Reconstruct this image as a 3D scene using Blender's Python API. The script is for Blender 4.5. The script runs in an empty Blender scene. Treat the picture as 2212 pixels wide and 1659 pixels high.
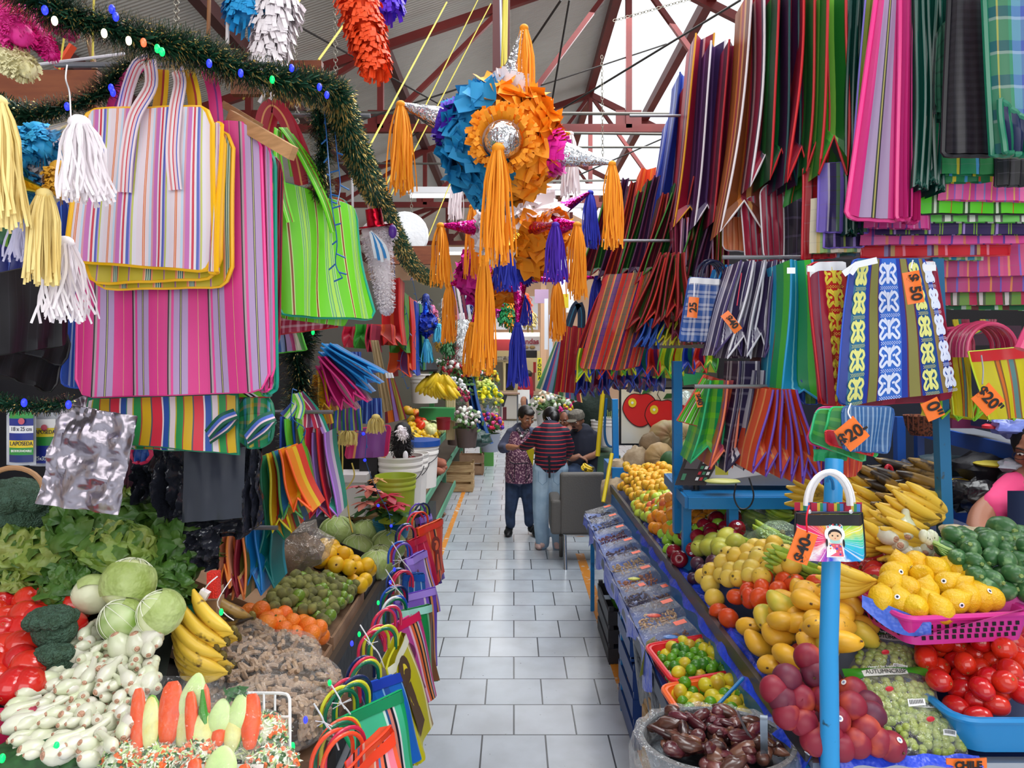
import bpy,math,random
import numpy as np
from mathutils import Vector,Matrix,Euler,noise
R=random.Random(7)
U=R.uniform
from math import sin,cos
sc=bpy.context.scene
C=sc.collection
V=Vector
PI=math.pi
# ---- camera: 2.0 m above the aisle floor, level, looking along +Y
F=1560.0
cam_d=bpy.data.cameras.new('camera');cam=bpy.data.objects.new('camera',cam_d);C.objects.link(cam)
cam_d.lens=F/2212*36;cam_d.sensor_width=36;cam_d.shift_y=-57.5/2212;cam_d.shift_x=-4/2212
cam_d.clip_start=0.05;cam_d.clip_end=200
cam.location=(0,0,2.0);cam.rotation_euler=(PI/2,0,0)
sc.camera=cam
sc.view_settings.view_transform='Standard';sc.view_settings.look='None'
sc.view_settings.gamma=1;sc.view_settings.exposure=-0.15;sc.view_settings.use_curve_mapping=False
# ---- daylight; area lamps added for general soft ambient
w=bpy.data.worlds.new('sky');sc.world=w;w.use_nodes=True
w.node_tree.nodes['Background'].inputs[0].default_value=(0.92,0.96,1.0,1)
w.node_tree.nodes['Background'].inputs[1].default_value=0.62
def area(name,loc,rot,sx,sy,power,col=(1,1,1)):
 l=bpy.data.lights.new(name,'AREA');l.shape='RECTANGLE';l.size=sx;l.size_y=sy;l.energy=power;l.color=col
 o=bpy.data.objects.new(name,l);C.objects.link(o);o.location=loc;o.rotation_euler=rot
 return o
sun_d=bpy.data.lights.new('sun','SUN');sun_d.energy=3.2;sun_d.angle=0.3
sun=bpy.data.objects.new('sun',sun_d);C.objects.link(sun);sun.rotation_euler=(math.radians(12),math.radians(38),0)
area('front_fill',(0.2,-2.6,3.4),(math.radians(72),0,0),6,3.2,165,(1,0.98,0.96))  # added fill lamp behind the camera, lights the near bags softly
area('skylight_daylight',(1.6,7.5,6.2),(0,math.radians(8),0),2.6,12,560,(0.95,0.98,1))
area('skylight_daylight_far',(0.2,16.5,4.3),(0,0,0),3.5,8,210,(0.97,0.99,1))
area('aisle_fill',(0.3,3.4,5.6),(math.radians(-8),0,0),4.5,3.0,120,(0.98,0.99,1))  # added fill lamp hung under the closed roof
# ---------------- helpers
def P(px,py,Y):
 return V(((px-1110)*Y/F,Y,2.0-(py-772)*Y/F))
def proj(p):
 return 1110+p[0]*F/p[1],772+(2.0-p[2])*F/p[1]
def lin(h):
 h=h.lstrip('#');r=[]
 for i in(0,2,4):
  c=int(h[i:i+2],16)/255
  r.append(c/12.92 if c<=0.04045 else((c+0.055)/1.055)**2.4)
 return(r[0],r[1],r[2],1)
MC={}
def _new(name):
 m=bpy.data.materials.new(name);m.use_nodes=True
 return m,m.node_tree.nodes,m.node_tree.links,m.node_tree.nodes['Principled BSDF']
def M(hexc,rough=0.5,metal=0.0,emit=0.0,h2=None,sc_=8.0,thr=0.5,soft=0.15,bump=0.0,bsc=40.0,coat=0.0,alpha=1.0,sss=0.0,trans=0.0,uv=False,stretch=None,both=False):
 """plain or two-tone noise material, cached"""
 key=(hexc,rough,metal,emit,h2,sc_,thr,soft,bump,bsc,coat,alpha,sss,trans,uv,stretch)
 if key in MC:return MC[key]
 m,n,l,b=_new('m_'+hexc.lstrip('#')+'_%d'%len(MC))
 b.inputs['Base Color'].default_value=lin(hexc);b.inputs['Roughness'].default_value=rough;b.inputs['Metallic'].default_value=metal
 if coat:b.inputs['Coat Weight'].default_value=coat;b.inputs['Coat Roughness'].default_value=0.15
 if trans:b.inputs['Transmission Weight'].default_value=trans
 if alpha<1:b.inputs['Alpha'].default_value=alpha
 if sss:
  b.inputs['Subsurface Weight'].default_value=sss;b.inputs['Subsurface Radius'].default_value=(0.02,0.01,0.01);b.inputs['Subsurface Scale'].default_value=0.3
 if emit:
  b.inputs['Emission Color'].default_value=lin(hexc);b.inputs['Emission Strength'].default_value=emit
 co=None
 if h2 or bump:
  tc=n.new('ShaderNodeTexCoord');co=tc.outputs['UV' if uv else 'Object']
  if stretch:
   mp=n.new('ShaderNodeMapping');mp.inputs['Scale'].default_value=stretch;l.new(co,mp.inputs[0]);co=mp.outputs[0]
 if h2:
  oi=n.new('ShaderNodeObjectInfo');ad=n.new('ShaderNodeVectorMath');ad.operation='ADD'
  ml=n.new('ShaderNodeMath');ml.operation='MULTIPLY';ml.inputs[1].default_value=37.0
  l.new(oi.outputs['Random'],ml.inputs[0]);l.new(co,ad.inputs[0]);l.new(ml.outputs[0],ad.inputs[1])
  nz=n.new('ShaderNodeTexNoise');nz.inputs['Scale'].default_value=sc_;nz.inputs['Detail'].default_value=3
  l.new(ad.outputs[0],nz.inputs['Vector'])
  rp=n.new('ShaderNodeValToRGB');rp.color_ramp.elements[0].position=max(0,thr-soft);rp.color_ramp.elements[1].position=min(1,thr+soft)
  rp.color_ramp.elements[0].color=lin(hexc);rp.color_ramp.elements[1].color=lin(h2)
  l.new(nz.outputs['Fac'],rp.inputs[0]);l.new(rp.outputs[0],b.inputs['Base Color'])
  if emit:l.new(rp.outputs[0],b.inputs['Emission Color'])
 if bump:
  nb=n.new('ShaderNodeTexNoise');nb.inputs['Scale'].default_value=bsc;nb.inputs['Detail'].default_value=2;l.new(co,nb.inputs['Vector'])
  bp=n.new('ShaderNodeBump');bp.inputs['Strength'].default_value=bump;bp.inputs['Distance'].default_value=0.02
  l.new(nb.outputs['Fac'],bp.inputs['Height']);l.new(bp.outputs[0],b.inputs['Normal'])
 MC[key]=m
 return m
def film(hexc='ffffff',a=0.18,rough=0.08):
 """thin clear plastic: mostly see-through with a glossy coat"""
 key=('film',hexc,a,rough)
 if key in MC:return MC[key]
 m,n,l,b=_new('clear_plastic_%d'%len(MC))
 tr=n.new('ShaderNodeBsdfTransparent');gl=n.new('ShaderNodeBsdfGlossy');gl.inputs['Roughness'].default_value=rough
 gl.inputs['Color'].default_value=lin(hexc)
 df=n.new('ShaderNodeBsdfDiffuse');df.inputs['Color'].default_value=lin(hexc)
 nz=n.new('ShaderNodeTexNoise');nz.inputs['Scale'].default_value=22;nz.inputs['Detail'].default_value=3
 tc=n.new('ShaderNodeTexCoord');l.new(tc.outputs['Object'],nz.inputs['Vector'])
 bp=n.new('ShaderNodeBump');bp.inputs['Strength'].default_value=1.0;bp.inputs['Distance'].default_value=0.05
 l.new(nz.outputs['Fac'],bp.inputs['Height']);l.new(bp.outputs[0],gl.inputs['Normal'])
 m1=n.new('ShaderNodeMixShader');m1.inputs[0].default_value=0.45;l.new(gl.outputs[0],m1.inputs[1]);l.new(df.outputs[0],m1.inputs[2])
 fr=n.new('ShaderNodeLayerWeight');fr.inputs[0].default_value=0.25;l.new(bp.outputs[0],fr.inputs['Normal'])
 mm=n.new('ShaderNodeMath');mm.operation='MULTIPLY_ADD';mm.inputs[1].default_value=0.32;mm.inputs[2].default_value=a;mm.use_clamp=True
 l.new(fr.outputs['Facing'],mm.inputs[0])
 m2=n.new('ShaderNodeMixShader');l.new(mm.outputs[0],m2.inputs[0]);l.new(tr.outputs[0],m2.inputs[1]);l.new(m1.outputs[0],m2.inputs[2])
 l.new(m2.outputs[0],n['Material Output'].inputs['Surface'])
 MC[key]=m
 return m
def _ramp(n,l,src,spec,rep):
 tot=sum(s[0]for s in spec)
 mu=n.new('ShaderNodeMath');mu.operation='MULTIPLY';mu.inputs[1].default_value=rep;l.new(src,mu.inputs[0])
 fr=n.new('ShaderNodeMath');fr.operation='FRACT';l.new(mu.outputs[0],fr.inputs[0])
 rp=n.new('ShaderNodeValToRGB');cr=rp.color_ramp;cr.interpolation='CONSTANT'
 acc=0.0
 for i,(wd,h)in enumerate(spec[:32]):
  e=cr.elements[0]if i==0 else(cr.elements[1]if i==1 else cr.elements.new(min(acc/tot,0.9999)))
  e.position=min(acc/tot,0.9999);e.color=lin(h);acc+=wd
 if len(spec)==1:cr.elements[1].color=lin(spec[0][1])
 l.new(fr.outputs[0],rp.inputs[0])
 return rp.outputs[0]
def _parse(s):
 out=[]
 for t in s.split():
  a,b=t.split(':');out.append((float(a),b))
 return out
def ST(spec,rep=1.0,chk=None,crep=4.0,fac=0.45,rough=0.42,weave=True,trl=0.18):
 """woven plastic-mesh cloth: stripes along U, optional check bands along V"""
 key=('st',spec,rep,chk,crep,fac,rough,trl)
 if key in MC:return MC[key]
 m,n,l,b=_new('woven_stripes_%d'%len(MC))
 b.inputs['Roughness'].default_value=rough
 tc=n.new('ShaderNodeTexCoord');sp=n.new('ShaderNodeSeparateXYZ');l.new(tc.outputs['UV'],sp.inputs[0])
 c=_ramp(n,l,sp.outputs[0],_parse(spec),rep)
 if chk:
  c2=_ramp(n,l,sp.outputs[1],_parse(chk),crep)
  mx=n.new('ShaderNodeMix');mx.data_type='RGBA';mx.inputs[0].default_value=fac
  l.new(c,mx.inputs[6]);l.new(c2,mx.inputs[7]);c=mx.outputs[2]
 l.new(c,b.inputs['Base Color'])
 vo=n.new('ShaderNodeTexChecker');vo.inputs['Scale'].default_value=150;l.new(tc.outputs['UV'],vo.inputs['Vector'])
 nz=n.new('ShaderNodeTexNoise');nz.inputs['Scale'].default_value=9;l.new(tc.outputs['Object'],nz.inputs['Vector'])
 bp=n.new('ShaderNodeBump');bp.inputs['Strength'].default_value=0.25;bp.inputs['Distance'].default_value=0.01;l.new(nz.outputs['Fac'],bp.inputs['Height'])
 b2=n.new('ShaderNodeBump');b2.inputs['Strength'].default_value=0.12;b2.inputs['Distance'].default_value=0.001
 l.new(vo.outputs['Fac'],b2.inputs['Height']);l.new(bp.outputs[0],b2.inputs['Normal']);l.new(b2.outputs[0],b.inputs['Normal'])
 if trl:
  td=n.new('ShaderNodeBsdfTranslucent');l.new(c,td.inputs[0]);mi=n.new('ShaderNodeMixShader');mi.inputs[0].default_value=trl
  l.new(b.outputs[0],mi.inputs[1]);l.new(td.outputs[0],mi.inputs[2]);l.new(mi.outputs[0],n['Material Output'].inputs['Surface'])
 MC[key]=m
 return m
def foil(hexc,rough=0.18,bs=60,bst=0.5,h2=None):
 key=('foil',hexc,rough,bs,h2)
 if key not in MC:MC[key]=M(hexc,rough,0.95,bump=bst,bsc=bs,h2=h2,sc_=40,thr=0.62,soft=0.03)
 return MC[key]
class MB:
 def __init__(s):s.v=[];s.f=[];s.m=[];s.u=[]
 def add(s,vs,fs,mi=0,uvs=None):
  o=len(s.v);s.v.extend([tuple(x)for x in vs])
  for k,f in enumerate(fs):
   s.f.append([i+o for i in f]);s.m.append(mi)
   s.u.append([uvs[i]for i in f]if uvs else[(0,0)]*len(f))
  return s
 def box(s,c,d,mi=0,rot=None,taper=1.0):
  c=V(c);x,y,z=d[0]/2,d[1]/2,d[2]/2
  vs=[]
  for(a,b_,c_)in((-1,-1,-1),(1,-1,-1),(1,1,-1),(-1,1,-1),(-1,-1,1),(1,-1,1),(1,1,1),(-1,1,1)):
   k=taper if c_<0 else 1
   p=V((a*x*k,b_*y*k,c_*z))
   if rot is not None:p=rot@p
   vs.append(p+c)
  uv=[(0,0),(1,0),(1,1),(0,1),(0,0),(1,0),(1,1),(0,1)]
  return s.add(vs,[(0,3,2,1),(4,5,6,7),(0,1,5,4),(1,2,6,5),(2,3,7,6),(3,0,4,7)],mi,uv)
 def beam(s,a,b,w_,h_,mi=0):
  a=V(a);b=V(b);d=b-a;q=d.to_track_quat('Z','Y').to_matrix()
  return s.box((a+b)/2,(w_,h_,d.length),mi,q)
 def tube(s,pts,r,n=8,mi=0,cap=True,flat=None):
  pts=[V(p)for p in pts];k=len(pts)
  rs=r if isinstance(r,(list,tuple))else[r]*k
  vs=[];uv=[];prev=None
  for i,p in enumerate(pts):
   t=(pts[min(i+1,k-1)]-pts[max(i-1,0)])
   if t.length<1e-9:t=V((0,0,1))
   t.normalize()
   if prev is None:
    a=V((0,0,1))if abs(t.z)<0.9 else V((1,0,0));nx=t.cross(a).normalized()
   else:
    nx=(prev-t*prev.dot(t));nx=nx.normalized()if nx.length>1e-6 else t.orthogonal().normalized()
   prev=nx;ny=t.cross(nx)
   for j in range(n):
    an=2*PI*j/n
    rr=rs[i];fl=flat if flat else 1.0
    vs.append(p+nx*cos(an)*rr+ny*sin(an)*rr*fl);uv.append((j/n,i/max(1,k-1)))
  fs=[]
  for i in range(k-1):
   for j in range(n):
    a=i*n+j;b_=i*n+(j+1)%n
    fs.append((a,b_,b_+n,a+n))
  if cap:
   fs.append(tuple(range(n-1,-1,-1)));fs.append(tuple(range((k-1)*n,k*n)))
  return s.add(vs,fs,mi,uv)
 def lathe(s,prof,n=20,c=(0,0,0),mi=0,mat=None,sq=1.0,fn=None):
  c=V(c);vs=[];uv=[];K=len(prof)
  for i,(r,z)in enumerate(prof):
   for j in range(n):
    a=2*PI*j/n;p=V((r*cos(a),r*sin(a)*sq,z))
    if fn:p=fn(p,a,i/(K-1))
    if mat is not None:p=mat@p
    vs.append(p+c);uv.append((j/n,i/(K-1)))
  fs=[(i*n+j,i*n+(j+1)%n,(i+1)*n+(j+1)%n,(i+1)*n+j)for i in range(K-1)for j in range(n)]
  if prof[0][0]>1e-5:fs.append(tuple(range(n-1,-1,-1)))
  if prof[-1][0]>1e-5:fs.append(tuple(range((K-1)*n,K*n)))
  return s.add(vs,fs,mi,uv)
 def grid(s,fn,nu,nv,mi=0,uvf=None):
  vs=[];uv=[]
  for i in range(nv+1):
   for j in range(nu+1):
    u=j/nu;v_=i/nv;vs.append(fn(u,v_));uv.append(uvf(u,v_)if uvf else(u,v_))
  fs=[(i*(nu+1)+j,i*(nu+1)+j+1,(i+1)*(nu+1)+j+1,(i+1)*(nu+1)+j)for i in range(nv)for j in range(nu)]
  return s.add(vs,fs,mi,uv)
 def ribbon(s,pts,w_,mi=0,side=None,ws=None):
  pts=[V(p)for p in pts];vs=[];uv=[];k=len(pts)
  for i,p in enumerate(pts):
   t=(pts[min(i+1,k-1)]-pts[max(i-1,0)]).normalized()
   sd=side if side is not None else V((0,-1,0))
   d=t.cross(sd)
   d=d.normalized()if d.length>1e-4 else V((1,0,0))
   ww=(ws[i]if ws else w_)/2
   vs+=[p-d*ww,p+d*ww];uv+=[(0,i/(k-1)),(1,i/(k-1))]
  return s.add(vs,[(2*i,2*i+1,2*i+3,2*i+2)for i in range(k-1)],mi,uv)
 def ell(s,c,r,n=14,k=8,mi=0,rot=None,fn=None):
  prof=[(sin(PI*i/k),-cos(PI*i/k))for i in range(k+1)]
  prof[0]=(0,-1);prof[-1]=(0,1)
  rr=V(r)if not isinstance(r,(int,float))else V((r,r,r))
  def g(p,a,t):
   q=V((p.x*rr.x,p.y*rr.y,p.z*rr.z))
   if fn:q=fn(q)
   return rot@q if rot is not None else q
  return s.lathe(prof,n,c,mi,fn=g)
 def bd(s,name,mats,parent=None,smooth=True,loc=None,label=None,cat=None,group=None,kind=None,solid=0.0,sub=0):
  if not isinstance(mats,(list,tuple)):mats=[mats]
  me=bpy.data.meshes.new(name)
  arr=s.v
  if parent is not None:o0=wl(parent)
  elif loc is not None:o0=V(loc)
  elif kind=='structure':o0=V((0,0,0))
  else:
   a=np.array(arr);mn=a.min(0);mx=a.max(0);o0=V(((mn[0]+mx[0])/2,(mn[1]+mx[1])/2,mn[2]))
  a=np.array(arr,dtype=np.float64)-np.array(o0)
  me.from_pydata(a.tolist(),[],s.f)
  for m_ in mats:me.materials.append(m_)
  me.polygons.foreach_set('material_index',s.m)
  if smooth:me.polygons.foreach_set('use_smooth',[True]*len(s.f))
  ul=me.uv_layers.new(name='UVMap')
  ul.data.foreach_set('uv',[c_ for f in s.u for p in f for c_ in p])
  me.update()
  if smooth:
   try:me.set_sharp_from_angle(angle=math.radians(42))
   except Exception:pass
  o=bpy.data.objects.new(name,me);C.objects.link(o)
  if parent is not None:o.parent=parent
  else:o.location=o0
  if solid:
   md=o.modifiers.new('thick','SOLIDIFY');md.thickness=solid;md.offset=0
  if sub:
   md=o.modifiers.new('sub','SUBSURF');md.levels=sub;md.render_levels=sub
  tag(o,label,cat,group,kind)
  return o
def wl(o):
 p=V(o.location)
 while o.parent:o=o.parent;p+=V(o.location)
 return p
def tag(o,label=None,cat=None,group=None,kind=None):
 if label:o['label']=label
 if cat:o['category']=cat
 if group:o['group']=group
 if kind:o['kind']=kind
 return o
def T(name,label,cat,loc=(0,0,0),group=None):
 o=bpy.data.objects.new(name,None);C.objects.link(o);o.location=loc;o.empty_display_size=0.05
 return tag(o,label,cat,group)
KIDS={}
def dup(root,loc,rot=None,scale=None,label=None,group=None):
 """a copy of a thing with copies of its parts and sub-parts"""
 if root.name not in KIDS:KIDS[root.name]=[(c,[(g)for g in c.children])for c in root.children]
 r=root.copy();C.objects.link(r);r.location=loc
 if rot is not None:
  if isinstance(rot,Matrix):r.rotation_euler=rot.to_euler()
  else:r.rotation_euler=rot
 if scale is not None:r.scale=(scale,)*3 if isinstance(scale,(int,float))else scale
 if label:r['label']=label
 if group:r['group']=group
 for c,gs in KIDS[root.name]:
  k=c.copy();C.objects.link(k);k.parent=r
  for g in gs:
   q=g.copy();C.objects.link(q);q.parent=k
 return r
def kill(root):
 for c in list(root.children_recursive):bpy.data.objects.remove(c,do_unlink=True)
 bpy.data.objects.remove(root,do_unlink=True)
def text(body,size,mat,parent,loc,rot,name='lettering',ext=0.0006,align='CENTER',off=0.0,sx=1.0):
 cu=bpy.data.curves.new(name,'FONT');cu.body=body;cu.size=size;cu.extrude=ext;cu.align_x=align;cu.align_y='CENTER';cu.offset=off
 t_=bpy.data.objects.new(name+'_curve',cu);C.objects.link(t_)
 me=bpy.data.meshes.new_from_object(t_);bpy.data.objects.remove(t_,do_unlink=True);bpy.data.curves.remove(cu)
 me.materials.clear();me.materials.append(mat);o=bpy.data.objects.new(name,me);C.objects.link(o)
 o.parent=parent;o.location=V(loc)-(wl(parent)if parent else V());o.rotation_euler=rot;o.scale=(sx,1,1)
 return o
def inpoly(x,y,poly):
 r=False;j=len(poly)-1
 for i in range(len(poly)):
  xi,yi=poly[i];xj,yj=poly[j]
  if(yi>y)!=(yj>y)and x<(xj-xi)*(y-yi)/(yj-yi)+xi:r=not r
  j=i
 return r
def smp(pts,n=8):
 pts=[V(p)for p in pts];out=[]
 for i in range(len(pts)-1):
  p0=pts[max(i-1,0)];p1=pts[i];p2=pts[i+1];p3=pts[min(i+2,len(pts)-1)]
  for k in range(n):
   t=k/n
   out.append(0.5*((2*p1)+(p2-p0)*t+(2*p0-5*p1+4*p2-p3)*t*t+(3*p1-p0-3*p2+p3)*t**3))
 out.append(pts[-1]);return out
def rrot():return Euler((U(0,6.28),U(0,6.28),U(0,6.28)))
def S(name,mb,mat,**k):return mb.bd(name,mat,smooth=k.pop('smooth',False),kind='structure',**k)
# ================= the hall
def floor_mat():
 m,n,l,b=_new('floor_tiles');b.inputs['Roughness'].default_value=0.22
 tc=n.new('ShaderNodeTexCoord');mp=n.new('ShaderNodeMapping');D=0.3326
 mp.inputs['Location'].default_value=(0.5*D,-3.827+100*D,0);l.new(tc.outputs['Object'],mp.inputs[0])
 br=n.new('ShaderNodeTexBrick');br.inputs['Scale'].default_value=1;br.inputs['Brick Width'].default_value=D;br.inputs['Row Height'].default_value=D
 br.inputs['Mortar Size'].default_value=0.0045;br.inputs['Mortar Smooth'].default_value=0.1
 br.inputs['Color1'].default_value=lin('b4bcc6');br.inputs['Color2'].default_value=lin('c2c8d0');br.inputs['Mortar'].default_value=lin('4a4d52')
 l.new(mp.outputs[0],br.inputs['Vector'])
 nz=n.new('ShaderNodeTexNoise');nz.inputs['Scale'].default_value=5;nz.inputs['Detail'].default_value=6;l.new(tc.outputs['Object'],nz.inputs[0])
 rp=n.new('ShaderNodeValToRGB');rp.color_ramp.elements[0].position=0.3;rp.color_ramp.elements[0].color=(0.72,0.70,0.68,1);rp.color_ramp.elements[1].position=0.6;rp.color_ramp.elements[1].color=(1,1,1,1)
 l.new(nz.outputs['Fac'],rp.inputs[0])
 n2=n.new('ShaderNodeTexNoise');n2.inputs['Scale'].default_value=38;n2.inputs['Detail'].default_value=2;l.new(tc.outputs['Object'],n2.inputs[0])
 r2=n.new('ShaderNodeValToRGB');r2.color_ramp.elements[0].position=0.22;r2.color_ramp.elements[0].color=(0.35,0.34,0.33,1);r2.color_ramp.elements[1].position=0.27;r2.color_ramp.elements[1].color=(1,1,1,1)
 l.new(n2.outputs['Fac'],r2.inputs[0])
 mx=n.new('ShaderNodeMix');mx.data_type='RGBA';mx.blend_type='MULTIPLY';mx.inputs[0].default_value=0.5
 l.new(br.outputs['Color'],mx.inputs[6]);l.new(rp.outputs[0],mx.inputs[7])
 m3=n.new('ShaderNodeMix');m3.data_type='RGBA';m3.blend_type='MULTIPLY';m3.inputs[0].default_value=1
 l.new(mx.outputs[2],m3.inputs[6]);l.new(r2.outputs[0],m3.inputs[7]);l.new(m3.outputs[2],b.inputs['Base Color'])
 bp=n.new('ShaderNodeBump');bp.inputs['Strength'].default_value=0.4;bp.inputs['Distance'].default_value=0.002;bp.invert=True
 l.new(br.outputs['Fac'],bp.inputs['Height']);l.new(bp.outputs[0],b.inputs['Normal'])
 return m
S('floor',MB().box((0,12,-0.05),(14,34,0.1)),floor_mat())
org=M('d8892a',0.6,h2='cfc6b8',sc_=14,thr=0.62,soft=0.05)
S('trim_1',MB().box((-0.745,8.2,0.002),(0.055,5.2,0.004)),org)
S('trim_2',MB().box((0.67,5.4,0.002),(0.085,3.9,0.004)),org)
wallm=M('e8c3a4',0.8,h2='dfb493',sc_=1.5)
S('wall_left',MB().box((-6.1,12,2.6),(0.2,26,5.2)),M('b9a898',0.9))
S('wall_right',MB().box((6.1,12,2.6),(0.2,26,5.2)),M('b9a898',0.9))
S('wall_far',MB().box((0,24.6,3.2),(12.4,0.2,7.6)),wallm)
def roofmat(c1,c2):
 m,n,l,b=_new('roof_sheet');b.inputs['Roughness'].default_value=0.6
 tc=n.new('ShaderNodeTexCoord');wv=n.new('ShaderNodeTexWave');wv.bands_direction='Y';wv.inputs['Scale'].default_value=6;wv.inputs['Distortion'].default_value=0
 l.new(tc.outputs['Object'],wv.inputs[0])
 bp=n.new('ShaderNodeBump');bp.inputs['Strength'].default_value=0.5;bp.inputs['Distance'].default_value=0.02;l.new(wv.outputs['Fac'],bp.inputs['Height']);l.new(bp.outputs[0],b.inputs['Normal'])
 nz=n.new('ShaderNodeTexNoise');nz.inputs['Scale'].default_value=0.8;nz.inputs['Detail'].default_value=5;l.new(tc.outputs['Object'],nz.inputs[0])
 rp=n.new('ShaderNodeValToRGB');rp.color_ramp.elements[0].position=0.35;rp.color_ramp.elements[1].position=0.65;rp.color_ramp.elements[0].color=lin(c1);rp.color_ramp.elements[1].color=lin(c2)
 l.new(nz.outputs['Fac'],rp.inputs[0]);l.new(rp.outputs[0],b.inputs['Base Color'])
 return m
def slab(x0,z0,x1,z1,y0,y1,t=0.06):
 mb=MB();vs=[(x0,y0,z0),(x1,y0,z1),(x1,y1,z1),(x0,y1,z0),(x0,y0,z0+t),(x1,y0,z1+t),(x1,y1,z1+t),(x0,y1,z0+t)]
 return mb.add(vs,[(0,3,2,1),(4,5,6,7),(0,1,5,4),(1,2,6,5),(2,3,7,6),(3,0,4,7)])
def zr(x):return 6.62+0.34*x if x<1.43 else 7.106-0.5*(x-1.43)
rl=roofmat('cfccc4','e0ded6')
S('ceiling',slab(-6.2,zr(-6.2),1.43,zr(1.43),-0.5,24.7),rl)
m,n,l,b=_new('translucent_sheet');tl=n.new('ShaderNodeBsdfTranslucent');tl.inputs[0].default_value=(0.93,0.96,0.97,1);tp=n.new('ShaderNodeBsdfTransparent')
mx=n.new('ShaderNodeMixShader');mx.inputs[0].default_value=0.25;l.new(tl.outputs[0],mx.inputs[1]);l.new(tp.outputs[0],mx.inputs[2]);l.new(mx.outputs[0],n['Material Output'].inputs[0])
S('window_1',MB().add([(1.43,-0.5,zr(1.43)+.02),(6.2,-0.5,zr(6.2)+.02),(6.2,24.7,zr(6.2)+.02),(1.43,24.7,zr(1.43)+.02)],[(0,3,2,1)]),m)
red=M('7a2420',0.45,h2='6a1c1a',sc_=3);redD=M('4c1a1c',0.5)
mb=MB()
k=0
for x in(-4.5,-3.05,-1.66,1.43,2.45,3.6):
 k+=1
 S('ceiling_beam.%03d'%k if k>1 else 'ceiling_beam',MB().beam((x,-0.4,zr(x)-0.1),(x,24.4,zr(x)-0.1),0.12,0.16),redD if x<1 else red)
def truss(Y,zc=4.85,big=1.0):
 mb=MB();b_=0.075*big
 mb.beam((-5.9,Y,zc),(5.9,Y,zc),b_,b_*1.3);
 mb.beam((-5.2,Y,zr(-5.2)-0.2),(1.43,Y,zr(1.43)-0.2),b_,b_*1.4);mb.beam((1.43,Y,zr(1.43)-0.2),(5.2,Y,zr(5.2)-0.2),b_,b_*1.4)
 xs=[-3.3,-1.66,-0.1,1.43,2.9]
 for i,x in enumerate(xs):
  mb.beam((x,Y,zc),(x,Y,zr(x)-0.2),b_,b_)
  mb.box((x,Y,zc+0.1),(0.32,0.02,0.26))
 for a,c in((-3.3,-1.66),(-1.66,-0.1),(-0.1,1.43)):
  mb.beam((a,Y,zc),(c,Y,zr(c)-0.2),b_*.8,b_*.8)
 mb.beam((2.9,Y,zc),(1.43,Y,zr(1.43)-0.2),b_*.8,b_*.8)
 mb.beam((4.3,Y,zc),(2.9,Y,zr(2.9)-0.2),b_*.8,b_*.8)
 return mb
for i,Y in enumerate((9.0,13.5,18.0)):
 S('ceiling_truss'+('' if i==0 else '.%03d'%i),truss(Y),red)
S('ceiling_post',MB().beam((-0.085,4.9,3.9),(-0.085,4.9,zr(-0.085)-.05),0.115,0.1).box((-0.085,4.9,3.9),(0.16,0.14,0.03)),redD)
pm=M('6d6a64',0.4,0.5)
for i,(x0,y0,x1,y1,Y,r_)in enumerate(((560,243,1450,246,8.7,.02),(700,352,1000,354,8.9,.013),(1180,287,1445,290,8.2,.015),(1250,318,1450,318,7.9,.012),(1150,392,1440,388,7.4,.012))):
 S('ceiling_pipe'+('' if i==0 else '.%03d'%i),MB().tube([P(x0,y0,Y),P(x1,y1,Y)],r_,8),pm,smooth=True)
cb=M('2a2422',0.6)
for i,(x0,y0,Y0,x1,y1,Y1)in enumerate(((615,40,6,985,245,8),(1190,250,7,1600,0,5.5),(1060,225,6.5,1212,0,5),(1000,240,9,1440,95,9),(880,300,9,1090,180,9),(1180,290,7,1230,0,6),(1200,400,9,1430,300,9),(700,285,7,1120,150,7.2))):
 S('ceiling_cable'+('' if i==0 else '.%03d'%i),MB().tube([P(x0,y0,Y0),P(x1,y1,Y1)],.009,6),cb)
 # ================= woven bags
ORD='first second third fourth fifth sixth seventh eighth ninth tenth eleventh twelfth thirteenth fourteenth fifteenth sixteenth'.split()
WH='3:efdfe6 .5:e8743b .4:f3c9b0 .5:e8743b 2:f0dfe4 1.3:c9dcf0 1:e39aa8 2.4:cf74bb 1:f0e4ea 1.2:d8384f 1.2:f2e8ec 1.4:5a68c0 .6:b99ae0 1:cfd36a 2:efe6ee'
YE='6:c9b518 .7:a06a9a .3:f2c070 6:c9b518 .8:f09060 .5:f0c8a0 .5:2c6f6a .4:dfe6c0 .5:2c6f6a .4:dfe6c0 .5:2c6f6a .8:f09060'
PK='4:e0398c .3:d8b878 4:e0398c 1.2:d83a86 .8:2c2430 .9:b8a0a8 1.2:e8489a 3:b79ac6 .35:2c2c30 .35:d8d090 .35:2c2c30 3:b79ac6 1:e0398c'
MU='2.5:f0e0e6 .6:c8b830 3:2c9a50 .5:c0463c 3.6:e0b418 .6:5a5a6a 4:e8304a .7:f4e6ea 2.5:2c58b0 .5:58a080'
GR='5:74d62a .4:d6f0a0 .9:9a4a2c .4:d6f0a0 5:7ade2e .3:c8f090 .25:1c8f80 .9:a6e070 .25:1c8f80 1.6:b8ea5a .25:1c8f80 .9:a6e070 .3:1c8f80 .4:c8f090'
GK='3:3a8a4a 1:7ab4e0 1:e6e04a 2:2c9a60 1:e0648a 1.5:2c8a70 .6:d8e6d0'
RD='3:b0203a .5:e8743b 1:5a2c6a .4:d8a040 2:c82a3a 1:3a2a50 .6:2c6f4a'
DR='2:7a1c3a .4:c0506a 1.4:4a2048 .3:b09098 2:8a1c34 1:3c2c50 .3:c8a0a0'
OR_='3:e0602c .4:f0b040 2:e8503a .5:6a3ca0 .5:e87a40'
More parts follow.
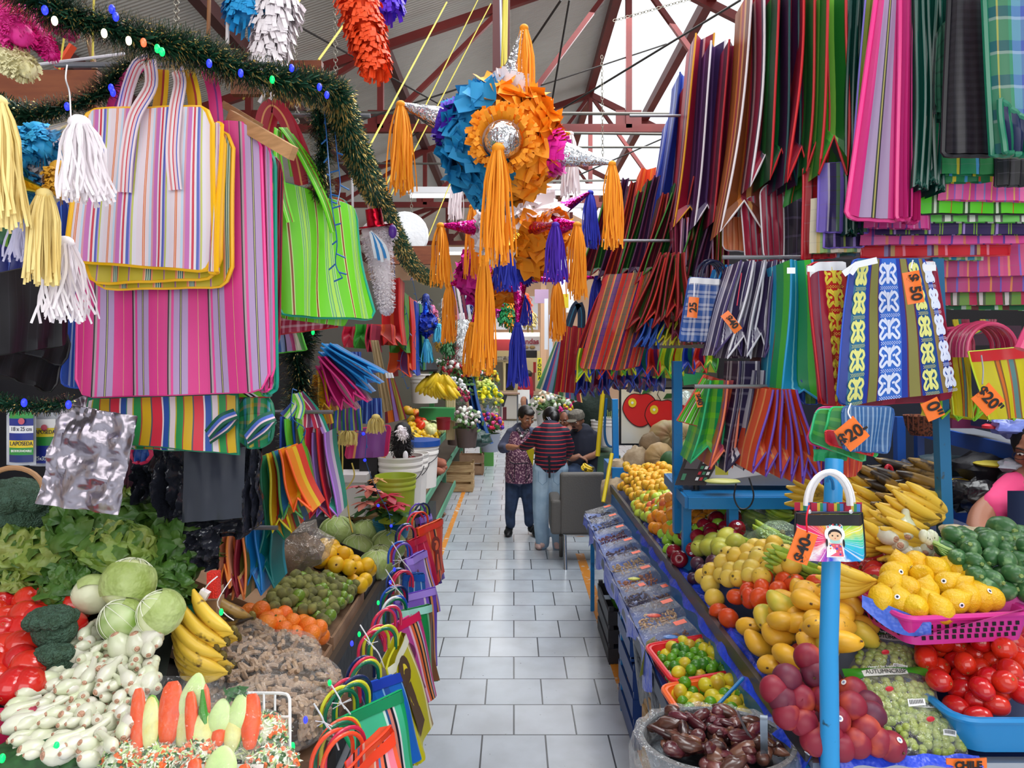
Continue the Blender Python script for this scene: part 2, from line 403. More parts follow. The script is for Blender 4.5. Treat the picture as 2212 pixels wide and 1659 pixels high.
BLs='3:1c50b8 .8:a8b8e0 2:1c48a8 .3:dfe6f4 1:7a98d8'
LB='4:1c86d8 .5:1c3c78 3:2a9ae0 .3:e8c8c0 2:1c86d8'
PW='3:463a66 .3:e6e4ee .3:463a66 .3:e6e4ee 2:463a66 2:a8a4b8 1.6:e4e2ec .4:463a66 .4:e6e4ee'
GD='3:1c6a3a .4:9ac04a 2:2c8a3a .3:b02c3a 1:0f4a34'
SE='2:c8302c .5:e8a03a 1.6:6a5a3a .4:2c6f4a .6:e84a3a .5:f0b050 .4:3a3c90 2:5a3a88 .5:e06a30 2:d8382c .5:2c7a7a'
SB='1:5a9a6a .5:e0dfc0 1:3c5aa0 .5:c05a8a 1:7aa0c0 .5:2c6f5a 1:b83a5a .4:f0c070'
OL='3:9a8a3a 1:5a6a3a .6:b03a3a 2:7a8a3a'
PL='2:e0609a .4:f0c060 2:d8508a .5:6a6ad0 2:e878b0 .3:2c8a7a'
def norm_of(c):
 n_=(c[1]-c[0]).cross(c[3]-c[0]);n_.normalize()
 return n_ if n_.dot(V((0,0,2))-c[0])>0 else-n_
def corner(c,Y):
 y=Y if isinstance(Y,(int,float))else Y
 return y
def quadbag(label,cs,Y,mat,trim=None,name='shopping_bag',cat='bag',thick=0.012,amp=0.008,fr=3.0,r=0.05,group=None,handles=None,hw=0.035,tr=0.004,hmat=None,nu=14,nv=14,topband=None,ph=None,sag=0.0,extra=None,rt=None,crumple=0.0):
 """a flat bag hanging: four corners TL TR BR BL"""
 Ys=Y if isinstance(Y,(list,tuple))else(Y,Y)
 if len(Ys)==2:Ys=(Ys[0],Ys[1],Ys[1],Ys[0])
 c=[P(a[0],a[1],Ys[i])for i,a in enumerate(cs)]
 nn=norm_of(c);W=((c[1]-c[0]).length+(c[2]-c[3]).length)/2;H=((c[3]-c[0]).length+(c[2]-c[1]).length)/2
 ph=U(0,6)if ph is None else ph
 rt=r if rt is None else rt
 def edge(u,rad):
  ru=rad/max(W,1e-3);rv=rad/max(H,1e-3)
  if rad<=0:return 0
  if u<ru:q=(ru-u)/ru
  elif u>1-ru:q=(u-1+ru)/ru
  else:return 0
  return rv*(1-math.sqrt(max(0,1-q*q)))
 def base(u,v_):
  p=(c[0]*(1-u)+c[1]*u)*(1-v_)+(c[3]*(1-u)+c[2]*u)*v_
  wv=amp*(sin(u*fr*6.28+ph+1.3*sin(v_*2.2+ph))*(0.35+0.75*v_)+0.5*sin(v_*5+u*4+ph))
  p=p+nn*wv
  p.z-=sag*4*u*(1-u)*v_
  if crumple:p=p+nn*crumple*(noise.noise(V((u*4,v_*5,ph)))+.5*abs(noise.noise(V((u*9,v_*10,ph+4)))))
  return p
 def fn(off,u,v_):
  uu=0.5-0.5*cos(PI*u);uu=0.5*u+0.5*uu
  a=edge(uu,rt);b=1-edge(uu,r)
  vv=a+(b-a)*v_
  e=min(uu,1-uu,1)*12;e=min(1,e)
  return base(uu,vv)+nn*off*e
 root=T(name,label,cat,base(0.5,0),group)
 mb=MB();mb.grid(lambda u,v_:fn(thick/2,u,v_),nu,nv,0,lambda u,v_:(0.5*u+0.5*(0.5-0.5*cos(PI*u)),1-v_))
 mb.grid(lambda u,v_:fn(-thick/2,1-u,v_),nu,6,0)
 if extra:extra(mb,base,nn*(thick/2+0.0012))
 mb.bd('bag_body',[mat]+(extra.mats if extra else[]),root)
 if trim:
  path=[fn(0.002,0,i/8)for i in range(9)]+[fn(0.002,i/14,1)for i in range(1,15)]+[fn(0.002,1,1-i/8)for i in range(1,9)]
  path+=[fn(0.002,1-i/14,0)for i in range(1,15)]
  MB().tube(path,tr,6).bd('piping',trim,root)
 if topband:
  hgt,tm=topband
  MB().grid(lambda u,v_:fn(thick/2+0.003,u,v_*hgt/H),nu,2).grid(lambda u,v_:fn(-thick/2-0.003,1-u,v_*hgt/H),nu,2).bd('top_band',tm,root)
 if handles:
  for h in handles:
   pts=smp([P(a[0],a[1],a[2]if len(a)>2 else Ys[0]-0.02)for a in h],5)
   MB().ribbon(pts,hw,0,side=nn).ribbon([p-nn*0.004 for p in pts][::-1],hw,0,side=-nn).bd('handle',hmat or mat,root)
 root['_n']=1;del root['_n']
 return root,base,nn
def fold(label,top,bot,Y,wt,wb,mat,trim,D=0.3,gus=0.1,hv=0.09,yaw=0.0,group=None,hang=None,tr=0.0045,name='folded_bag',cat='bag',bow=0.0,hmat=None,Yb=None):
 """a flattened bag seen from its gusset side: two panels, pleated gusset, piping that runs in a W"""
 Yb=Yb or Y
 a=V((cos(yaw),sin(yaw),0));d=V((-sin(yaw),cos(yaw),0))
 pt=P(top[0],top[1],Y);pb=P(bot[0],bot[1],Yb);s=Y/F
 N=12;ph=U(0,6)
 ax=(pb-pt).normalized();up=-ax
 L=(pb-pt).length
 def lv(t):
  c=pt.lerp(pb,t)+a*(bow*sin(PI*t)+0.006*sin(5*t+ph));h=(wt+(wb-wt)*(t**1.4))*s/2
  return c,h
 El=[];Er=[];G=[]
 for i in range(N+1):
  t=i/N;c,h=lv(t)
  El.append(c-a*h+d*0.004*sin(7*t+ph));Er.append(c+a*h+d*0.004*cos(6*t+ph))
  g=gus*min(1,(1-t)*L/(hv*1.1)+0.02)if(1-t)*L<hv*1.1 else gus
  G.append(c+d*g+up*(hv*max(0,1-(1-t)*L/(hv*1.5))))
 root=T(name,label,cat,pt,group);mb=MB()
 def strip(A,B,u0,u1):
  vs=[];uv=[]
  for i in range(N+1):vs+=[A[i],B[i]];uv+=[(u0,1-i/N),(u1,1-i/N)]
  mb.add(vs,[(2*i,2*i+1,2*i+3,2*i+2)for i in range(N)],0,uv)
 strip(El,G,0.0,0.5);strip(G,Er,0.5,1.0)
 strip(Er,[p+d*D-a*0.3*(lv(i/N)[1])for i,p in enumerate(Er)],0,1);strip([p+d*D+a*0.3*lv(i/N)[1]for i,p in enumerate(El)],El,0,1)
 mb.bd('bag_body',mat,root)
 path=El+[El[-1].lerp(G[-1],0.5)-d*0.004,G[-1]-d*0.006,Er[-1].lerp(G[-1],0.5)-d*0.004]+Er[::-1]
 if trim:MB().tube(path,tr,6).bd('piping',trim,root)
 if hang:
  hp=P(hang[0],hang[1],Y+0.05)
  for e in(El[0],Er[0]):
   MB().ribbon(smp([e+d*0.02,e.lerp(hp,0.5)+a*0.012+d*.02,hp],4),0.03,0,side=V((0.3,-1,0))).bd('handle',hmat or mat,root)
 return root
def loops(cx,cy,Y,r_,n_,mat,parent,yaw=0.0,rt=0.006,hgt=1.0,sp=0.02,tilt=0.0):
 """plastic tube handles: nested arches"""
 for i in range(n_):
  c=P(cx,cy,Y)+V((U(-sp,sp),sp*i*0.8,0));rr=r_*U(0.92,1.05)
  pts=[c+V((cos(a_)*rr*cos(yaw),cos(a_)*rr*sin(yaw)+tilt*sin(a_)*rr,sin(a_)*rr*hgt))for a_ in[PI*k_/14 for k_ in range(15)]]
  pts=[pts[0]-V((0,0,0.03))]+pts+[pts[-1]-V((0,0,0.03))]
  MB().tube(pts,rt,8).bd('handle',mat[i%len(mat)],parent)
tY=M('f0b400',0.35);tP=M('ee3f92',0.35);tG=M('0f7a5a',0.3);tDG=M('0f4a3a',0.35);tR=M('c8202c',0.4);tW=M('eceaf0',0.4);tO=M('f0601c',0.4)
tB=M('2a5ad0',0.35);tPu=M('6a3ab0',0.4);tBk=M('17161c',0.4);tLG=M('58c83a',0.4);tTe=M('18a088',0.3);tMg=M('d02a80',0.4);tYe=M('e6d820',0.4)
tape=M('eef0f4',0.4)
def tagcard(label,cx,cy,Y,w_,h_,ang,txt,tsz=0.05,tang=None,string=None,scol=None,group=None):
 """handwritten orange price card on a string"""
 c=P(cx,cy,Y);root=T('price_tag',label,'price tag',c,group)
 q=Euler((0,-math.radians(ang),0)).to_matrix()
 MB().grid(lambda u,v_:c+q@V(((u-.5)*w_,-0.004*sin(u*3),(.5-v_)*h_)),6,4).grid(lambda u,v_:c+q@V(((.5-u)*w_,0.002-0.004*sin((1-u)*3),(.5-v_)*h_)),6,4).bd('card',M('fb7a28',0.35),root)
 ta=ang if tang is None else tang
 text(txt,tsz,M('1c1418',0.6),root,c+V((0,-0.008,0)),(PI/2,-math.radians(ta),0),off=0.0012)
 if string:MB().tube(smp([P(*s_)for s_ in string],4),0.0022,5).bd('string',scol or tW,root)
 return root
 # ================= left: bags hung at the corner of the stall
mWH=ST(WH,4.2);mYE=ST(YE,4);mPK=ST(PK,5);mMU=ST(MU,3.6);mGR=ST(GR,3.3);mGK=ST(GK,2,'1:2c9a60 .5:e6e04a 1:3a8a4a .5:d8508a',5);mDR=ST(DR,3);mRD=ST(RD,3)
mBL=ST(BLs,3);mLB=ST(LB,2);mOR=ST(OR_,2);mGD=ST(GD,3);mPW=ST(PW,2);mSE=ST(SE,5);mSB=ST(SB,5);mOL=ST(OL,2)
mBK=ST('3:17161c .3:26242c',12,None,rough=0.5)
quadbag('blue zipped bag at the back of the pink bag stack, with white side stripes',[(150,440),(250,440),(230,838),(136,836)],2.13,mBL,tB,r=.03)
quadbag('large pink and lilac striped bag hanging under the pale striped one',[(172,270),(560,262),(586,845),(168,858)],(1.98,1.98),mPK,tP,amp=.012,fr=2.2,thick=.03,r=.05,rt=.07,handles=[[(225,300),(255,200),(300,140)],[(470,300),(462,200),(440,130)]],hmat=ST('2:e0398c .5:8a3a90 1:e0398c',1))
quadbag('second pink and lilac bag, edge showing beside and below the front one',[(520,290),(585,300),(592,830),(560,862)],2.02,mPK,tP,thick=.04)
quadbag('teal trimmed green checked bag behind the pink bag stack',[(545,300),(592,330),(600,850),(560,855)],2.08,mGK,tTe,thick=.05,tr=.008,r=.04)
quadbag('maroon bag between the pink stack and the lime striped bag',[(585,330),(612,360),(604,700),(590,840)],2.14,mRD,M('8a1c34',.4),thick=.02)
quadbag('olive striped bag with yellow piping, lower one behind the pale striped bag',[(212,300),(505,280),(502,618),(205,625)],1.93,mYE,tY,thick=.02,r=.05,tr=.006,handles=[[(330,300),(345,220),(350,150)],[(415,300),(420,220),(405,150)]],hmat=ST('2:e0a818 .6:b03a3a 1:f0c828',1))
quadbag('olive striped bag with yellow piping, upper one behind the pale striped bag',[(200,275),(485,270),(478,600),(185,612)],1.90,mYE,tY,thick=.02,r=.05,tr=.007)
quadbag('pale bag with pink, violet and orange stripes and yellow piping, front of the left stack',[(178,238),(462,232),(456,585),(150,562)],1.86,mWH,tY,thick=.02,amp=.009,fr=2.6,r=.03,rt=.045,tr=.007,handles=[[(268,415,1.83),(274,330,1.83),(290,250,1.83),(325,185,1.85),(322,132,1.9)],[(322,128,1.9),(296,140,1.92),(276,190,1.92),(264,245,1.9)],[(378,410,1.83),(372,330,1.83),(378,240,1.84),(388,180,1.88),(382,150,1.93)]],hw=.034,hmat=ST('1:f0dfe4 .8:e08a90 1:f0e8ea .5:d8384f 1:eecfd8 .5:5a68c0 .8:f0dfe4',1))
quadbag('yellow piped pocket flap of a pale striped bag at the right of the left stack',[(462,262),(478,268),(470,588),(452,600)],1.88,mWH,tY,thick=.03,tr=.007,r=.03)
quadbag('green white and black checked bag hem just under the pink bag',[(230,845),(560,838),(585,856),(228,868)],2.1,ST('2:7ed030 .6:17161c .6:f0f0f0 .6:17161c .6:f0f0f0 2:7ed030 .4:c0302c',5),M('c02038',.4),thick=.02,nv=4,r=.0)
quadbag('rainbow striped folded bag with dark green piping above the silver bag',[(192,862),(512,852),(518,980),(182,948)],2.06,mMU,tG,thick=.02,amp=.008,r=.0,tr=.005)
quadbag('second rainbow bag, hem showing below the first',[(262,900),(500,900),(505,975),(285,968)],2.09,ST(MU,2.6),tG,thick=.02,r=.0)
quadbag('green tartan bag with glossy green edge beside the rainbow bag',[(512,858),(592,850),(590,966),(516,966)],2.11,ST('2:1c9a5a 1:4ab0e0 1:2c8a4a 1:e6c818 1.4:1c9a60 .8:d0508a',1.5,'1:1c7a5a .6:a88a3a 1:2c9a60 .2:0f3a2a',3),tG,thick=.02,tr=.006)
for k_,(x,y)in enumerate(((478,895),(560,900))):
 MB().ribbon(smp([P(x-30,y+45,2.02),P(x,y+12,2.0),P(x+32,y-2,2.02)],5),.035,0,side=V((0,-1,.4))).ribbon(smp([P(x-26,y+55,2.035),P(x+10,y+30,2.01),P(x+30,y+8,2.03)],5),.028,0,side=V((0,-1,.4))).bd('bag_strap',ST('1:0f5a44 1:4a6ac0 .6:e8c8d8 1:0f5a44',1),label='dark green folded strap lying across the '+('rainbow bag' if k_==0 else 'green tartan bag'),cat='bag strap')
lime,lb_,ln_=quadbag('lime green bag with brown and pale stripes and teal piping',[(592,385),(768,455),(812,690),(602,680)],(2.25,2.5),mGR,tTe,amp=.018,fr=2.0,thick=.03,r=.03,tr=.006,handles=[[(628,480,2.2),(612,420,2.2),(600,330,2.25),(602,280,2.3)],[(722,500,2.35),(700,430,2.3),(650,330,2.28),(612,275,2.3)],[(700,420,2.33),(675,360,2.3),(625,290,2.3)]],hw=.03,hmat=ST('1:7ade2e .4:c8f090 1:5cb42c .4:9a4a2c .8:7ade2e',1))
quadbag('red bag with teal edge peeping out above the lime bag',[(690,425),(748,430),(760,470),(700,470)],2.62,ST('2:d8603a .6:e8a070',2),tTe,thick=.03,r=.03)
quadbag('second lime bag, hem showing under the first',[(604,640),(760,650),(750,706),(606,688)],2.45,mGR,None,thick=.02,r=.02)
quadbag('crimson and white checked bag hem under the lime bags',[(602,670),(735,675),(728,706),(600,722)],2.5,ST('1:b01c44 .5:e8a0b8',8,'1:c02050 .5:f0c8d4',3),tR,thick=.02,r=.0)
quadbag('small lilac and green striped bag under the lime bag',[(600,708),(642,700),(664,755),(598,762)],2.55,ST('1:3a6ab0 1:9ab0d8 .4:17161c 1:b898c8 1:d0508a 1:c8c0b0 1:58a050',1),tLG,thick=.02,r=.0)
for k_,(xs,m_)in enumerate((([(560,300),(570,245),(590,228),(618,262),(640,340),(652,400)],'b01c34'),([(575,300),(588,250),(598,230),(632,280),(668,370)],'c22840'))):
 MB().ribbon(smp([P(x,y,2.32+.03*k_)for x,y in xs],6),.045,0).bd('bag_strap',ST('1:%s .3:e8a060 1:%s'%(m_,m_),1),label=('front' if k_==0 else 'rear')+' crimson strap looped over the hook above the lime bag',cat='bag strap')
MB().ribbon(smp([P(x,y,2.36)for x,y in[(618,250),(632,330),(640,380)]],6),.04,0).bd('bag_strap',mGR,label='lime strap hanging beside the crimson straps',cat='bag strap')
quadbag('plain black woven bag at the far left edge',[(-40,600),(150,560),(140,745),(-40,770)],(1.75,1.95),mBK,tBk,thick=.03,r=.02)
quadbag('second black woven bag below, drooping over the shelf',[(-40,730),(150,720),(138,795),(-40,760)],(1.8,2.0),mBK,tBk,thick=.02,r=.02,sag=-.02)
quadbag('third black bag hem, lowest at the far left edge',[(-40,755),(140,770),(110,850),(-40,790)],(1.84,2.05),mBK,tBk,thick=.02,r=.02)
quadbag('dark blue patterned bag behind the pale tassel',[(120,430),(152,430),(150,560),(115,560)],2.1,ST('3:2448a8 .5:6a90e0 3:1c3c90',1),tB,thick=.02)
quadbag('navy striped bag hem at the left edge',[(-30,520),(50,500),(48,600),(-30,600)],2.0,ST('3:1c2470 .3:7a90e0',3),M('1c2470',.4),thick=.02)
quadbag('dark green striped bag at the left edge',[(-10,470),(62,430),(50,550),(-10,520)],1.98,ST('3:1c5a34 .4:8ab84a',2),None,thick=.02)
silv=foil('aaa2ac',.3,12,1.6)
quadbag('wrinkled silver foil bag hanging over the lettuces',[(138,872),(296,900),(256,1112),(80,1086)],1.9,silv,None,name='foil_bag',amp=.006,fr=1.3,thick=.01,r=0,crumple=.026,nu=44,nv=44)
quadbag('small silver foil bag corner behind the rainbow bag',[(150,870),(190,850),(190,900),(150,900)],1.98,silv,None,name='foil_bag',thick=.008,r=0)
blk=M('23252e',0.18,bump=.8,bsc=16);blk2=M('2c303c',0.22,bump=.15,bsc=9)
quadbag('flat dark grey plastic sack hanging in front of the black sacks',[(398,975),(530,965),(528,1118),(394,1128)],2.2,blk2,None,name='plastic_sack',cat='plastic sack',thick=.012,r=0,amp=.004)
quadbag('crumpled black sack at the left of the flat grey sack',[(335,970),(400,960),(405,1110),(345,1115)],2.26,blk,None,name='plastic_sack',cat='plastic sack',thick=.03,r=0.02,amp=.02,crumple=.05,nu=26,nv=26)
quadbag('small crumpled black sack nearest the silver bag',[(290,975),(345,970),(340,1085),(288,1082)],2.32,blk,None,name='plastic_sack',cat='plastic sack',thick=.03,r=.02,amp=.02,crumple=.05,nu=26,nv=26)
quadbag('wide black sack whose hem shows below the grey sack',[(360,1060),(560,1060),(535,1165),(365,1148)],2.29,blk,None,name='plastic_sack',cat='plastic sack',thick=.04,r=.03,amp=.02,crumple=.05,nu=26,nv=26)
quadbag('black sack hanging at the right of the grey sack',[(525,950),(568,960),(562,1140),(530,1150)],2.24,blk,None,name='plastic_sack',cat='plastic sack',thick=.03,r=.03,amp=.02,crumple=.05,nu=26,nv=26)
quadbag('shiny black sack corner lowest above the lettuces',[(405,1150),(480,1130),(475,1232),(400,1215)],2.22,blk,None,name='plastic_sack',cat='plastic sack',thick=.02,r=.0,amp=.01,crumple=.05,nu=26,nv=26)
rb=ST('1:e8b020 .4:c03a2c 1:2c8a6a .3:f0e0c0 1:e8603a .5:3a5ac0',1);rbt=M('e8702c',.4)
g1='folded rainbow bags in the bundle right of the black sacks'
for i,(tx,ty,bx,by,m_,t_)in enumerate(((572,985,592,1165,ST('1:3aa070 .5:e0503a 1:e8b040',1),tG),(582,980,612,1150,rb,tYe),(594,975,636,1120,ST('1:2c7ab0 1:e8d040 .6:e0503a',1),M('58a050',.4)),(606,972,655,1105,ST('1:f08a18 .6:e8c020 1:e0402c',1),tO))):
 fold('%s folded rainbow bag from the left in the bundle by the black sacks'%ORD[i],(tx,ty),(bx,by),2.6-.04*i,14,42,m_,t_,D=.2,hv=.05,group=g1,gus=.06)
for i,(tx,ty,bx,by,m_,t_,l_)in enumerate(((632,905,650,1080,ST('1:7ad03a 1:e6e8c0 .5:3a7ac0 .7:7ad03a',1),tLG,'lime edged'),(618,900,640,1090,ST('1:3a5ab0 1:8a5ab0 .4:e0d0e0',1),tB,'blue and violet'),(668,925,690,1120,ST('1:c02048 .3:f0d0d8 1:7a2c5a',1),tR,'crimson'),(690,935,705,1115,ST('1:b890e0 .6:e8d8f0 1:2ca088',1),M('b07ae0',.4),'lilac'))):
 fold('%s folded bag hanging from a hook below the tinsel'%l_,(tx,ty),(bx,by),2.75+.03*i,26,46,m_,t_,D=.22,hv=.05,gus=.07,hang=(640+3*i,850))
for i,(tx,bx,by,m_,t_,l_)in enumerate(((485,480,1270,ST('1:f0a080 .5:7a2030 1:e8603a .5:f0d8b0',1),M('f08a3a',.4),'salmon'),(502,498,1290,ST('1:7a1c30 .5:e8a040 1:8a2038',1),M('8a1c30',.4),'wine red'),(518,516,1295,ST('1:7a7a3a .5:e0b060 1:b02c3a',1),M('f08a4a',.4),'olive'),(545,545,1285,ST('2:1c8ad8 .5:0f5aa0 1:2cb0d8',1),M('1878c8',.4),'bright blue'),(575,572,1270,ST('2:0f7a7a .4:2c9ab0',1),M('0f6a6a',.4),'teal'))):
 fold('%s folded bag in the row hanging over the crates'%l_,(tx,1145),(bx,by),2.45+.03*i,18,40 if i>2 else 26,m_,t_,D=.18,hv=.08,gus=.06)
gb='folded bags radiating from the tinsel knot'
for i,(tx,ty,bx,by,w_,m_,t_)in enumerate(((705,742,815,806,26,mLB,M('2a9ae8',.35)),(702,750,805,828,28,mLB,M('2a9ae8',.35)),(700,760,790,848,30,mLB,M('2a9ae8',.35)))):
 fold('%s bright blue folded bag from the top of the slanting bundle'%ORD[i],(tx,ty),(bx,by),2.95+.05*i,18,w_,m_,t_,D=.15,hv=.05,gus=.05,group=gb)
for i,(tx,ty,bx,by,w_)in enumerate(((698,770,780,868,30),(694,780,752,885,32),(690,790,728,880,30))):
 fold('%s magenta folded bag from the right in the slanting bundle'%ORD[i],(tx,ty),(bx,by),3.0+.05*i,14,w_,ST('2:c82070 .3:f080b0 1:a01860 .3:2c2c60',1),M('f03a90',.35),D=.15,hv=.05,gus=.05,group=gb)
for i,(tx,ty,bx,by,w_)in enumerate(((688,800,706,890,26),(682,810,690,920,28),(680,830,672,900,24))):
 fold('%s yellow folded bag from the right in the slanting bundle'%ORD[i],(tx,ty),(bx,by),3.1+.05*i,12,w_,ST('2:e8b020 .4:d8402c 1:f0c83a',1),M('f0b81c',.35),D=.15,hv=.04,gus=.05,group=gb)
for i,(x0,x1,y0,y1,Y,sp,lab)in enumerate(((745,780,760,885,3.5,'1:2c3a90 .3:8aa8e8 1:2c58b8','navy'),(700,780,880,930,3.4,'1:7a3a8a .6:2c8a4a 1:3a5ac0 .5:b0d048','violet and green'),(776,824,860,915,3.6,'1:1c3c98 .3:6a98e0','blue'))):
 quadbag('%s striped cloth hanging below the slanting bundle'%lab,[(x0,y0),(x1,y0),(x1+4,y1),(x0-4,y1)],Y,ST(sp,5),None,name='striped_cloth',cat='cloth',thick=.01,r=0)
quadbag('tan woven strip with narrow side band',[(800,735),(818,735),(848,885),(826,892)],3.75,ST('2:b8a078 .3:8a7a5a',1),None,name='woven_strip',cat='cloth',thick=.01,r=0)
quadbag('embroidered orange and violet panel tied with a white band',[(828,805),(848,805),(878,905),(832,915)],3.9,ST('1:8a1c3a 1.5:e87a2c .3:7a3a2c 1:9a78c0 .3:8a1c3a 1.5:a8983a .4:8a1c3a',1),None,name='woven_strip',cat='cloth',thick=.01,r=0,topband=(.03,tape))
# ================= right: upper row of bags seen from their sides
up=[((1402,362),(1376,508),4.6,26,66,ST('1:e8502c .3:f0902c .6:f06a3a .3:d8402c',2),M('f0603a',.35),'glossy orange red',.05,.03),((1462,252),(1418,522),4.3,26,80,ST('1:1c3ca8 .5:c8d0f0 .8:2c58d0 .5:b8c4ec',1),M('1c3ca8',.35),'royal blue with pale stripes',.05,.06),((1480,155),(1452,470),4.0,22,54,ST('1:1c3ca8 .5:8a9ce0 1:1a3490',1),M('1c348a',.35),'blue narrow',.06,.06),((1500,170),(1474,470),3.8,20,40,ST('1:8a1c20 .4:e0442c .6:a02824',1),M('d0382a',.4),'brick red',.07,.08),((1524,72),(1484,490),3.6,34,56,ST('1:a81c38 .4:5a3058 .2:c8a0a0 .8:8a1c34',1),M('d89820',.4),'crimson with mustard piping',.07,.10),((1552,88),(1522,488),3.45,26,44,ST('1:4a2c62 .3:6a4a80 1:3c2454',1),M('e4e0ea',.4),'purple with white piping',.07,.10),((1592,85),(1562,480),3.3,30,44,ST('1:6a1430 .4:8a2440 .8:52142c',1),M('b02030',.4),'maroon with red piping',.07,.09),((1642,-30),(1604,500),3.05,26,84,ST('1:8a4a20 .3:c87830 .4:a03040 .3:d8a060 .8:7a3c2c',1),M('f0e8ea',.4),'rust brown with white piping',.08,.13),((1664,-30),(1655,402),2.95,22,56,ST('1:b02848 .3:5a4a60 .3:d8b0b8 .8:8a2444 .4:5a5068',1),M('f0e8ee',.4),'rose and grey with white piping',.08,.13),((1694,-30),(1682,388),2.85,20,40,ST('1:14502c .4:1c7a3a .8:0f4428',1),M('c8242c',.4),'bottle green with red piping',.08,.12),((1718,-30),(1704,400),2.8,18,26,ST('1:4a1c48 .3:14424a .8:3c1a40',1),M('0f4448',.4),'dark plum with teal piping',.08,.12),((1748,-30),(1730,392),2.75,22,48,ST('1:9a1c34 .3:6a2448 .8:80182e',1),M('d82830',.4),'wine red with scarlet piping',.08,.13),((1775,-30),(1762,372),2.7,22,40,ST('1:1c6a2c .4:3a8a3c .6:17582a',1),M('c82a30',.4),'forest green with red piping',.08,.13),((1810,-30),(1796,378),2.62,34,56,ST('1:2c8a24 .5:5ab83a .4:8ac850 .8:1c6a24',1),M('c8242c',.4),'bright green with red piping',.09,.14),]
for t_,b_,Y,wt,wb,m_,tr_,lab,gu,hv in up:
 fold('%s folded bag in the upper row on the right'%lab,t_,b_,Y,wt*1.15,wb*1.1,m_,tr_,D=.26,gus=gu,hv=hv,tr=.005,bow=.01)
quadbag('slanting green hem of the bags behind the red piped ones',[(1700,380),(1800,360),(1802,385),(1690,450)],2.9,ST('2:2c8a34 .3:d8603a 1:1c6a2c',4),None,thick=.03,r=0)
quadbag('red and grey striped bag bottom, leaf shaped, at the left of the white piped bags',[(1600,430),(1650,420),(1660,570),(1612,575)],3.1,ST('2:b02848 .6:8a8490',4),tW,r=.05,thick=.03)
quadbag('second red and grey striped bag bottom, further right',[(1640,400),(1690,395),(1692,580),(1650,572)],3.0,ST('2:a02444 .6:8a8490',4),tW,r=.05,thick=.03)
quadbag('peach and orange striped bag bottom under the purple bag',[(1562,470),(1640,470),(1645,545),(1560,540)],3.25,ST('1:e88a5a .5:c86a3a .4:f0b080',7),tW,r=.02,thick=.03)
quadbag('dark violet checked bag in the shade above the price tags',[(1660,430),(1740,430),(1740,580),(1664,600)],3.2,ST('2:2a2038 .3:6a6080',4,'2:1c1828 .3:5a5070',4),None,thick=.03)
def stack(x0,x1,y1,Y,n_,col,lab,tilt=0.0,w0=None):
 for i in range(n_):
  x=x0+(x1-x0)*(i+.5)/n_;ww=(x1-x0)/n_*1.25
  fold('%s %s bag of the glossy stack'%(ORD[i],lab),(x+tilt,-40),(x,y1+U(-14,10)),Y+.015*i,ww,ww,ST('1:%s .15:%s 1:%s'%(col[0],col[1],col[0]),1),M(col[0],.25,coat=.4),D=.28,gus=.02,hv=.02,tr=.006,group='%s bags of the glossy stack'%lab)
stack(1826,1872,520,2.62,4,('0c4038','1c6a5a'),'teal green edged',14)
quadbag('olive striped bag between the teal stack and the pink bag',[(1872,-30),(1900,-30),(1846,470),(1832,450)],2.56,ST('1:7a8a24 .3:b02c4a .5:2c5a5a',1),M('8a7ae0',.4),thick=.03)
quadbag('tall pink trimmed lilac bag in the upper row on the right',[(1898,-30),(1942,-30),(1940,478),(1828,470)],2.45,ST('2:e83a90 2.4:b29ac0 .35:2c2c30 .4:b8b060 .35:2c2c30 2.4:ae96bc 2:d02a80 .4:2c2430 .8:a89098',1),M('f83a96',.3,coat=.3),thick=.05,tr=.01,r=.02,amp=.004)
quadbag('pink edge of the bag just right of the tall pink one',[(1944,-30),(1968,-30),(1962,474),(1936,474)],2.42,ST('3:d02a80 .4:6a1440 2:e8489a',1),M('f03a90',.3,coat=.3),thick=.07,tr=.009,r=.01)
quadbag('second pink edge, right of the first',[(1966,-30),(1992,-30),(1980,480),(1958,480)],2.45,ST('3:c82a78 .3:6a1440',1),M('d82a80',.3,coat=.3),thick=.07,tr=.009,r=.01)
stack(1978,2040,405,2.36,5,('0a4c40','1c7a64'),'dark green edged',4)
quadbag('green and grey checked bag between the green stack and the black bag',[(2020,60),(2048,40),(2038,262),(2018,255)],2.35,ST('1:2c6a54 .5:6a6870',1,'1:2c5a44 .2:17161c',6),None,thick=.02)
quadbag('black bag with embossed zigzag weave',[(2052,-30),(2128,-30),(2142,336),(2036,336)],2.28,ST('2:221f28 .2:2e2a34',9,'1:1c1a22 1:2c2832',22,.5,rough=.35),tBk,thick=.05,tr=.009,r=.01,amp=.003)
quadbag('tartan bag in green and blue with dark green piping at the right edge',[(2124,-30),(2260,-30),(2260,338),(2142,336)],2.2,ST('1:0c6a50 .3:c8b020 1.6:2c6a44 .6:1c8a64 1.6:6a9ad0 1:5a64c8 1.2:7ac0b0 1:f0e8e0 2:f05a4a',1,'1:2c5a90 2:6ab08a .3:d0e0e0',5,.35),M('0c7a5a',.25,coat=.4),thick=.05,tr=.01,r=.0,amp=.004)
quadbag('folded green strap and navy pocket at the bottom of the tartan bag',[(2160,215),(2215,260),(2215,335),(2165,330)],2.16,ST('1:232a5a .6:0c7a5a 2:24305a',1),M('0c7a5a',.3,coat=.4),thick=.012,tr=.009,r=.0)
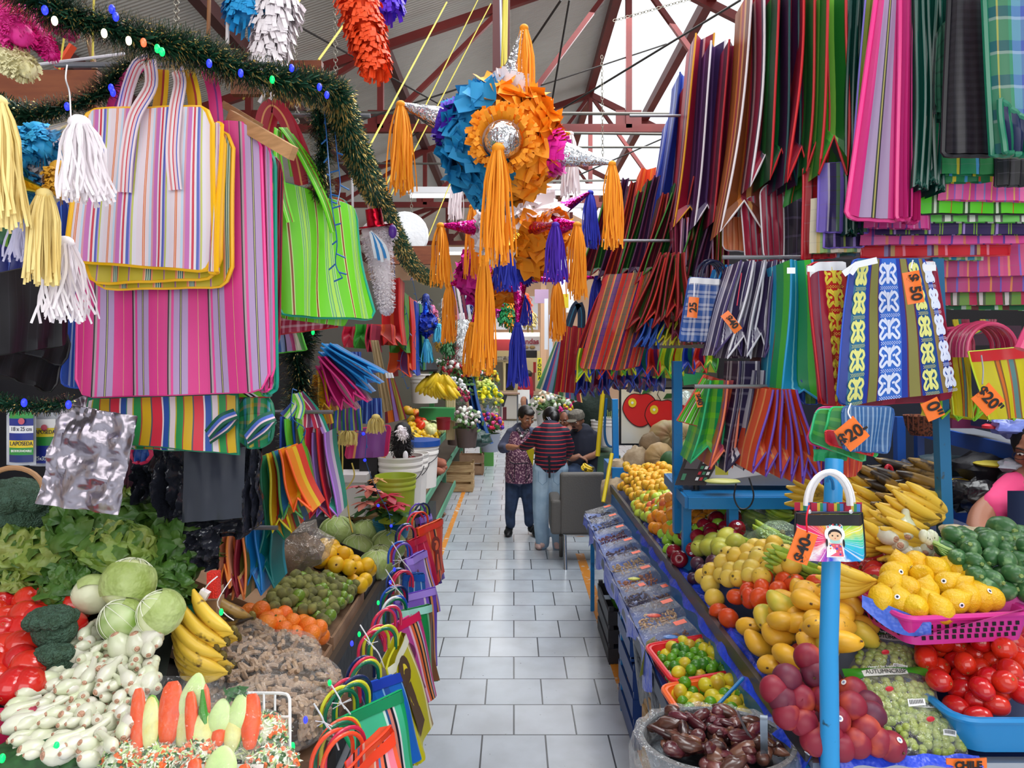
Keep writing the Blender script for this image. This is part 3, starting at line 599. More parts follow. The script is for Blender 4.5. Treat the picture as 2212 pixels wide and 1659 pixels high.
hems=[(1990,2180,330,378,2.42,'3:1c8a5a .6:e878b0 .2:17161c 3:2c8a4a .6:e0c820 .2:17161c 3:1c8a5a .6:4aa0e0 .2:17161c 3:2c8a44 .6:e0502c',1.2,None,'green tartan hem with yellow, blue and red lines'),(1975,2140,360,398,2.46,'2:2c8a54 .6:4aa0e0 2:1c7a4a .6:e0502c 2:2c8a54 .6:e8d020',2,None,'second green tartan hem, a little lower'),(2150,2240,330,402,2.40,'1:131218 .4:2e2a34',5,'k','black glossy pleated hem at the right edge'),(2030,2260,384,432,2.50,'2:f05aa8 .4:f0c060 1.4:e04a98 .4:8a6ad8 2:f878b8 .4:7a9ae0',5,None,'candy pink striped hem'),(1985,2250,415,462,2.54,'3:5ae01c .5:0f1014 .6:f0f4e8 .5:0f1014 3:6ae82c .3:d8402c',4,'k','lime green hem with black and white bars'),(1985,2250,448,480,2.58,'1:f0f4e8 .5:0f1014 3:4ad01c .5:0f1014',5,None,'lower lime green hem with white bars'),(1870,2010,445,492,2.56,'2:e0409a .4:f0a0d0 1:c83a80 .5:3a3a9a',5,None,'rose striped hem under the tall pink bag'),(1770,1880,415,500,2.66,'1:8a78d8 .3:e8e0f0 1:2a2448 .5:58883a 1:8a6ad0',2,'l','lavender trimmed dark hem left of the rose one'),(1890,2250,478,508,2.62,'3:33205a .6:8ab83a .3:33205a .5:b898e0 2:3a2460 .3:8ab83a .3:33205a .3:8ab83a',5,None,'dark purple hem with lime and lilac bars'),(1860,2250,496,530,2.66,'2:e0489a .4:3a48b0 2:e86ab0 .5:e88a5a',7,None,'magenta hem with blue lines'),(1735,1800,425,560,2.74,'1:b01c28 .3:5a0f18 1:c82430',2,'r','glossy red edged bag at the left end of the hems'),(1750,1860,490,548,2.70,'1:eadfc0 .5:e0c060 1:8ac060 .6:2c8a6a 1:e8e0d0',2,None,'cream and green striped hem beside the red edged bag'),(1782,1860,480,535,2.68,'2:2c2450 .5:9a80d8 2:2c2450 .4:8a9a3a',2,'l','navy hem with lilac bar'),(1862,2175,520,556,2.70,'3:d8142c .5:7a90c8 .3:3a2060 .5:c0a868 1:d8142c .4:f090a8',3.5,'r','scarlet hem with blue and sand stripes'),(1738,1870,545,560,2.76,'1:2c7a9a .6:8ab0d8 1:2c6a4a',3,None,'teal hem just above the white taped bags'),(1990,2250,545,600,2.78,'1:d0508a .5:e8a060 2:b83a78 .4:6a6ad0 1:d8608a',6,None,'dusty pink plaid hem right of the butterfly bag'),(2015,2120,540,562,2.74,'1:2ca0c8 .6:c8e0a0 1:8ab84a .5:f0e8d0',3,None,'aqua and green hem above the dusty pink ones'),(2020,2250,585,632,2.82,'2:c84a88 .4:f09a50 2:b0407a .4:5a6ad0',5,None,'second dusty pink plaid hem, lower'),(2035,2250,622,660,2.86,'2:c02c58 .6:1c6a44 1:e8e8e8 .6:1c6a44 2:58a83a',4,None,'wine and green barred hem with white lines'),(2045,2240,640,668,2.90,'2:0f6a40 .5:e0f0e8 .6:8ad050 1:7a1c34',3,None,'dark green hem with pale bars, lowest of the hems'),]
tm={'k':tBk,'r':M('d0142c',.25,coat=.4),'l':M('8a70e0',.3),None:None}
for x0,x1,yt,yb,Y,sp,rp_,t_,lab in hems:
 dy=U(-5,5)
 quadbag(lab,[(x0,yt-60),(x1,yt-66),(x1+3,yb+dy),(x0-3,yb)],Y,ST(sp,rp_,'3:%s .25:8a8490'%sp.split()[0].split(':')[1],5,.16),tm[t_],thick=.028,r=.0,nv=6,amp=.006,fr=4,tr=.005,group=None)
 # ================= butterfly bags
class Bfly:
 """woven butterflies as raised threads along chosen bands of the cloth"""
 def __init__(s,bands,mats,rows=6,v0=0.02,v1=1.0,w_=0.10,th=.011):s.bands=bands;s.mats=mats;s.rows=rows;s.v0=v0;s.v1=v1;s.w=w_;s.th=th
 def __call__(s,mb,base,off):
  out=[(0,-.95),(.25,-.45),(.75,-.98),(.95,-.6),(.62,0),(.98,.45),(.7,.95),(.2,.55),(0,.15)]
  for(u0,mi,wk)in s.bands:
   for r_ in range(s.rows):
    vc=s.v0+(r_+.45)*(s.v1-s.v0)/s.rows;hh=(s.v1-s.v0)/s.rows*.36;ww=s.w*wk/2
    Q=lambda x,y:base(min(.985,max(.015,u0+x*ww)),min(1,max(0,vc+y*hh)))+off
    for sg in(1,-1):
     pts=[Q(sg*a_,-b_)for a_,b_ in out];mb.ribbon(smp(pts,3),s.th,mi,side=off.normalized())
     mb.ribbon([Q(sg*.1,-.6),Q(sg*.45,-1.15)],s.th*.6,mi,side=off.normalized())
     mb.ribbon([Q(sg*.3,-.1),Q(sg*.55,-.2)],s.th*.8,mi,side=off.normalized())
    mb.ribbon([Q(0,-.95),Q(0,.8)],s.th*1.3,mi,side=off.normalized())
    vb=vc+hh*1.38
    for j in range(9):
     for q_ in(0,1,2):
      x=-1+2*(j+.5+.5*(q_%2))/9;y=vb+(q_-1)*hh*.12
      if y<1:mb.ribbon([base(u0+x*ww,y)+off,base(u0+(x+.11)*ww,y)+off],hh*.05*.6,mi,side=off.normalized())
mbf=ST('3:1c3ca0 8:2a78a0 2.5:1c3cb0 .6:6a2840 4.5:8a8a4a .6:6a2840 1.2:1c4ac0 10:3a78e0 2.5:1c3cb0 .6:6a2840 4.5:94904e .6:6a2840 2:1c3ca8 6.5:1a5a90 1:1c3ca8 2.4:9a8450 .5:6a2840 5.5:1c58c8 .8:1c3ca8',1)
quadbag('big blue bag woven with white and yellow butterflies',[(1838,560),(2000,560),(2066,842),(1796,878)],(2.32,2.4),mbf,tB,thick=.04,amp=.012,fr=1.3,r=.04,rt=.03,tr=.003,nu=20,nv=20,extra=Bfly([(.12,1,1.15),(.43,2,1.5),(.745,1,.95),(.925,2,.85)],[M('e6e88a',.5),M('dfe8ff',.5)],5,w_=.115,th=.009))
quadbag('scarlet bag woven with yellow butterflies, left of the blue one',[(1745,568),(1822,566),(1838,878),(1768,872)],(2.42,2.46),ST('2:8a1c40 .3:6a5a80 2:b01c38 5:e0302a .6:a01c30 1:d0403a 1.5:c8242c',1),tR,thick=.04,r=.03,tr=.004,extra=Bfly([(.58,1,4.6)],[M('f8e04a',.5)],6,w_=.1,th=.011),topband=(.03,tape))
quadbag('wine red bag with butterflies whose edge shows around the blue one',[(1990,566),(2020,566),(2062,862),(1800,880)],2.5,ST('3:8a1438 1:a82048',2),M('a01c40',.4),thick=.02,r=.03,topband=(.03,tape))
fold('cyan and green folded butterfly bag, left of the scarlet one',(1730,560),(1738,872),2.55,46,92,ST('1:1898c8 .2:8ae0f0 .5:1898c8 1:18a060 1:4ac83a',1),M('1a9ad0',.35),D=.3,gus=.04,hv=.05)
fold('deep blue folded bag with sand stripes beside the cyan one',(1712,575),(1728,820),2.62,30,50,ST('1:2c4a8a .4:a88a50 1:3c3a6a',1),M('2a4aa0',.4),D=.3,gus=.03,hv=.05)
fold('maroon folded bag hanging left of the cyan one',(1703,570),(1692,840),2.7,22,52,ST('1:6a1434 .2:a03c5a 1:52102c',1),M('8a1c38',.4),D=.3,gus=.05,hv=.05)
quadbag('blue and yellow butterfly bag bottom peeking out below the green one',[(1712,800),(1790,800),(1770,872),(1728,872)],2.6,ST('2:1c4ab0 3:5a8a4a 2:1c4ab0',1),tB,thick=.02,r=.03)
for k_,(x0,x1,y)in enumerate(((1700,1718,578),(1744,1760,574),(1996,2022,572))):
 MB().grid(lambda u,v_:P(x0+u*(x1-x0),y+v_*13,2.28),2,2).grid(lambda u,v_:P(x1-u*(x1-x0),y+v_*13,2.284),2,2).bd('white_tape',tape,label='white tape band '+('around the maroon and blue bags','on the left edge of the scarlet bag','right of the big blue bag')[k_],cat='tape')
MB().ribbon([P(1895,562,2.26),P(1850,572,2.25),P(1822,592,2.25)],.02).ribbon([P(1850,575,2.248),P(1838,592,2.248)],.016).bd('white_tape',tape,label='white tape tie knotted at the top left of the blue butterfly bag',cat='tape')
# ================= middle rows
quadbag('woven red shawl bag with green and violet patterned bands',[(1305,595),(1420,585),(1352,800),(1250,796)],3.9,ST(SE,2.2,'3:c8302c .5:2c3a5a',14,.14),None,thick=.03,amp=.012,name='woven_bag',r=.02)
quadbag('second woven red bag, right half of the red pair',[(1388,588),(1430,584),(1380,790),(1330,800)],3.85,ST(SE,1.4,'3:d8402c .5:2c3a5a',14,.12),tR,thick=.02,name='woven_bag',r=.0)
quadbag('crimson striped bag with a straight top hanging near the aisle',[(1216,700),(1264,708),(1256,850),(1198,846)],4.6,ST('2:a81828 .3:e8a030 1:c82030 .4:6a2048 .3:e07a2c 1:b01c2c',2),None,thick=.03,name='woven_bag',r=.01,handles=[[(1228,705),(1240,668),(1250,655)],[(1256,708),(1256,675),(1250,655)]],hw=.05,hmat=ST('1:1c3c5a .4:2c7a9a 1:17304a',1))
quadbag('green, blue and white striped shawl bag at the aisle corner',[(1200,738),(1236,740),(1258,870),(1158,838)],4.9,ST(SB,2),None,thick=.03,name='woven_bag',r=.0,amp=.02)
quadbag('dark red narrow woven bag left of the big red pair',[(1290,640),(1318,600),(1270,790),(1240,770)],4.2,ST('1:8a1c2c .3:d8602c .6:3a3a6a',2),tR,thick=.03,name='woven_bag')
for i in range(15):
 x=1268+i*17;m_=[ST('1:5a1428 .3:8a2c3c 1:4a1024',1),ST('1:1c4a24 .3:4a8a3a 1:143a1c',1),ST('1:3a1c40 .4:6a2c4c .8:2c1838',1),ST('1:7a1c24 .3:c8502c .8:5a141c',1)][i%4]
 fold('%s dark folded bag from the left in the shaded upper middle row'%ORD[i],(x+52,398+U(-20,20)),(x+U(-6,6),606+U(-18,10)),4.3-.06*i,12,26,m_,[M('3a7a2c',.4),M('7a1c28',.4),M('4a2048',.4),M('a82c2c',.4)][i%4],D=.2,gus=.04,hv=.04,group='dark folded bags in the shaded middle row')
for i in range(7):
 x=1374+i*17
 fold('%s red and green folded bag in the fan right of the woven red bags'%ORD[i],(1432+i*7,545+6*(i%3)),(x,716-5*i+U(-8,8)),3.7-.05*i,12,34,[ST('1:7a1c24 .4:3a5a2c .6:a83030',1),ST('1:3c5a28 .3:b02c2c 1:2c4a20',1),ST('1:9a2028 .3:d87a3a .6:5a2c30',1)][i%3],M(['a82c2c','9a2c3a','c8382c'][i%3],.4),D=.2,gus=.05,hv=.06,group='fan of red and green folded bags')
for i in range(6):
 x=1384+i*14
 fold('%s small folded bag from the left under the red and green fan'%ORD[i],(x+20,688),(x,748+U(-6,8)),3.62,12,22,[ST('1:1c3c8a .4:4a80c8',1),ST('1:b0a82c .4:b03c2c .6:3a7a3a',1)][i//3],[M('2a5ab8',.4),M('d8d030',.4)][i//3],D=.15,gus=.05,hv=.05,group='small folded bags under the red and green fan')
for i in range(9):
 x=1462+i*13
 fold('%s long dark strip bag from the left behind the blue plaid bag'%ORD[i],(x+4,470),(x,745+U(-12,8)),3.6,12,17,[ST('1:7a1c3c .4:b0506a 1:5a1430',1),ST('1:2c2048 .4:e0c0d0 .8:3c2450',1),ST('1:8a2c34 .4:d86a3a',1),ST('1:3a6a3a .4:c8a83a',1)][i%4],M(['8a2848','c898b8','a83a3a','6a8a3a'][i%4],.4),D=.15,gus=.03,hv=.04,group='long strip bags behind the blue plaid bag')
for i in range(12):
 x=1258+i*25;k_=i%4
 fold('%s bright folded bag from the left in the row above the apple painting'%ORD[i],(x+6,752),(x,822-1.5*i+U(-8,8)),3.95,20,32,[ST('1:7ab83a .4:c83a2c 1:e8d83a',1),ST('1:1c3ca8 .5:2c8a6a',1),ST('1:c8302c .5:5a2c7a',1),ST('1:d8e03a .5:3a8a4a',1)][k_],M(['d8e02c','2a48c0','e0402c','58b83a'][k_],.35),D=.2,gus=.06,hv=.06,group='bright folded bags above the apple painting')
for i in range(11):
 x=1255+i*17;k_=i%3
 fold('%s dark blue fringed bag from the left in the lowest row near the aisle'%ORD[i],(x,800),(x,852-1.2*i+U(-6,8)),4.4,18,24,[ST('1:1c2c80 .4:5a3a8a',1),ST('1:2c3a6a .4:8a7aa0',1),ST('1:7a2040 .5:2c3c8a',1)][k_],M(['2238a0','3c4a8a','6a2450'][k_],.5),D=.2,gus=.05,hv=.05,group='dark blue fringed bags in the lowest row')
pl,_,_=quadbag('small blue and white plaid bag with navy tube handles',[(1488,600),(1558,604),(1552,738),(1466,736)],3.1,ST('3:3a68b8 1:b8c0d8 .6:2a4a90 1:c8cce0',3,'2:3a60a8 1:c0c8dc .5:24408a 1:c8cce0',5,.5),M('2a50a0',.4),thick=.03,r=.01,topband=(.025,tape))
loops(1536,598,3.12,.055,5,[M('14163a',.25)],pl,rt=.005,hgt=1.3,sp=.016)
for i in range(4):
 fold('%s sky blue folded bag from the left beside the plaid one'%ORD[i],(1568+i*10,572),(1532+i*18,716+4*i),3.15+.03*i,14,26,ST('1:1c80c8 .3:7ac0e8 1:1868a8',1),M('1c90e0',.35),D=.2,gus=.06,hv=.08,group='sky blue folded bags beside the plaid one')
for i,(tx,bx,by,wb)in enumerate(((1612,1568,768,60),(1640,1600,774,52),(1662,1634,770,46),(1688,1668,772,40),(1704,1692,775,30))):
 fold('%s grey violet and white striped folded bag from the left'%ORD[i],(tx,562),(bx,by),2.85-.03*i,24,wb,ST('1:3c3058 .3:e6e4ee .3:4a3c66 1:a8a4b8 .5:e6e4ee .6:3c3058',1.5),M(['4a3c70','e8e6f0','dcdae6','4a3c70','dcdae6'][i],.4),D=.25,gus=.05,hv=.09,group='grey violet and white striped folded bags')
gs_,_,_=quadbag('green bag with white and maroon stripes above the scale',[(1520,810),(1568,825),(1530,925),(1462,908)],3.0,ST('2:58b82c .4:f0f0e0 1:58b82c .5:8a2c40 .4:f0f0e0',4),M('c8402c',.4),thick=.02,r=.0,topband=(.012,M('b0402c',.5)))
quadbag('green and maroon striped bag end just under the first',[(1500,900),(1552,880),(1545,962),(1492,945)],3.1,ST('1:7a4a3a .5:e8d8c8 1:6a3a34',5),tR,thick=.02,r=0)
low=[((1556,822),(1522,1000),2.9,36,62,ST('1:1c9a60 .5:58c83a .6:a8e03a 1:1c9a60',1,'2:1c9a5a 1:58c83a',5),M('28b070',.3),'green and lime checked'),((1586,822),(1562,1010),2.85,24,48,ST('1:e8785a .5:d84a9a 1:e88a4a .4:8a4ac0',1,'2:e8705a 1:c84a9a',4),M('f0805a',.35),'salmon and pink checked'),((1618,780),(1598,1020),2.8,40,56,ST('1:2c2448 .4:e8e6f0 .4:2c2448 .7:e8e6f0 .8:342a50',1.5,'3:2c2448 .6:c8c4d8',7,.2),M('2c2448',.4),'navy and white barred'),((1640,800),(1622,1016),2.78,20,34,ST('1:e8e6f0 .5:2c2448 1:dcdae6',1),M('2c2448',.4),'white and navy barred'),((1655,830),(1646,985),2.9,24,28,ST('1:e0b82c .4:c82c2c 1:c8a02c .5:a82c2c',1),M('c82c2c',.4),'mustard and red'),((1672,800),(1668,960),2.95,18,24,ST('1:1c48a8 .4:2c9ac0',1),tB,'blue')]
for t_,b_,Y,wt,wb,m_,tr_,lab in low:
 fold('%s folded bag in the lower row behind the scale'%lab,t_,b_,Y,wt,wb,m_,tr_,D=.25,gus=.06,hv=.07)
for i,(tx,bx,by,wb)in enumerate(((1676,1652,1022,44),(1686,1682,1030,42),(1698,1708,1034,40),(1708,1736,1040,38),(1716,1756,1045,34))):
 fold('%s orange folded bag with violet piping from the left'%ORD[i],(tx,842),(bx,by),2.6-.03*i,16,wb*1.25,ST('1:e8583a .25:f0a060 1:e8603a .25:f0a060 1:e0502c',1),M('6a48b8',.4),D=.25,gus=.07,hv=.09,group='orange folded bags with violet piping')
quadbag('rear orange and violet striped bag below the green mesh bags',[(1810,940),(1862,940),(1860,1030),(1806,1032)],2.5,ST('2:d8503a .3:f0905a 2:d8503a .4:5a3a9a',4),None,thick=.02)
quadbag('rear orange and violet striped bag behind the blue pole',[(1756,960),(1800,960),(1792,1045),(1754,1040)],2.52,ST('1:5a3a9a 1:e0583a',4),None,thick=.02)
quadbag('rosy mesh bag behind the green ones',[(1768,880),(1860,880),(1850,988),(1740,955)],2.3,ST('1:c04a70 .3:8a3a5a',3,'1:2c6a4a .5:c04a70',4),tMg,thick=.012,r=.02)
quadbag('left green mesh bag with rounded corners',[(1765,885),(1840,885),(1872,1000),(1744,950)],2.26,ST('3:2c9a4a 1:6ab83a',2,'2:2c8a4a 1:6ac04a',3),M('30b878',.3),thick=.012,r=.02)
quadbag('right green mesh bag tilted under the blue mesh bag',[(1795,880),(1875,880),(1900,990),(1780,940)],2.23,ST('3:2ca04a 1:58b83a',2,'2:2c8a4a 1:7ac04a',3),M('28c070',.3),thick=.012,r=.02)
quadbag('red corner of a mesh bag between green and blue ones',[(1780,930),(1850,935),(1888,985),(1785,958)],2.21,ST('2:c82c3c .5:8a8a70',3),tR,thick=.008,r=.01)
quadbag('pale green cloth corner hanging at the pole top',[(1755,970),(1830,972),(1826,995),(1756,996)],2.32,ST('2:2cb070 .5:30a060',2),None,thick=.01,r=0)
quadbag('blue mesh bag with fine white stripes behind the $20 card',[(1820,878),(1930,880),(1922,978),(1820,972)],2.19,ST('1.4:2c64a0 .7:9ab8d8',12,'2:2c64a0 1:4a80b8',6,.2),M('2a5a9a',.4),thick=.012,r=.02)
for i,(cs,Y)in enumerate(((([(2048,745),(2086,750),(2100,903),(2056,895)]),2.5),(([(2092,760),(2230,748),(2240,900),(2132,905)]),2.35))):
 yb,_,_=quadbag(('yellow striped bag half hidden behind the butterfly bag','yellow striped bag with red top and pink tube handles')[i],cs,Y,ST('4:d8cc14 .4:8a5a2c .8:d87028 .4:8a5a2c 1.2:d8cc14 .3:c8602c .8:5a8a8a .4:8a5a2c',1.6),M('c8e02c',.4),thick=.04,r=.0,topband=(.035,M('c81c24',.3)),tr=.003)
 loops(*(((2070,745),(2150,752))[i]),Y+.01,(.055,.085)[i],7,[M('c03060',.22,coat=.4),M('a82850',.22,coat=.4)],yb,rt=.007,hgt=1.0,sp=.022)
hb=M('d8cc14',.5)
for i in range(5):
 x=2050+i*38
 fold('%s yellow folded bag hem from the left under the yellow bags'%ORD[i],(x,860),(x,908+U(-4,4)),2.6,30,36,ST('2:d8cc14 .4:8a5a2c .6:d87028',1),M('8ad02c',.4),D=.15,gus=.04,hv=.03,group='yellow folded bag hems')
mg=T('tube_handle_bag','dark bag with a rack of yellow and pink tube handles in the shade','bag',P(2110,700,2.9))
MB().box(P(2120,725,2.95),(.3,.04,.08)).bd('bag_body',M('3a1c30',.5),mg)
for i in range(6):MB().tube([P(2060+i*6+30*(1-cos(a_)),690-30*sin(a_)*-1,2.9+.01*i)for a_ in[PI*k_/10 for k_ in range(11)]],.006,6).bd('handle',M(['c8b828','c8b828','1c6a5a','8a1c40','8a1c40','a02c50'][i],.3),mg)
MB().tube(smp([P(2238,690,2.2),P(2222,720,2.2),P(2206,755,2.2)],4),.02,8).bd('pink_rods',M('e84a80',.3),label='bundle of pink plastic tubes sticking in at the right edge',cat='handles')
tagcard('orange card reading $50 on the blue butterfly bag',1973,621,2.2,.052,.098,10,'$ 50',.045,tang=-80,string=[(1972,562,2.2),(1968,580,2.19)])
tagcard('orange card reading $20 on the right yellow bag',2134,863,2.18,.072,.072,42,'$20"',.048,tang=-48,string=[(2120,768,2.25),(2124,800,2.2),(2122,830,2.17)],scol=M('8a8a90',.5))
tagcard('orange card reading 0 between the butterfly and yellow bags',2015,884,2.22,.055,.06,25,'0"',.055,tang=-68)
tagcard('orange card reading $20 on the blue mesh bag',1840,937,2.08,.072,.075,40,'$20-',.05,tang=32,string=[(1838,872,2.12),(1832,890,2.09),(1838,904,2.07)])
tagcard('orange card reading 25 on the blue plaid bag',1497,664,2.98,.042,.085,-6,'25',.042,tang=90,string=[(1500,610,3.0),(1499,640,2.97)])
tagcard('orange card reading $40 on the grey violet bags',1580,696,2.7,.085,.036,-52,'$40',.034,tang=-52,string=[(1602,590,2.75),(1592,660,2.69)],scol=M('c02040',.5))
tagcard('orange card reading $40 on the green striped bag',1509,863,2.92,.022,.062,12,'$40',.03,tang=-72)
# ================= produce prototypes
def sph(prof_fn,n=18,k=11,fn=None):
 mb=MB();prof=[prof_fn(i/k)for i in range(k+1)];return mb.lathe(prof,n,fn=fn)
def ballprof(r,top=0.0,bot=0.0,el=1.0,pear=0.0):
 def f(t):
  a=PI*t;rr=r*sin(a);z=-r*el*cos(a)
  if t>.5:z-=top*r*math.exp(-(rr/(r*.35))**2)
  else:z+=bot*r*math.exp(-(rr/(r*.35))**2)
  rr*=1-pear*max(0,t-.35)*1.1
  return(max(rr,0)if 0<t<1 else 0,z)
 return f
def proto(name,label,cat,group,mb,mats,parts=()):
 o=mb.bd(name,mats,loc=(0,0,0),label=label,cat=cat,group=group)
 for p in parts:p[1].bd(p[0],p[2],o,label=p[3]if len(p)>3 else None)
 o.location=(0,0,-5)
 return o
stemg=M('5a6a2a',.6);stemb=M('5a3f24',.7);stick=M('f4f4f4',.4);stickd=M('1c2a4a',.4)
def stem(z,r=.003,h=.014,m=None):return('stem',MB().tube([(0,0,z),(.001,0,z+h*.6),(.004,0,z+h)],[r*1.3,r,r*1.2],6),m or stemb)
def sticker(r,th=.6,dark=False,el=1.0):
 mb=MB();c=V((sin(th),0,cos(th)*el))*r*1.012;q=V((sin(th),0,cos(th))).to_track_quat('Z','Y').to_matrix()
 mb.lathe([(0,0.0008),(r*.2,0.0002)],12,c,mat=q);mb.lathe([(0,0.0014),(r*.1,0.001)],8,c,mi=1,mat=q)
 return('sticker',mb,[stick,stickd if dark else M('8a9ac0',.5)])
def calyx(z,r,m,n_=5):
 mb=MB()
 for i in range(n_):
  a=2*PI*i/n_;mb.ribbon([(0,0,z),(cos(a)*r*.5,sin(a)*r*.5,z+.002),(cos(a)*r,sin(a)*r,z-.003)],r*.4,side=V((0,0,1)))
 return('calyx',mb,m)
H=-5
def pile(pr,poly,zf,d,xr,yr,label=None,group=None,rot='any',jit=.18,zj=.2,skip=0.0,h0=.0,sc_=(.9,1.08),lay=1):
 out=0;prs=pr if isinstance(pr,(list,tuple))else[pr]
 for L_ in range(lay):
  dy=d*.86;j=0;y=yr[0]+L_*dy*.4
  while y<yr[1]:
   x=xr[0]+(d/2 if j%2 else 0)+L_*d*.5
   while x<xr[1]:
    xx=x+U(-jit,jit)*d;yy=y+U(-jit,jit)*d
    p=V((xx,yy,zf(xx,yy)+h0+U(-zj,zj)*d+L_*d*.72));q=proj(p)
    x+=d
    if not inpoly(q[0],q[1],poly)or R.random()<skip+.3*L_:continue
    if rot=='any':e=rrot()
    elif rot=='up':e=Euler((U(-.7,.7),U(-.7,.7),U(0,6.28)))
    else:e=rot()
    k=R.choice(prs);o=dup(k,p,e,U(*sc_),label,group);out+=1
   y+=dy;j+=1
 return out
used=[]
def P_(name,label,cat,group,mb,mats,parts=()):
 o=proto(name,label,cat,group,mb,mats,parts);used.append(o);return o
skinb=dict(bump=.15,bsc=120)
orange_=P_('orange','o','orange','g',sph(ballprof(.038,.06)),M('f08a10',.4,h2='f0a020',sc_=12,bump=.25,bsc=160),[stem(.0345,.004,.003,stemg),sticker(.038,.8)])
mandarin=P_('mandarin','o','mandarin','g',sph(ballprof(.034,.14,.05,.86)),M('eda418',.42,h2='d8b02c',sc_=14,bump=.25,bsc=150),[stem(.025,.003,.004,stemg)])
lorange=P_('orange','o','orange','g',sph(ballprof(.037,.05)),M('f0701a',.38,h2='f58a28',sc_=12,bump=.25,bsc=150),[stem(.034,.004,.003,stemg)])
quince=P_('yellow_fruit','o','fruit','g',sph(ballprof(.044,.12,.1,.92)),M('f0c01c',.42,h2='e0a818',sc_=10),[stem(.036,.004,.008)])
gapple=P_('green_apple','o','apple','g',sph(ballprof(.036,.28,.12,.92)),M('8cc832',.2,h2='a8dc4a',sc_=9),[stem(.024,.002,.02),sticker(.036,1.0)])
rapple=P_('dark_red_apple','o','apple','g',sph(ballprof(.041,.3,.12,.95)),M('7a1224',.15,h2='a02034',sc_=9,thr=.6),[stem(.026,.002,.02),sticker(.04,1.2)])
capple=P_('red_apple','o','apple','g',sph(ballprof(.036,.28,.12,.92)),M('d8504a',.2,h2='e8a04a',sc_=8),[stem(.024,.002,.02),sticker(.036,1.0)])
ypear=P_('green_pear','o','pear','g',sph(ballprof(.038,.05,.1,1.15,.35)),M('b4d23c',.3,h2='c8dc5a',sc_=9),[stem(.044,.002,.018),sticker(.036,1.4)])
pear=P_('pear','o','pear','g',sph(ballprof(.045,.05,.1,1.1,.35)),M('c8c44a',.4,h2='a8b040',sc_=14),[stem(.05,.002,.02),sticker(.04,1.5,el=1.1)])
plum=P_('plum','o','plum','g',sph(ballprof(.031,.15,.02)),M('3c2440',.3,h2='5a3038',sc_=14),[stem(.027,.0015,.01)])
guava=P_('guava','o','guava','g',sph(ballprof(.037,.02,.04,1.05)),M('ecd25c',.42,h2='e8c450',sc_=8),[('blossom_end',MB().lathe([(0,-.0395),(.005,-.041),(.006,-.038)],8),M('6a5a2c',.8)),stem(.038,.002,.004)])
guava2=P_('guava','o','guava','g',sph(ballprof(.037,.02,.04,1.08)),M('eac448',.42,h2='9a7a34',sc_=55,thr=.68,soft=.03),[('blossom_end',MB().lathe([(0,-.0405),(.005,-.042),(.006,-.039)],8),M('6a5a2c',.8))])
persim=P_('persimmon','o','persimmon','g',sph(ballprof(.042,.22,.1,.8)),M('e8581c',.3,h2='d8441c',sc_=9),[calyx(.029,.016,M('6a5a2c',.7),4)])
mangof=lambda p,a,t:V((p.x*(1+.16*sin(p.z*24)),p.y*.8,p.z))+V((.35*p.z*p.z/.06,0,0))
mango=P_('mango','o','mango','g',sph(ballprof(.042,0,0,1.42,.12),18,12,mangof),M('f0b42c',.38,h2='e0ac34',sc_=9),[stem(.058,.003,.004)])
mango2=P_('mango','o','mango','g',sph(ballprof(.043,0,0,1.35,.1),18,12,mangof),M('e8b038',.4,h2='6a5424',sc_=70,thr=.69,soft=.02),[stem(.056,.003,.004)])
mango3=P_('mango','o','mango','g',sph(ballprof(.041,0,0,1.4,.1),18,12,mangof),M('d8b83c',.4,h2='a8b040',sc_=12),[stem(.056,.003,.004)])
peach=P_('peach','o','peach','g',sph(ballprof(.042,.2,.02,1.0),20,12,lambda p,a,t:p*(1-.05*math.exp(-(sin(a/2)/.12)**2))),M('8a1c34',.5,h2='e86a3c',sc_=9,thr=.62,soft=.12),[stem(.034,.003,.004),sticker(.042,1.0)])
peach2=P_('peach','o','peach','g',sph(ballprof(.043,.2,.02,1.0),20,12,lambda p,a,t:p*(1-.05*math.exp(-(sin(a/2)/.12)**2))),M('54203c',.5,h2='7a2438',sc_=9),[stem(.034,.003,.004)])
btom=P_('tomato','o','tomato','g',sph(ballprof(.044,.2,.05,.82)),M('c8202c',.16,h2='d03a3c',sc_=6,coat=.3),[calyx(.031,.012,stemg)])
romaf=lambda p,a,t:V((p.x*(1+.03*cos(3*a)),p.y,p.z))
roma=P_('roma_tomato','o','tomato','g',sph(ballprof(.030,.12,0,1.3),18,11,romaf),M('d4201c',.14,h2='c01a20',sc_=6,coat=.4),[calyx(.034,.007,M('a8703a',.6))])
roma2=P_('roma_tomato','o','tomato','g',sph(ballprof(.031,.12,0,1.2),18,11,romaf),M('e0381c',.14,h2='c8201c',sc_=5,coat=.4),[calyx(.033,.007,M('a8703a',.6))])
def lemf(p,a,t):
 q=V(p)
 if t>.86:q.z+=(t-.86)*.09
 if t<.1:q.z-=(.1-t)*.05
 return q
lemon=P_('lemon','o','lemon','g',sph(ballprof(.037,0,0,1.12),18,13,lemf),M('eab414',.35,h2='e8c020',sc_=7,bump=.25,bsc=130),[stem(-.045,.003,.002,stemg),sticker(.038,1.35,True)])
lime=P_('lime','o','lime','g',sph(ballprof(.021,0,0,1.08),14,9),M('6aa81c',.25,h2='4a841c',sc_=12),[stem(.0225,.002,.002,stemg)])
lime2=P_('lime','o','lime','g',sph(ballprof(.022,0,0,1.05),14,9),M('2c641c',.25,h2='4a8a24',sc_=12),[stem(.0225,.002,.002,stemg)])
ylime=P_('yellow_lime','o','lime','g',sph(ballprof(.026,0,0,1.1),14,9),M('d8c82c',.3,h2='c89a34',sc_=18,thr=.58,soft=.1),[stem(.028,.002,.002,stemg)])
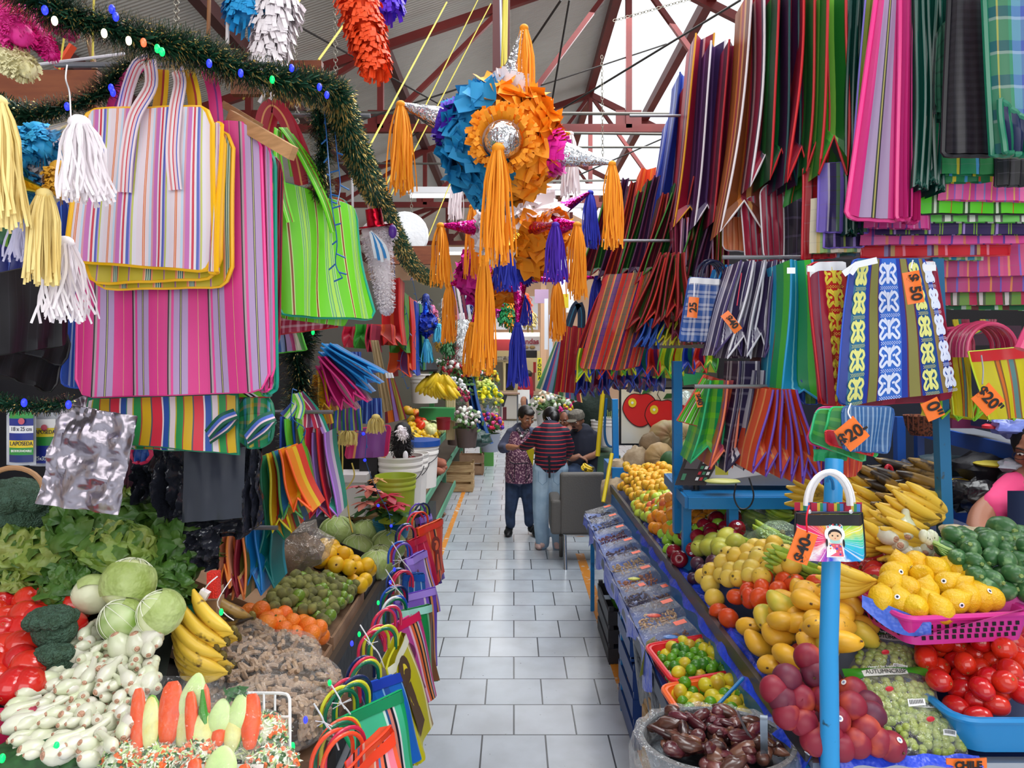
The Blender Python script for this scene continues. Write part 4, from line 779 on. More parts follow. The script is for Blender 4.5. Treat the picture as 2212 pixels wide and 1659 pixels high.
tomatillo=P_('tomatillo','o','tomatillo','g',sph(ballprof(.021,.05,.05,.92),12,8),M('7a8c2c',.35,h2='6a6a34',sc_=16),[('husk',MB().lathe([(.012,-.018),(.0225,-.006),(.0225,.006),(.012,.02),(.003,.027)],9),M('8a8a48',.8,h2='5a5a34',sc_=30,alpha=1.0))])
tomatillo2=P_('tomatillo','o','tomatillo','g',sph(ballprof(.022,.05,.05,.92),12,8),M('7c9a34',.25,h2='6a8a34',sc_=16),[stem(.019,.002,.003,stemg)])
zuc=P_('round_zucchini','o','zucchini','g',sph(ballprof(.029,.1,.05,1.3,.15),16,11,lambda p,a,t:p*(1+.025*cos(6*a))),M('3c6a3c',.35,h2='7aa06a',sc_=34,thr=.6,soft=.06),[('stem',MB().tube([(0,0,.032),(0,0,.04)],[.007,.006],6),M('8aa05a',.6)),('blossom_end',MB().lathe([(0,-.0395),(.006,-.0385)],8),M('c8b87a',.7))])
def bananap(L=.19,r=.017,bend=1.25,c1='f0c828',c2=None,thr=.62,name='banana',sc2=22,tip='3a3018'):
 mb=MB();pts=[];rs=[];Rb=L/bend
 for i in range(12):
  t=i/11;a=(t-.5)*bend;pts.append(V((Rb*sin(a),0,-Rb*cos(a)+Rb)))
  rs.append(r*float(np.interp(t,[0,.09,.2,.35,.6,.8,.92,1],[.34,.38,.8,1,1,.86,.5,.24])))
 mb.tube(pts,rs,9,0);mb.tube([pts[0]-V((.004,0,0)),pts[0]],[r*.34]*2,6,1)
 return mb,[M(c1,.4,h2=c2,sc_=sc2,thr=thr,soft=.05)if c2 else M(c1,.4),M(tip,.8)]
def hand(name,label,n_,spread,L,r,c1,c2=None,thr=.62,group=None,rows=2,bend=1.25):
 """a hand of bananas: fingers fan from one crown"""
 root=T(name,label,'bananas',(0,0,0),group);root.location=(0,0,0)
 mb,ms=bananap(L,r,bend,c1,c2,thr)
 base=None;Rb=L/bend;x0=-Rb*sin(bend/2)
 for rw in range(rows):
  for i in range(n_):
   a=(i-(n_-1)/2)*spread
   if base is None:o=mb.bd('banana',ms,root);base=o
   else:o=base.copy();C.objects.link(o);o.parent=root
   o.matrix_basis=Matrix.Rotation(a,4,'Z')@Matrix.Translation((L*.46+.01,0,rw*r*1.7+abs(a)*-.01))@Matrix.Rotation(U(-.15,.15),4,'X')@Matrix.Rotation(-.1*rw,4,'Y')
 MB().ell((0.01,0,Rb*(1-cos(bend/2))+.0+(rows-1)*r*.8),(.014,.02,.010*rows),8,5).bd('crown',M('6a5a24',.7),root)
 return root
def bulb(r,L,bend=.0):
 mb=MB();pr=[(0,-.002),(r*.42,-.001),(r*.5,.001),(r*.85,r*.5),(r,r*1.1),(r*.92,r*1.8),(r*.6,r*2.7),(r*.45,L*.8),(r*.42,L)]
 return mb.lathe(pr,12,fn=lambda p,a,t:V((p.x+bend*(p.z/L)**2,p.y,p.z)))
wbm=M('dedace',.3,h2='cdd4b0',sc_=9,coat=.3)
rootm=M('d8a890',.8,h2='b88a70',sc_=120,bump=.6,bsc=200)
onions=[]
for i,(r,L)in enumerate(((.018,.085),(.014,.08),(.021,.09),(.012,.085))):
 onions.append(P_('spring_onion','o','spring onion','g',bulb(r,L,.012*(i%2)),wbm,[('root_plate',MB().lathe([(0,-.003),(r*.26,-.0035),(r*.40,-.0005)],9),rootm)]))
def leafhead(rad,m1,name,label,cat,n_=16,ruff=.25,loc=(0,0,0),group=None,core=True,el=.85,vein=None,openw=1.0):
 """a leafy head: overlapping cupped leaves round a core"""
 root=T(name,label,cat,(0,0,0),group)
 if core:MB().ell((0,0,0),(rad*.86,rad*.86,rad*.8*el),16,10,fn=lambda q:q*(1+.05*noise.noise(q*18))).bd('heart',m1[0],root)
 mb=MB()
 for i in range(n_):
  az=i*2.4;tilt=.25+1.3*(i/n_);sz=rad*(1.0+.25*(i/n_))*openw;ph=U(0,9)
  def fn(u,v_,az=az,tilt=tilt,sz=sz,ph=ph):
   a=(u-.5)*2.0;b_=v_*1.75-.25;wd=sin(PI*min(1,.18+.82*v_))**.5
   e=ruff*rad*(abs(u-.5)*2)**2*sin(17*v_+9*u+ph)+ruff*rad*v_**2*sin(21*u+ph)+ruff*rad*.3*sin(11*v_+ph)-rad*.12*math.exp(-((u-.5)/.06)**2)+rad*.22*noise.noise(V((u*7,v_*7,ph+i)))
   p=V((sin(a*wd)*cos(b_*.6),-cos(a*wd)*cos(b_*.8),sin(b_)))*(sz+e*.6)
   p.z*=el
   p=Matrix.Rotation(-tilt*.35,3,'X')@p
   return Matrix.Rotation(az,3,'Z')@p
  mb.grid(fn,16,13,i%len(m1[1:])if len(m1)>1 else 0)
 mb.bd('leaves',m1[1:]if len(m1)>1 else m1,root)
 return root
 # ================= right stall
blueM=M('1a78b8',.35,h2='14649c',sc_=14,thr=.66,soft=.05);blueD=M('14489a',.4);darkR=M('4a3a3c',.35,.6)
def RS(x,y):
 s_=min(1,max(0,(y-1.93)/.7));return .92+.5*max(0,x-.8)*s_
st=T('produce_stand','sloped blue produce stand carrying the fruit on the right','produce stand',(1.3,2,0))
MB().grid(lambda u,v_:V((.8+.92*u,1.93+4.1*v_,RS(.8+.92*u,1.93+4.1*v_)-.012)),8,20).bd('sloped_board',M('1c2c5a',.5),st)
MB().box((1.5,1.935,.83),(1.42,.02,.16)).box((.79,4,.83),(.015,4.1,.14)).bd('front_panel',blueM,st)
MB().beam((.785,1.92,.95),(.785,6.0,.95),.02,.05).bd('side_rail',M('4a484c',.35,.5),st,label='dull dark metal rail')
MB().box((1.5,1.922,.918),(1.42,.03,.022)).bd('front_rail',M('b8bcc4',.35,.7),st,label='pale metal front rail')
for x in(.83,1.68):
 for y in(1.98,5.9):MB().box((x,y,.375),(.05,.05,.75)).bd('leg',blueM,st)
MB().box((1.5,3.9,.3),(1.2,3.7,.04)).bd('shelf',blueD,st)
blueT=M('2448d8',.3,bump=.6,bsc=30,coat=.3)
MB().grid(lambda u,v_:V((.765+.11*u+.01*sin(v_*60),1.915+2.6*v_,.93+.055*sin(PI*u)-.03*(1-u)+.01*sin(v_*47))),4,60).bd('blue_liner',blueT,label='blue plastic liner crumpled along the inner rail of the fruit stand',cat='plastic liner')
MB().grid(lambda u,v_:V((.80+.42*u,1.9+.006*sin(u*30)-.02*v_,.955-v_*(.02+.06*max(0,1-abs(u-.08)*9)))),30,3).bd('blue_liner',blueT,label='pale blue plastic liner hanging over the front edge below the peaches',cat='plastic liner')
gl=dict(jit=.12)
def bank(x,y,hgt,w_=.10):return RS(x,y)+hgt*min(1,max(0,(x-.79)/w_))**.7
Z=lambda hg,w_=.1:(lambda x,y:bank(x,y,hg,w_))
pile(mandarin,[(1338,1060),(1350,1005),(1460,1005),(1470,1060),(1440,1085),(1395,1110),(1360,1120)],Z(.17),.062,(.83,1.5),(4.6,5.9),'yellow orange mandarin in the far heap of the fruit stand','mandarins at the far end of the fruit stand',lay=1)
pile(ypear,[(1375,1075),(1470,1060),(1530,1075),(1510,1100),(1430,1110),(1385,1150),(1362,1120)],Z(.14),.058,(.83,1.5),(4.1,5.2),'light green pear between the mandarins and the oranges','light green pears on the fruit stand')
pile([capple,capple],[(1395,1090),(1440,1070),(1520,1070),(1520,1095),(1430,1105)],Z(.19),.08,(.84,1.5),(4.2,5.0),'red apple among the light green pears','red apples among the pears')
pile(orange_,[(1378,1150),(1390,1115),(1430,1085),(1535,1090),(1550,1120),(1480,1150),(1420,1160),(1400,1180)],Z(.15),.063,(.83,1.5),(3.7,4.7),'orange with a sticker in the middle heap of the fruit stand','oranges on the fruit stand')
pile(gapple,[(1400,1185),(1425,1140),(1465,1120),(1570,1105),(1570,1135),(1500,1160),(1450,1190)],Z(.13),.063,(.83,1.5),(3.5,4.4),'glossy green apple in front of the oranges','green apples on the fruit stand')
pile(rapple,[(1430,1215),(1450,1175),(1480,1145),(1525,1120),(1590,1115),(1600,1160),(1540,1165),(1500,1190),(1460,1220)],Z(.13),.08,(.83,1.6),(3.3,4.2),'dark red apple beside the pears','dark red apples on the fruit stand')
pile(pear,[(1460,1250),(1475,1215),(1520,1155),(1575,1150),(1600,1185),(1570,1200),(1510,1200),(1480,1250)],Z(.13),.085,(.83,1.6),(3.1,4.0),'yellow green pear left of the guavas','yellow green pears on the fruit stand')
pile(plum,[(1485,1262),(1500,1220),(1560,1190),(1580,1190),(1560,1215),(1520,1235),(1500,1265)],Z(.13),.06,(.83,1.5),(3.0,3.9),'dark plum between the pears and the guavas','plums on the fruit stand')
pile([guava,guava,guava2],[(1488,1262),(1530,1225),(1560,1200),(1620,1180),(1680,1165),(1720,1215),(1700,1240),(1640,1250),(1580,1270),(1548,1305),(1536,1330)],Z(.17),.061,(.83,1.7),(2.65,3.9),'round yellow guava in the big heap on the fruit stand','guavas on the fruit stand')
pile(persim,[(1538,1335),(1555,1275),(1620,1252),(1680,1240),(1770,1235),(1780,1275),(1700,1280),(1640,1300),(1600,1350),(1572,1390)],Z(.15),.068,(.83,1.7),(2.4,3.2),'orange red persimmon beside the guavas and mangoes','persimmons on the fruit stand')
mrot=lambda:Euler((PI/2+U(-.5,.5),U(-.9,.9),U(-1.2,1.2)))
pile([mango,mango3,mango,mango2],[(1572,1395),(1600,1340),(1650,1300),(1700,1280),(1740,1270),(1890,1285),(1885,1380),(1800,1400),(1740,1395),(1700,1440),(1650,1490),(1620,1450)],Z(.19,.12),.073,(.83,1.5),(1.95,2.95),'yellow mango in the heap around the foot of the blue pole','mangoes on the fruit stand',rot=mrot,lay=2,sc_=(.9,1.05))
pile([peach,peach,peach2],[(1652,1490),(1690,1430),(1720,1390),(1790,1400),(1810,1460),(1880,1500),(1905,1560),(1955,1590),(1945,1625),(1800,1622),(1730,1600),(1690,1560)],Z(.12,.2),.062,(.83,1.5),(1.94,2.5),'red and dark peach in the front heap of the fruit stand','peaches at the front of the fruit stand',lay=1,sc_=(.85,.98))
for x_,y_,q_ in((1745,1420,peach),(1700,1465,peach2),(1760,1455,peach2),(1780,1510,peach),(1840,1525,peach),(1805,1555,peach),(1730,1510,peach),(1790,1590,peach),(1870,1575,peach),(1735,1560,peach),(1850,1605,peach),(1895,1602,peach),(1925,1612,peach),(1700,1545,peach),(1690,1510,peach2),(1672,1490,peach),(1760,1600,peach),(1815,1612,peach)):
 dup(q_,P(x_,y_,2.02-(y_-1400)*.0006),rrot(),.92,'peach lying on top of the front heap of peaches','top peaches of the front heap')
 # ---- tubs and baskets
def basket(label,c,sx,sy,h,m_,yaw=0.0,name='plastic_basket',holes=True,tilt=0.0,t=.012,flare=1.12):
 rot=Matrix.Rotation(yaw,3,'Z')@Matrix.Rotation(tilt,3,'Y');root=T(name,label,'basket',c)
 c=V(c);mb=MB()
 def ring(k,z,o=0):
  out=[];ax=sx/2*k-o;ay=sy/2*k-o;r_=min(ax,ay)*.25
  for q_,(cx,cy)in enumerate(((ax-r_,ay-r_),(-ax+r_,ay-r_),(-ax+r_,-ay+r_),(ax-r_,-ay+r_))):
   for i in range(5):
    a=PI/2*(q_+i/4);out.append(c+rot@V((cx+r_*cos(a),cy+r_*sin(a),z)))
  return out
 rg=[ring(1,0),ring(flare,h),ring(flare,h,t),ring(1,.008,t)];n_=20
 vs=[p for r_ in rg for p in r_];fs=[(i*n_+j,i*n_+(j+1)%n_,(i+1)*n_+(j+1)%n_,(i+1)*n_+j)for i in range(3)for j in range(n_)]
 fs+=[tuple(range(n_-1,-1,-1)),tuple(range(3*n_,4*n_))]
 mb.add(vs,fs);mb.bd('tub_wall',m_,root)
 rr=ring(flare*1.01,h-.004);MB().tube(rr+[rr[0]],.009,6).bd('rim',m_,root)
 if holes:
  hb_=MB();a0=ring(1,0);a1=ring(flare,h)
  for s_ in range(4):
   A0,B0,A1,B1=a0[(s_*5+4)%20],a0[(s_*5+5)%20],a1[(s_*5+4)%20],a1[(s_*5+5)%20]
   nn=(B0-A0).cross(A1-A0).normalized();nn=nn if nn.dot((A0+B0)/2-c)>0 else-nn
   nh=max(4,int((B0-A0).length/.022))
   for i in range(nh):
    for r_ in range(3):
     u=(i+.5)/nh;v_=.25+r_*.2;p=(A0.lerp(B0,u)).lerp(A1.lerp(B1,u),v_)+nn*.0015
     e1=(B0-A0).normalized()*.006;e2=(A1-A0).normalized()*h*.075
     hb_.add([p-e1-e2,p+e1-e2,p+e1+e2,p-e1+e2],[(0,1,2,3)])
  hb_.bd('slots',M('1c1418',.8),root)
 return root
pinkM=M('d83a9a',.3);
basket('bright pink plastic basket holding the lemons',P(2022,1352,2.2),.36,.26,.085,pinkM,yaw=.12)
MB().grid(lambda u,v_:P(1862+150*u,1285+60*u+v_*(26+26*sin(PI*u*1.0)),2.13-.1*u-.01*v_),12,4).bd('blue_liner',M('4a70e0',.3,bump=.5,bsc=30),label='blue plastic sheet under the lemons hanging over the pink basket',cat='plastic liner')
MB().grid(lambda u,v_:P(1975+240*u,1378-62*u-8*v_,2.0+.0*u+.3*v_)+V((0,0,.0)),8,3).grid(lambda u,v_:P(2050+180*u,1330-50*u+26*v_,2.15),6,2).bd('pink_tray',M('c8509a',.25,bump=.4,bsc=20),label='pink plastic covered tray edge under the lemon basket',cat='tray')
lz=lambda x,y:1.245
for i,(x_,y_)in enumerate([(1945,1222),(1980,1215),(2025,1232),(1990,1245),(2070,1236),(2100,1252),(1925,1262),(1962,1272),(2000,1278),(2045,1262),(1905,1292),(1945,1300),(1975,1312),(2010,1305),(2030,1318),(2062,1300),(2090,1290),(2118,1290),(2140,1292),(2075,1270),(2050,1225),(1930,1240)]):
 dup(lemon,P(x_,y_,2.30-.0022*(y_-1215)),Euler((U(-1.2,1.2),U(-1,1),U(0,6))),U(.95,1.08),'bright yellow lemon with a dark sticker in the pink basket','lemons in the pink basket')
for i in range(14):
 dup(lemon,P(1915+(i%7)*36,1290+12*(i//7),2.26),rrot(),1,'bright yellow lemon lying low in the pink basket','lower lemons in the pink basket')
tubB=M('1c86c8',.3)
basket('blue plastic tub of long red tomatoes at the right corner',(1.53,2.13,.945),.64,.40,.10,tubB,yaw=0.0,holes=False,name='plastic_tub')
rz=lambda x,y:1.0+.25*max(0,y-1.98)+.08*min(1,max(0,(x-1.24)/.2))
rr_=lambda:Euler((U(.7,2.2),U(-.8,.8),U(-1.3,1.3)))
pile([roma,roma2],[(1990,1440),(1995,1345),(2060,1330),(2215,1340),(2230,1590),(2110,1585),(2060,1530)],rz,.058,(1.15,1.9),(1.96,2.42),'long red tomato in the blue tub','long red tomatoes in the blue tub',rot=rr_,lay=2,h0=.02)
pile(btom,[(1790,1290),(1812,1255),(1860,1195),(1890,1170),(1950,1190),(1955,1225),(1905,1235),(1900,1285)],lambda x,y:1.17+.25*(x-1.1),.082,(1.0,1.8),(2.4,3.0),'large round red tomato left of the lemons','large round tomatoes beside the lemons',lay=2)
pile(zuc,[(2040,1190),(2060,1150),(2215,1150),(2225,1300),(2150,1300),(2110,1270),(2070,1235)],lambda x,y:1.30+.35*(y-2.2),.056,(1.3,2.1),(2.15,2.9),'small dark green zucchini in the heap at the right edge','zucchini at the right edge',rot=lambda:Euler((U(.8,2.2),U(-.6,.6),U(-.9,.9))),lay=2,h0=.02)
for x_,y_ in((2165,1142),(2200,1160),(2060,1178),(2150,1165)):dup(zuc,P(x_,y_,2.45),Euler((1.5,0,U(-.5,.5))),1.5,'larger striped zucchini on top of the heap at the right edge','larger zucchini on the heap')
for i in range(9):dup(zuc,P(2150+(i%5)*18,1330+12*(i//5),2.5),rrot(),1.1,'dark zucchini below the lemon tray at the right edge','zucchini below the lemon tray')
bn=0
yb1=hand('banana_hand','ripe plantain master',5,.2,.2,.02,'e8c040','5a3c1c',.66,rows=1,bend=.9);yb1.location=(0,0,-5)
yb2=hand('banana_hand','x',4,.2,.2,.021,'8a6a2c','2c2018',.5,rows=1,bend=.9);yb2.location=(0,0,-5)
yb3=hand('banana_hand','x',5,.22,.15,.016,'a8c03c','8ab03a',.5,rows=2,bend=1.1);yb3.location=(0,0,-5)
yb4=hand('banana_hand','x',6,.25,.13,.017,'ecc828',None,rows=2,bend=1.0);yb4.location=(0,0,-5)
used+=[yb1,yb2,yb3,yb4]
ph=[(2010,1020,2.9,yb2),(1950,1045,2.85,yb2),(1960,1022,3.0,yb2),(1905,1055,2.9,yb2),(2012,1060,2.75,yb2),(2010,1085,2.65,yb1),(1995,1105,2.6,yb1),(1985,1130,2.55,yb1),(2010,1115,2.6,yb1),(1960,1150,2.5,yb1),(1980,1175,2.45,yb1),(1945,1115,2.7,yb2),(1900,1100,2.8,yb1),(1880,1085,2.9,yb1),(1935,1080,2.8,yb2),(1890,1150,2.6,yb1),(1870,1120,2.75,yb1),(1885,1180,2.55,yb1),(1760,1075,3.2,yb1),(1860,1050,3.0,yb2)]
for i,(x_,y_,Y_,k_)in enumerate(ph):
 dup(k_,P(x_,y_,Y_)+V((.08,0,0)),Euler((U(.9,1.5),U(-.3,.1),PI+U(-.5,.35))),1.05,('bunch of ripe yellow plantains in the heap under the hanging bags' if k_ is yb1 else 'bunch of blackened plantains in the heap under the hanging bags'),('ripe yellow plantain bunches' if k_ is yb1 else 'blackened plantain bunches'))
dup(yb1,P(1900,1262,2.2),Euler((1.2,0,2.9)),.9,'greenish plantain bunch below the doll bag',None)
for i,(x_,y_)in enumerate(((1855,1235),(1790,1245),(1735,1215))):dup(yb3,P(x_,y_,2.75),Euler((.9,0,2.7+i*.3)),.95,'%s small green banana bunch from the right, under the doll bag'%ORD[i])
for i,(x_,y_,Y_)in enumerate(((1600,1090,3.9),(1650,1085,3.9),(1700,1080,3.8),(1610,1130,3.7),(1660,1130,3.6),(1720,1120,3.5),(1600,1175,3.5),(1640,1185,3.4),(1690,1165,3.35),(1720,1180,3.3))):
 c_=P(x_,y_,Y_);k_=dup(yb3,c_,Euler((.8,0,U(2,4))),.95,'small green banana bunch inside a clear plastic bag','bagged green banana bunches')
 if i%2==0:
  MB().ell(c_+V((-.03,-.02,0)),(.13,.1,.085),18,10,fn=lambda q:q*(1+.22*noise.noise(q*14+V((i,0,0))))).bd('clear_plastic_bag',film('e8ffe0',.10),label='%s clear plastic bag of green bananas from the back'%ORD[i//2],cat='plastic bag')
for i,(x_,y_)in enumerate(((1510,1085),(1545,1082),(1580,1075))):
 c_=P(x_,y_,4.6);rt_=T('dried_goods_bag','%s clear bag of brown dried pods under the scale table'%ORD[i],'bag of dried goods',c_)
 mb=MB();[mb.ell(c_+V((U(-.06,.06),U(-.05,.05),U(-.05,.07))),(.012,.02,.012),6,4,rot=rrot().to_matrix())for _ in range(70)];mb.bd('dried_pods',M('8a6a3c',.7,h2='c0a060',sc_=30),rt_,kind='stuff')
 MB().ell(c_,(.085,.07,.085),14,8,fn=lambda q:q*(1+.15*noise.noise(q*14))).bd('film',film('ffffff',.12),rt_)
MB().box(P(1640,1108,4.4),(.14,.1,.2)).bd('orange_box',M('d89838',.5),label='orange yellow carton standing behind the bagged bananas',cat='carton')
def grapebag(label,cs,Y0,seed):
 c=[P(*a)for a in cs];nn=norm_of(c);root=T('grape_bag',label,'bag of grapes',(c[0]+c[2])/2)
 rg=random.Random(seed);gm=MB();f=lambda u,v_:(c[0]*(1-u)+c[1]*u)*(1-v_)+(c[3]*(1-u)+c[2]*u)*v_
 W=(c[1]-c[0]).length;H_=(c[3]-c[0]).length;nx=int(W/.019);ny=int(H_/.018)
 first=None
 for i in range(nx):
  for j in range(ny):
   u=(i+.5+rg.uniform(-.3,.3))/nx;v_=(j+.5+rg.uniform(-.3,.3))/ny
   b_=sin(PI*u)*sin(PI*v_)
   if v_<.24 or b_<.12:continue
   p=f(u,v_)+nn*(b_*.03)
   if first is None:first=MB().ell(tuple(root.location),(.0115,.0115,.013),10,7).bd('grape',M('94a84a',.18,h2='b0bc60',sc_=30),root);o=first
   else:o=first.copy();C.objects.link(o);o.parent=root
   o.location=p-root.location;o.rotation_euler=rrot();k_=rg.uniform(.9,1.15);o.scale=(k_,)*3
 sh=lambda u,v_:f(u,v_)+nn*(.048*(sin(PI*u)*sin(PI*min(1,v_*1.02)))**.6+.006*noise.noise(V((u*6,v_*6,seed))))
 MB().grid(sh,16,14).bd('clear_film',film('ffffff',.10),root)
 MB().grid(lambda u,v_:sh(u,v_*.24*(1-.35*sin(PI*u)))+nn*.002,14,4).bd('printed_band',M('4aa82c',.3,h2='2c8a24',sc_=6),root)
 MB().grid(lambda u,v_:sh(.18+.5*u,.09+.10*v_+.05*sin(PI*u)*(v_-.6))+nn*.0035,10,3).bd('white_badge',M('e8ece8',.35),root)
 lp=sh(.43,.15)+nn*.006;xa=(c[1]-c[0]).normalized();za=nn;ya=za.cross(xa);rm=Matrix((xa,ya,za)).transposed()
 text('AUTUMNCRISP',.017,M('1c2a24',.5),root,lp,rm.to_euler())
 text("Hungry? Eat fresh n' healthy",.010,M('f0f4f0',.5),root,sh(.5,.02)+nn*.007,rm.to_euler())
 MB().grid(lambda u,v_:sh(.55+.22*u,.62+.1*v_)+nn*.003,4,2).bd('barcode_label',M('f4f4f4',.4),root)
 bc=MB()
 for q_ in range(9):bc.grid(lambda u,v_:sh(.57+.02*q_+.009*u,.635+.06*v_)+nn*.0045,1,1)
 bc.bd('barcode_lines',M('141414',.5),root)
 MB().ell(sh(.38,.45)+nn*.004,(.012,.002,.008),8,5).bd('red_badge',M('d8283a',.4),root)
 return root
grapebag('bag of green grapes lying upright behind the others, by the blue pole',[(1880,1362,2.28),(1990,1385,2.26),(1980,1500,2.12),(1805,1490,2.14)],2,1)
grapebag('middle bag of green grapes with the wide green header',[(1818,1445,2.14),(2010,1440,2.12),(2040,1570,1.99),(1880,1590,2.0)],2,2)
grapebag('front right bag of green grapes against the blue tub',[(1935,1510,2.06),(2080,1530,2.04),(2092,1632,1.94),(1950,1640,1.94)],2,3)
MB().ribbon([P(1905,1610,1.93),P(1921,1612,1.93)],.03).bd('brown_tape',M('5a4a1c',.5),label='bit of brown tape at the front edge below the peaches',cat='tape')
pl_=T('blue_pole','bright blue painted pole standing in front of the fruit stand','pole',(.815,1.85,0))
MB().tube([V((.83,1.87,0)),P(1790,1400,1.87),P(1802,992,1.97)],[.0235]*3,16).bd('tube',M('2896d8',.35,h2='24506a',sc_=22,thr=.72,soft=.02),pl_)
MB().lathe([(.04,0),(.04,.012),(.026,.016)],14,(.83,1.87,0)).bd('foot_plate',blueD,pl_)
MB().tube(smp([P(1800,1058,1.94),P(1798,1040,1.89),P(1790,1030,1.885),P(1787,1042,1.885)],4),.004,6).bd('hook',blueM,pl_)
MB().beam(P(2042,1158,2.62),P(2020,560,2.62),.04,.04).bd('blue_post',M('1c6a9a',.4,h2='3c4a50',sc_=20,thr=.68,soft=.03),label='square worn blue post between the plantains and the shelves',cat='post')
MB().beam(P(1462,780,3.75),P(1464,1150,3.75),.045,.045).bd('blue_post',blueM,label='slim blue post through the corner of the scale table',cat='post')
tb=T('scale_table','blue steel table carrying the scale','table',P(1600,1050,3.8))
ztt=1.335
def TT(px,Y):return V(((px-1110)*Y/F,Y,ztt))
a_,b_,c_,d_=TT(1486,3.45),TT(1742,3.45),TT(1742,4.15),TT(1440,4.15)
MB().add([a_,b_,c_,d_]+[p-V((0,0,.012))for p in(a_,b_,c_,d_)],[(0,1,2,3),(7,6,5,4),(0,4,5,1),(1,5,6,2),(2,6,7,3),(3,7,4,0)]).bd('table_top',M('1a6ea8',.3),tb)
MB().beam(a_-V((0,0,.03)),b_-V((0,0,.03)),.03,.055).beam(d_-V((0,0,.03)),a_-V((0,0,.03)),.03,.055).bd('apron',blueM,tb)
MB().box((1.05,3.47,1.02),(.045,.045,.62)).bd('leg',blueM,tb);MB().box((.86,3.6,1.14),(.04,.04,.40)).bd('leg',blueM,tb)
MB().box((1.36,4.1,1.15),(.04,.04,.36)).bd('leg',blueM,tb)
sc_o=T('weighing_scale','grey electronic weighing scale with a black keypad on the blue table','scale',TT(1560,3.7));zb=ztt+.025
def S3(x,y,z):return V((.87+x,3.62+y,zb+z))
MB().add([S3(0,0,0),S3(.62,-.02,0),S3(.62,.3,0),S3(0,.3,0),S3(.06,.02,.12),S3(.62,-.02,.09),S3(.62,.3,.1),S3(.06,.3,.12)],[(3,2,1,0),(4,5,6,7),(0,1,5,4),(1,2,6,5),(2,3,7,6),(3,0,4,7)]).bd('housing',M('9a9aa0',.3,.6),sc_o)
MB().add([S3(-.07,-.03,.005),S3(.08,-.04,.005),S3(.17,.0,.15),S3(.0,.02,.16),S3(-.05,.05,.0),S3(.1,.03,.0),S3(.18,.03,.14),S3(.02,.05,.15)],[(0,1,2,3),(7,6,5,4),(0,4,5,1),(1,5,6,2),(2,6,7,3),(3,7,4,0)]).bd('keypad',M('2c2428',.4),sc_o)
def kp(u,v_,o=.004):return(S3(-.07,-.03,.005)*(1-u)+S3(.08,-.04,.005)*u)*(1-v_)+(S3(.0,.02,.16)*(1-u)+S3(.17,0,.15)*u)*v_+V((0,-o,.002))
MB().grid(lambda u,v_:kp(.1+.4*u,.5+.4*v_),1,1).bd('display',M('5a5458',.2),sc_o)
mb=MB()
for i in range(3):
 for j in range(4):mb.grid(lambda u,v_:kp(.58+.13*i+.09*u,.15+.18*j+.1*v_),1,1,(i+j)%3)
mb.grid(lambda u,v_:kp(.12+.12*u,.15+.2*v_),1,1,2);mb.bd('keys',[M('d8d8d8',.5),M('b02030',.5),M('3a7a5a',.5)],sc_o)
MB().box(S3(.36,.14,.125),(.44,.3,.012)).bd('weighing_plate',M('c8c8d0',.2,.9),sc_o)
for x in(.05,.56):MB().tube([S3(x,.02,-.025),S3(x,.02,.0)],.015,8).bd('foot',tBk,sc_o)
MB().grid(lambda u,v_:P(1545+28*u,1002+24*v_,3.44),1,1).bd('yellow_label',M('c8c84a',.5),sc_o)
MB().tube(smp([P(1590,1045,3.4),P(1586,1075,3.38),P(1598,1098,3.37),P(1618,1095,3.37),P(1628,1070,3.38),P(1618,1032,3.4)],6),.004,6).bd('power_cable',tBk,sc_o)
MB().box(S3(.8,.15,-.005),(.2,.2,.03)).bd('black_box',M('1c1c24',.4),label='small black device right of the scale on the blue table',cat='device')
MB().ell(P(1560,1040,3.5),(.09,.04,.014),12,6,fn=lambda q:q*(1+.2*noise.noise(q*30))).bd('banana_leaf_bundle',M('c0c06a',.4),label='flat pale green bundle in plastic at the front edge of the scale table',cat='bundle')
db,dbase,dn=quadbag('small tie dye bag printed with a rag doll, hung on the blue pole',[(1718,1108),(1862,1108),(1868,1210),(1716,1208)],1.8,ST('1:ff00ff',1),tBk,name='handbag',thick=.03,r=.012,rt=0,tr=.003,topband=(.028,M('17141a',.45)),amp=.003)
mt=db.children[0].data.materials
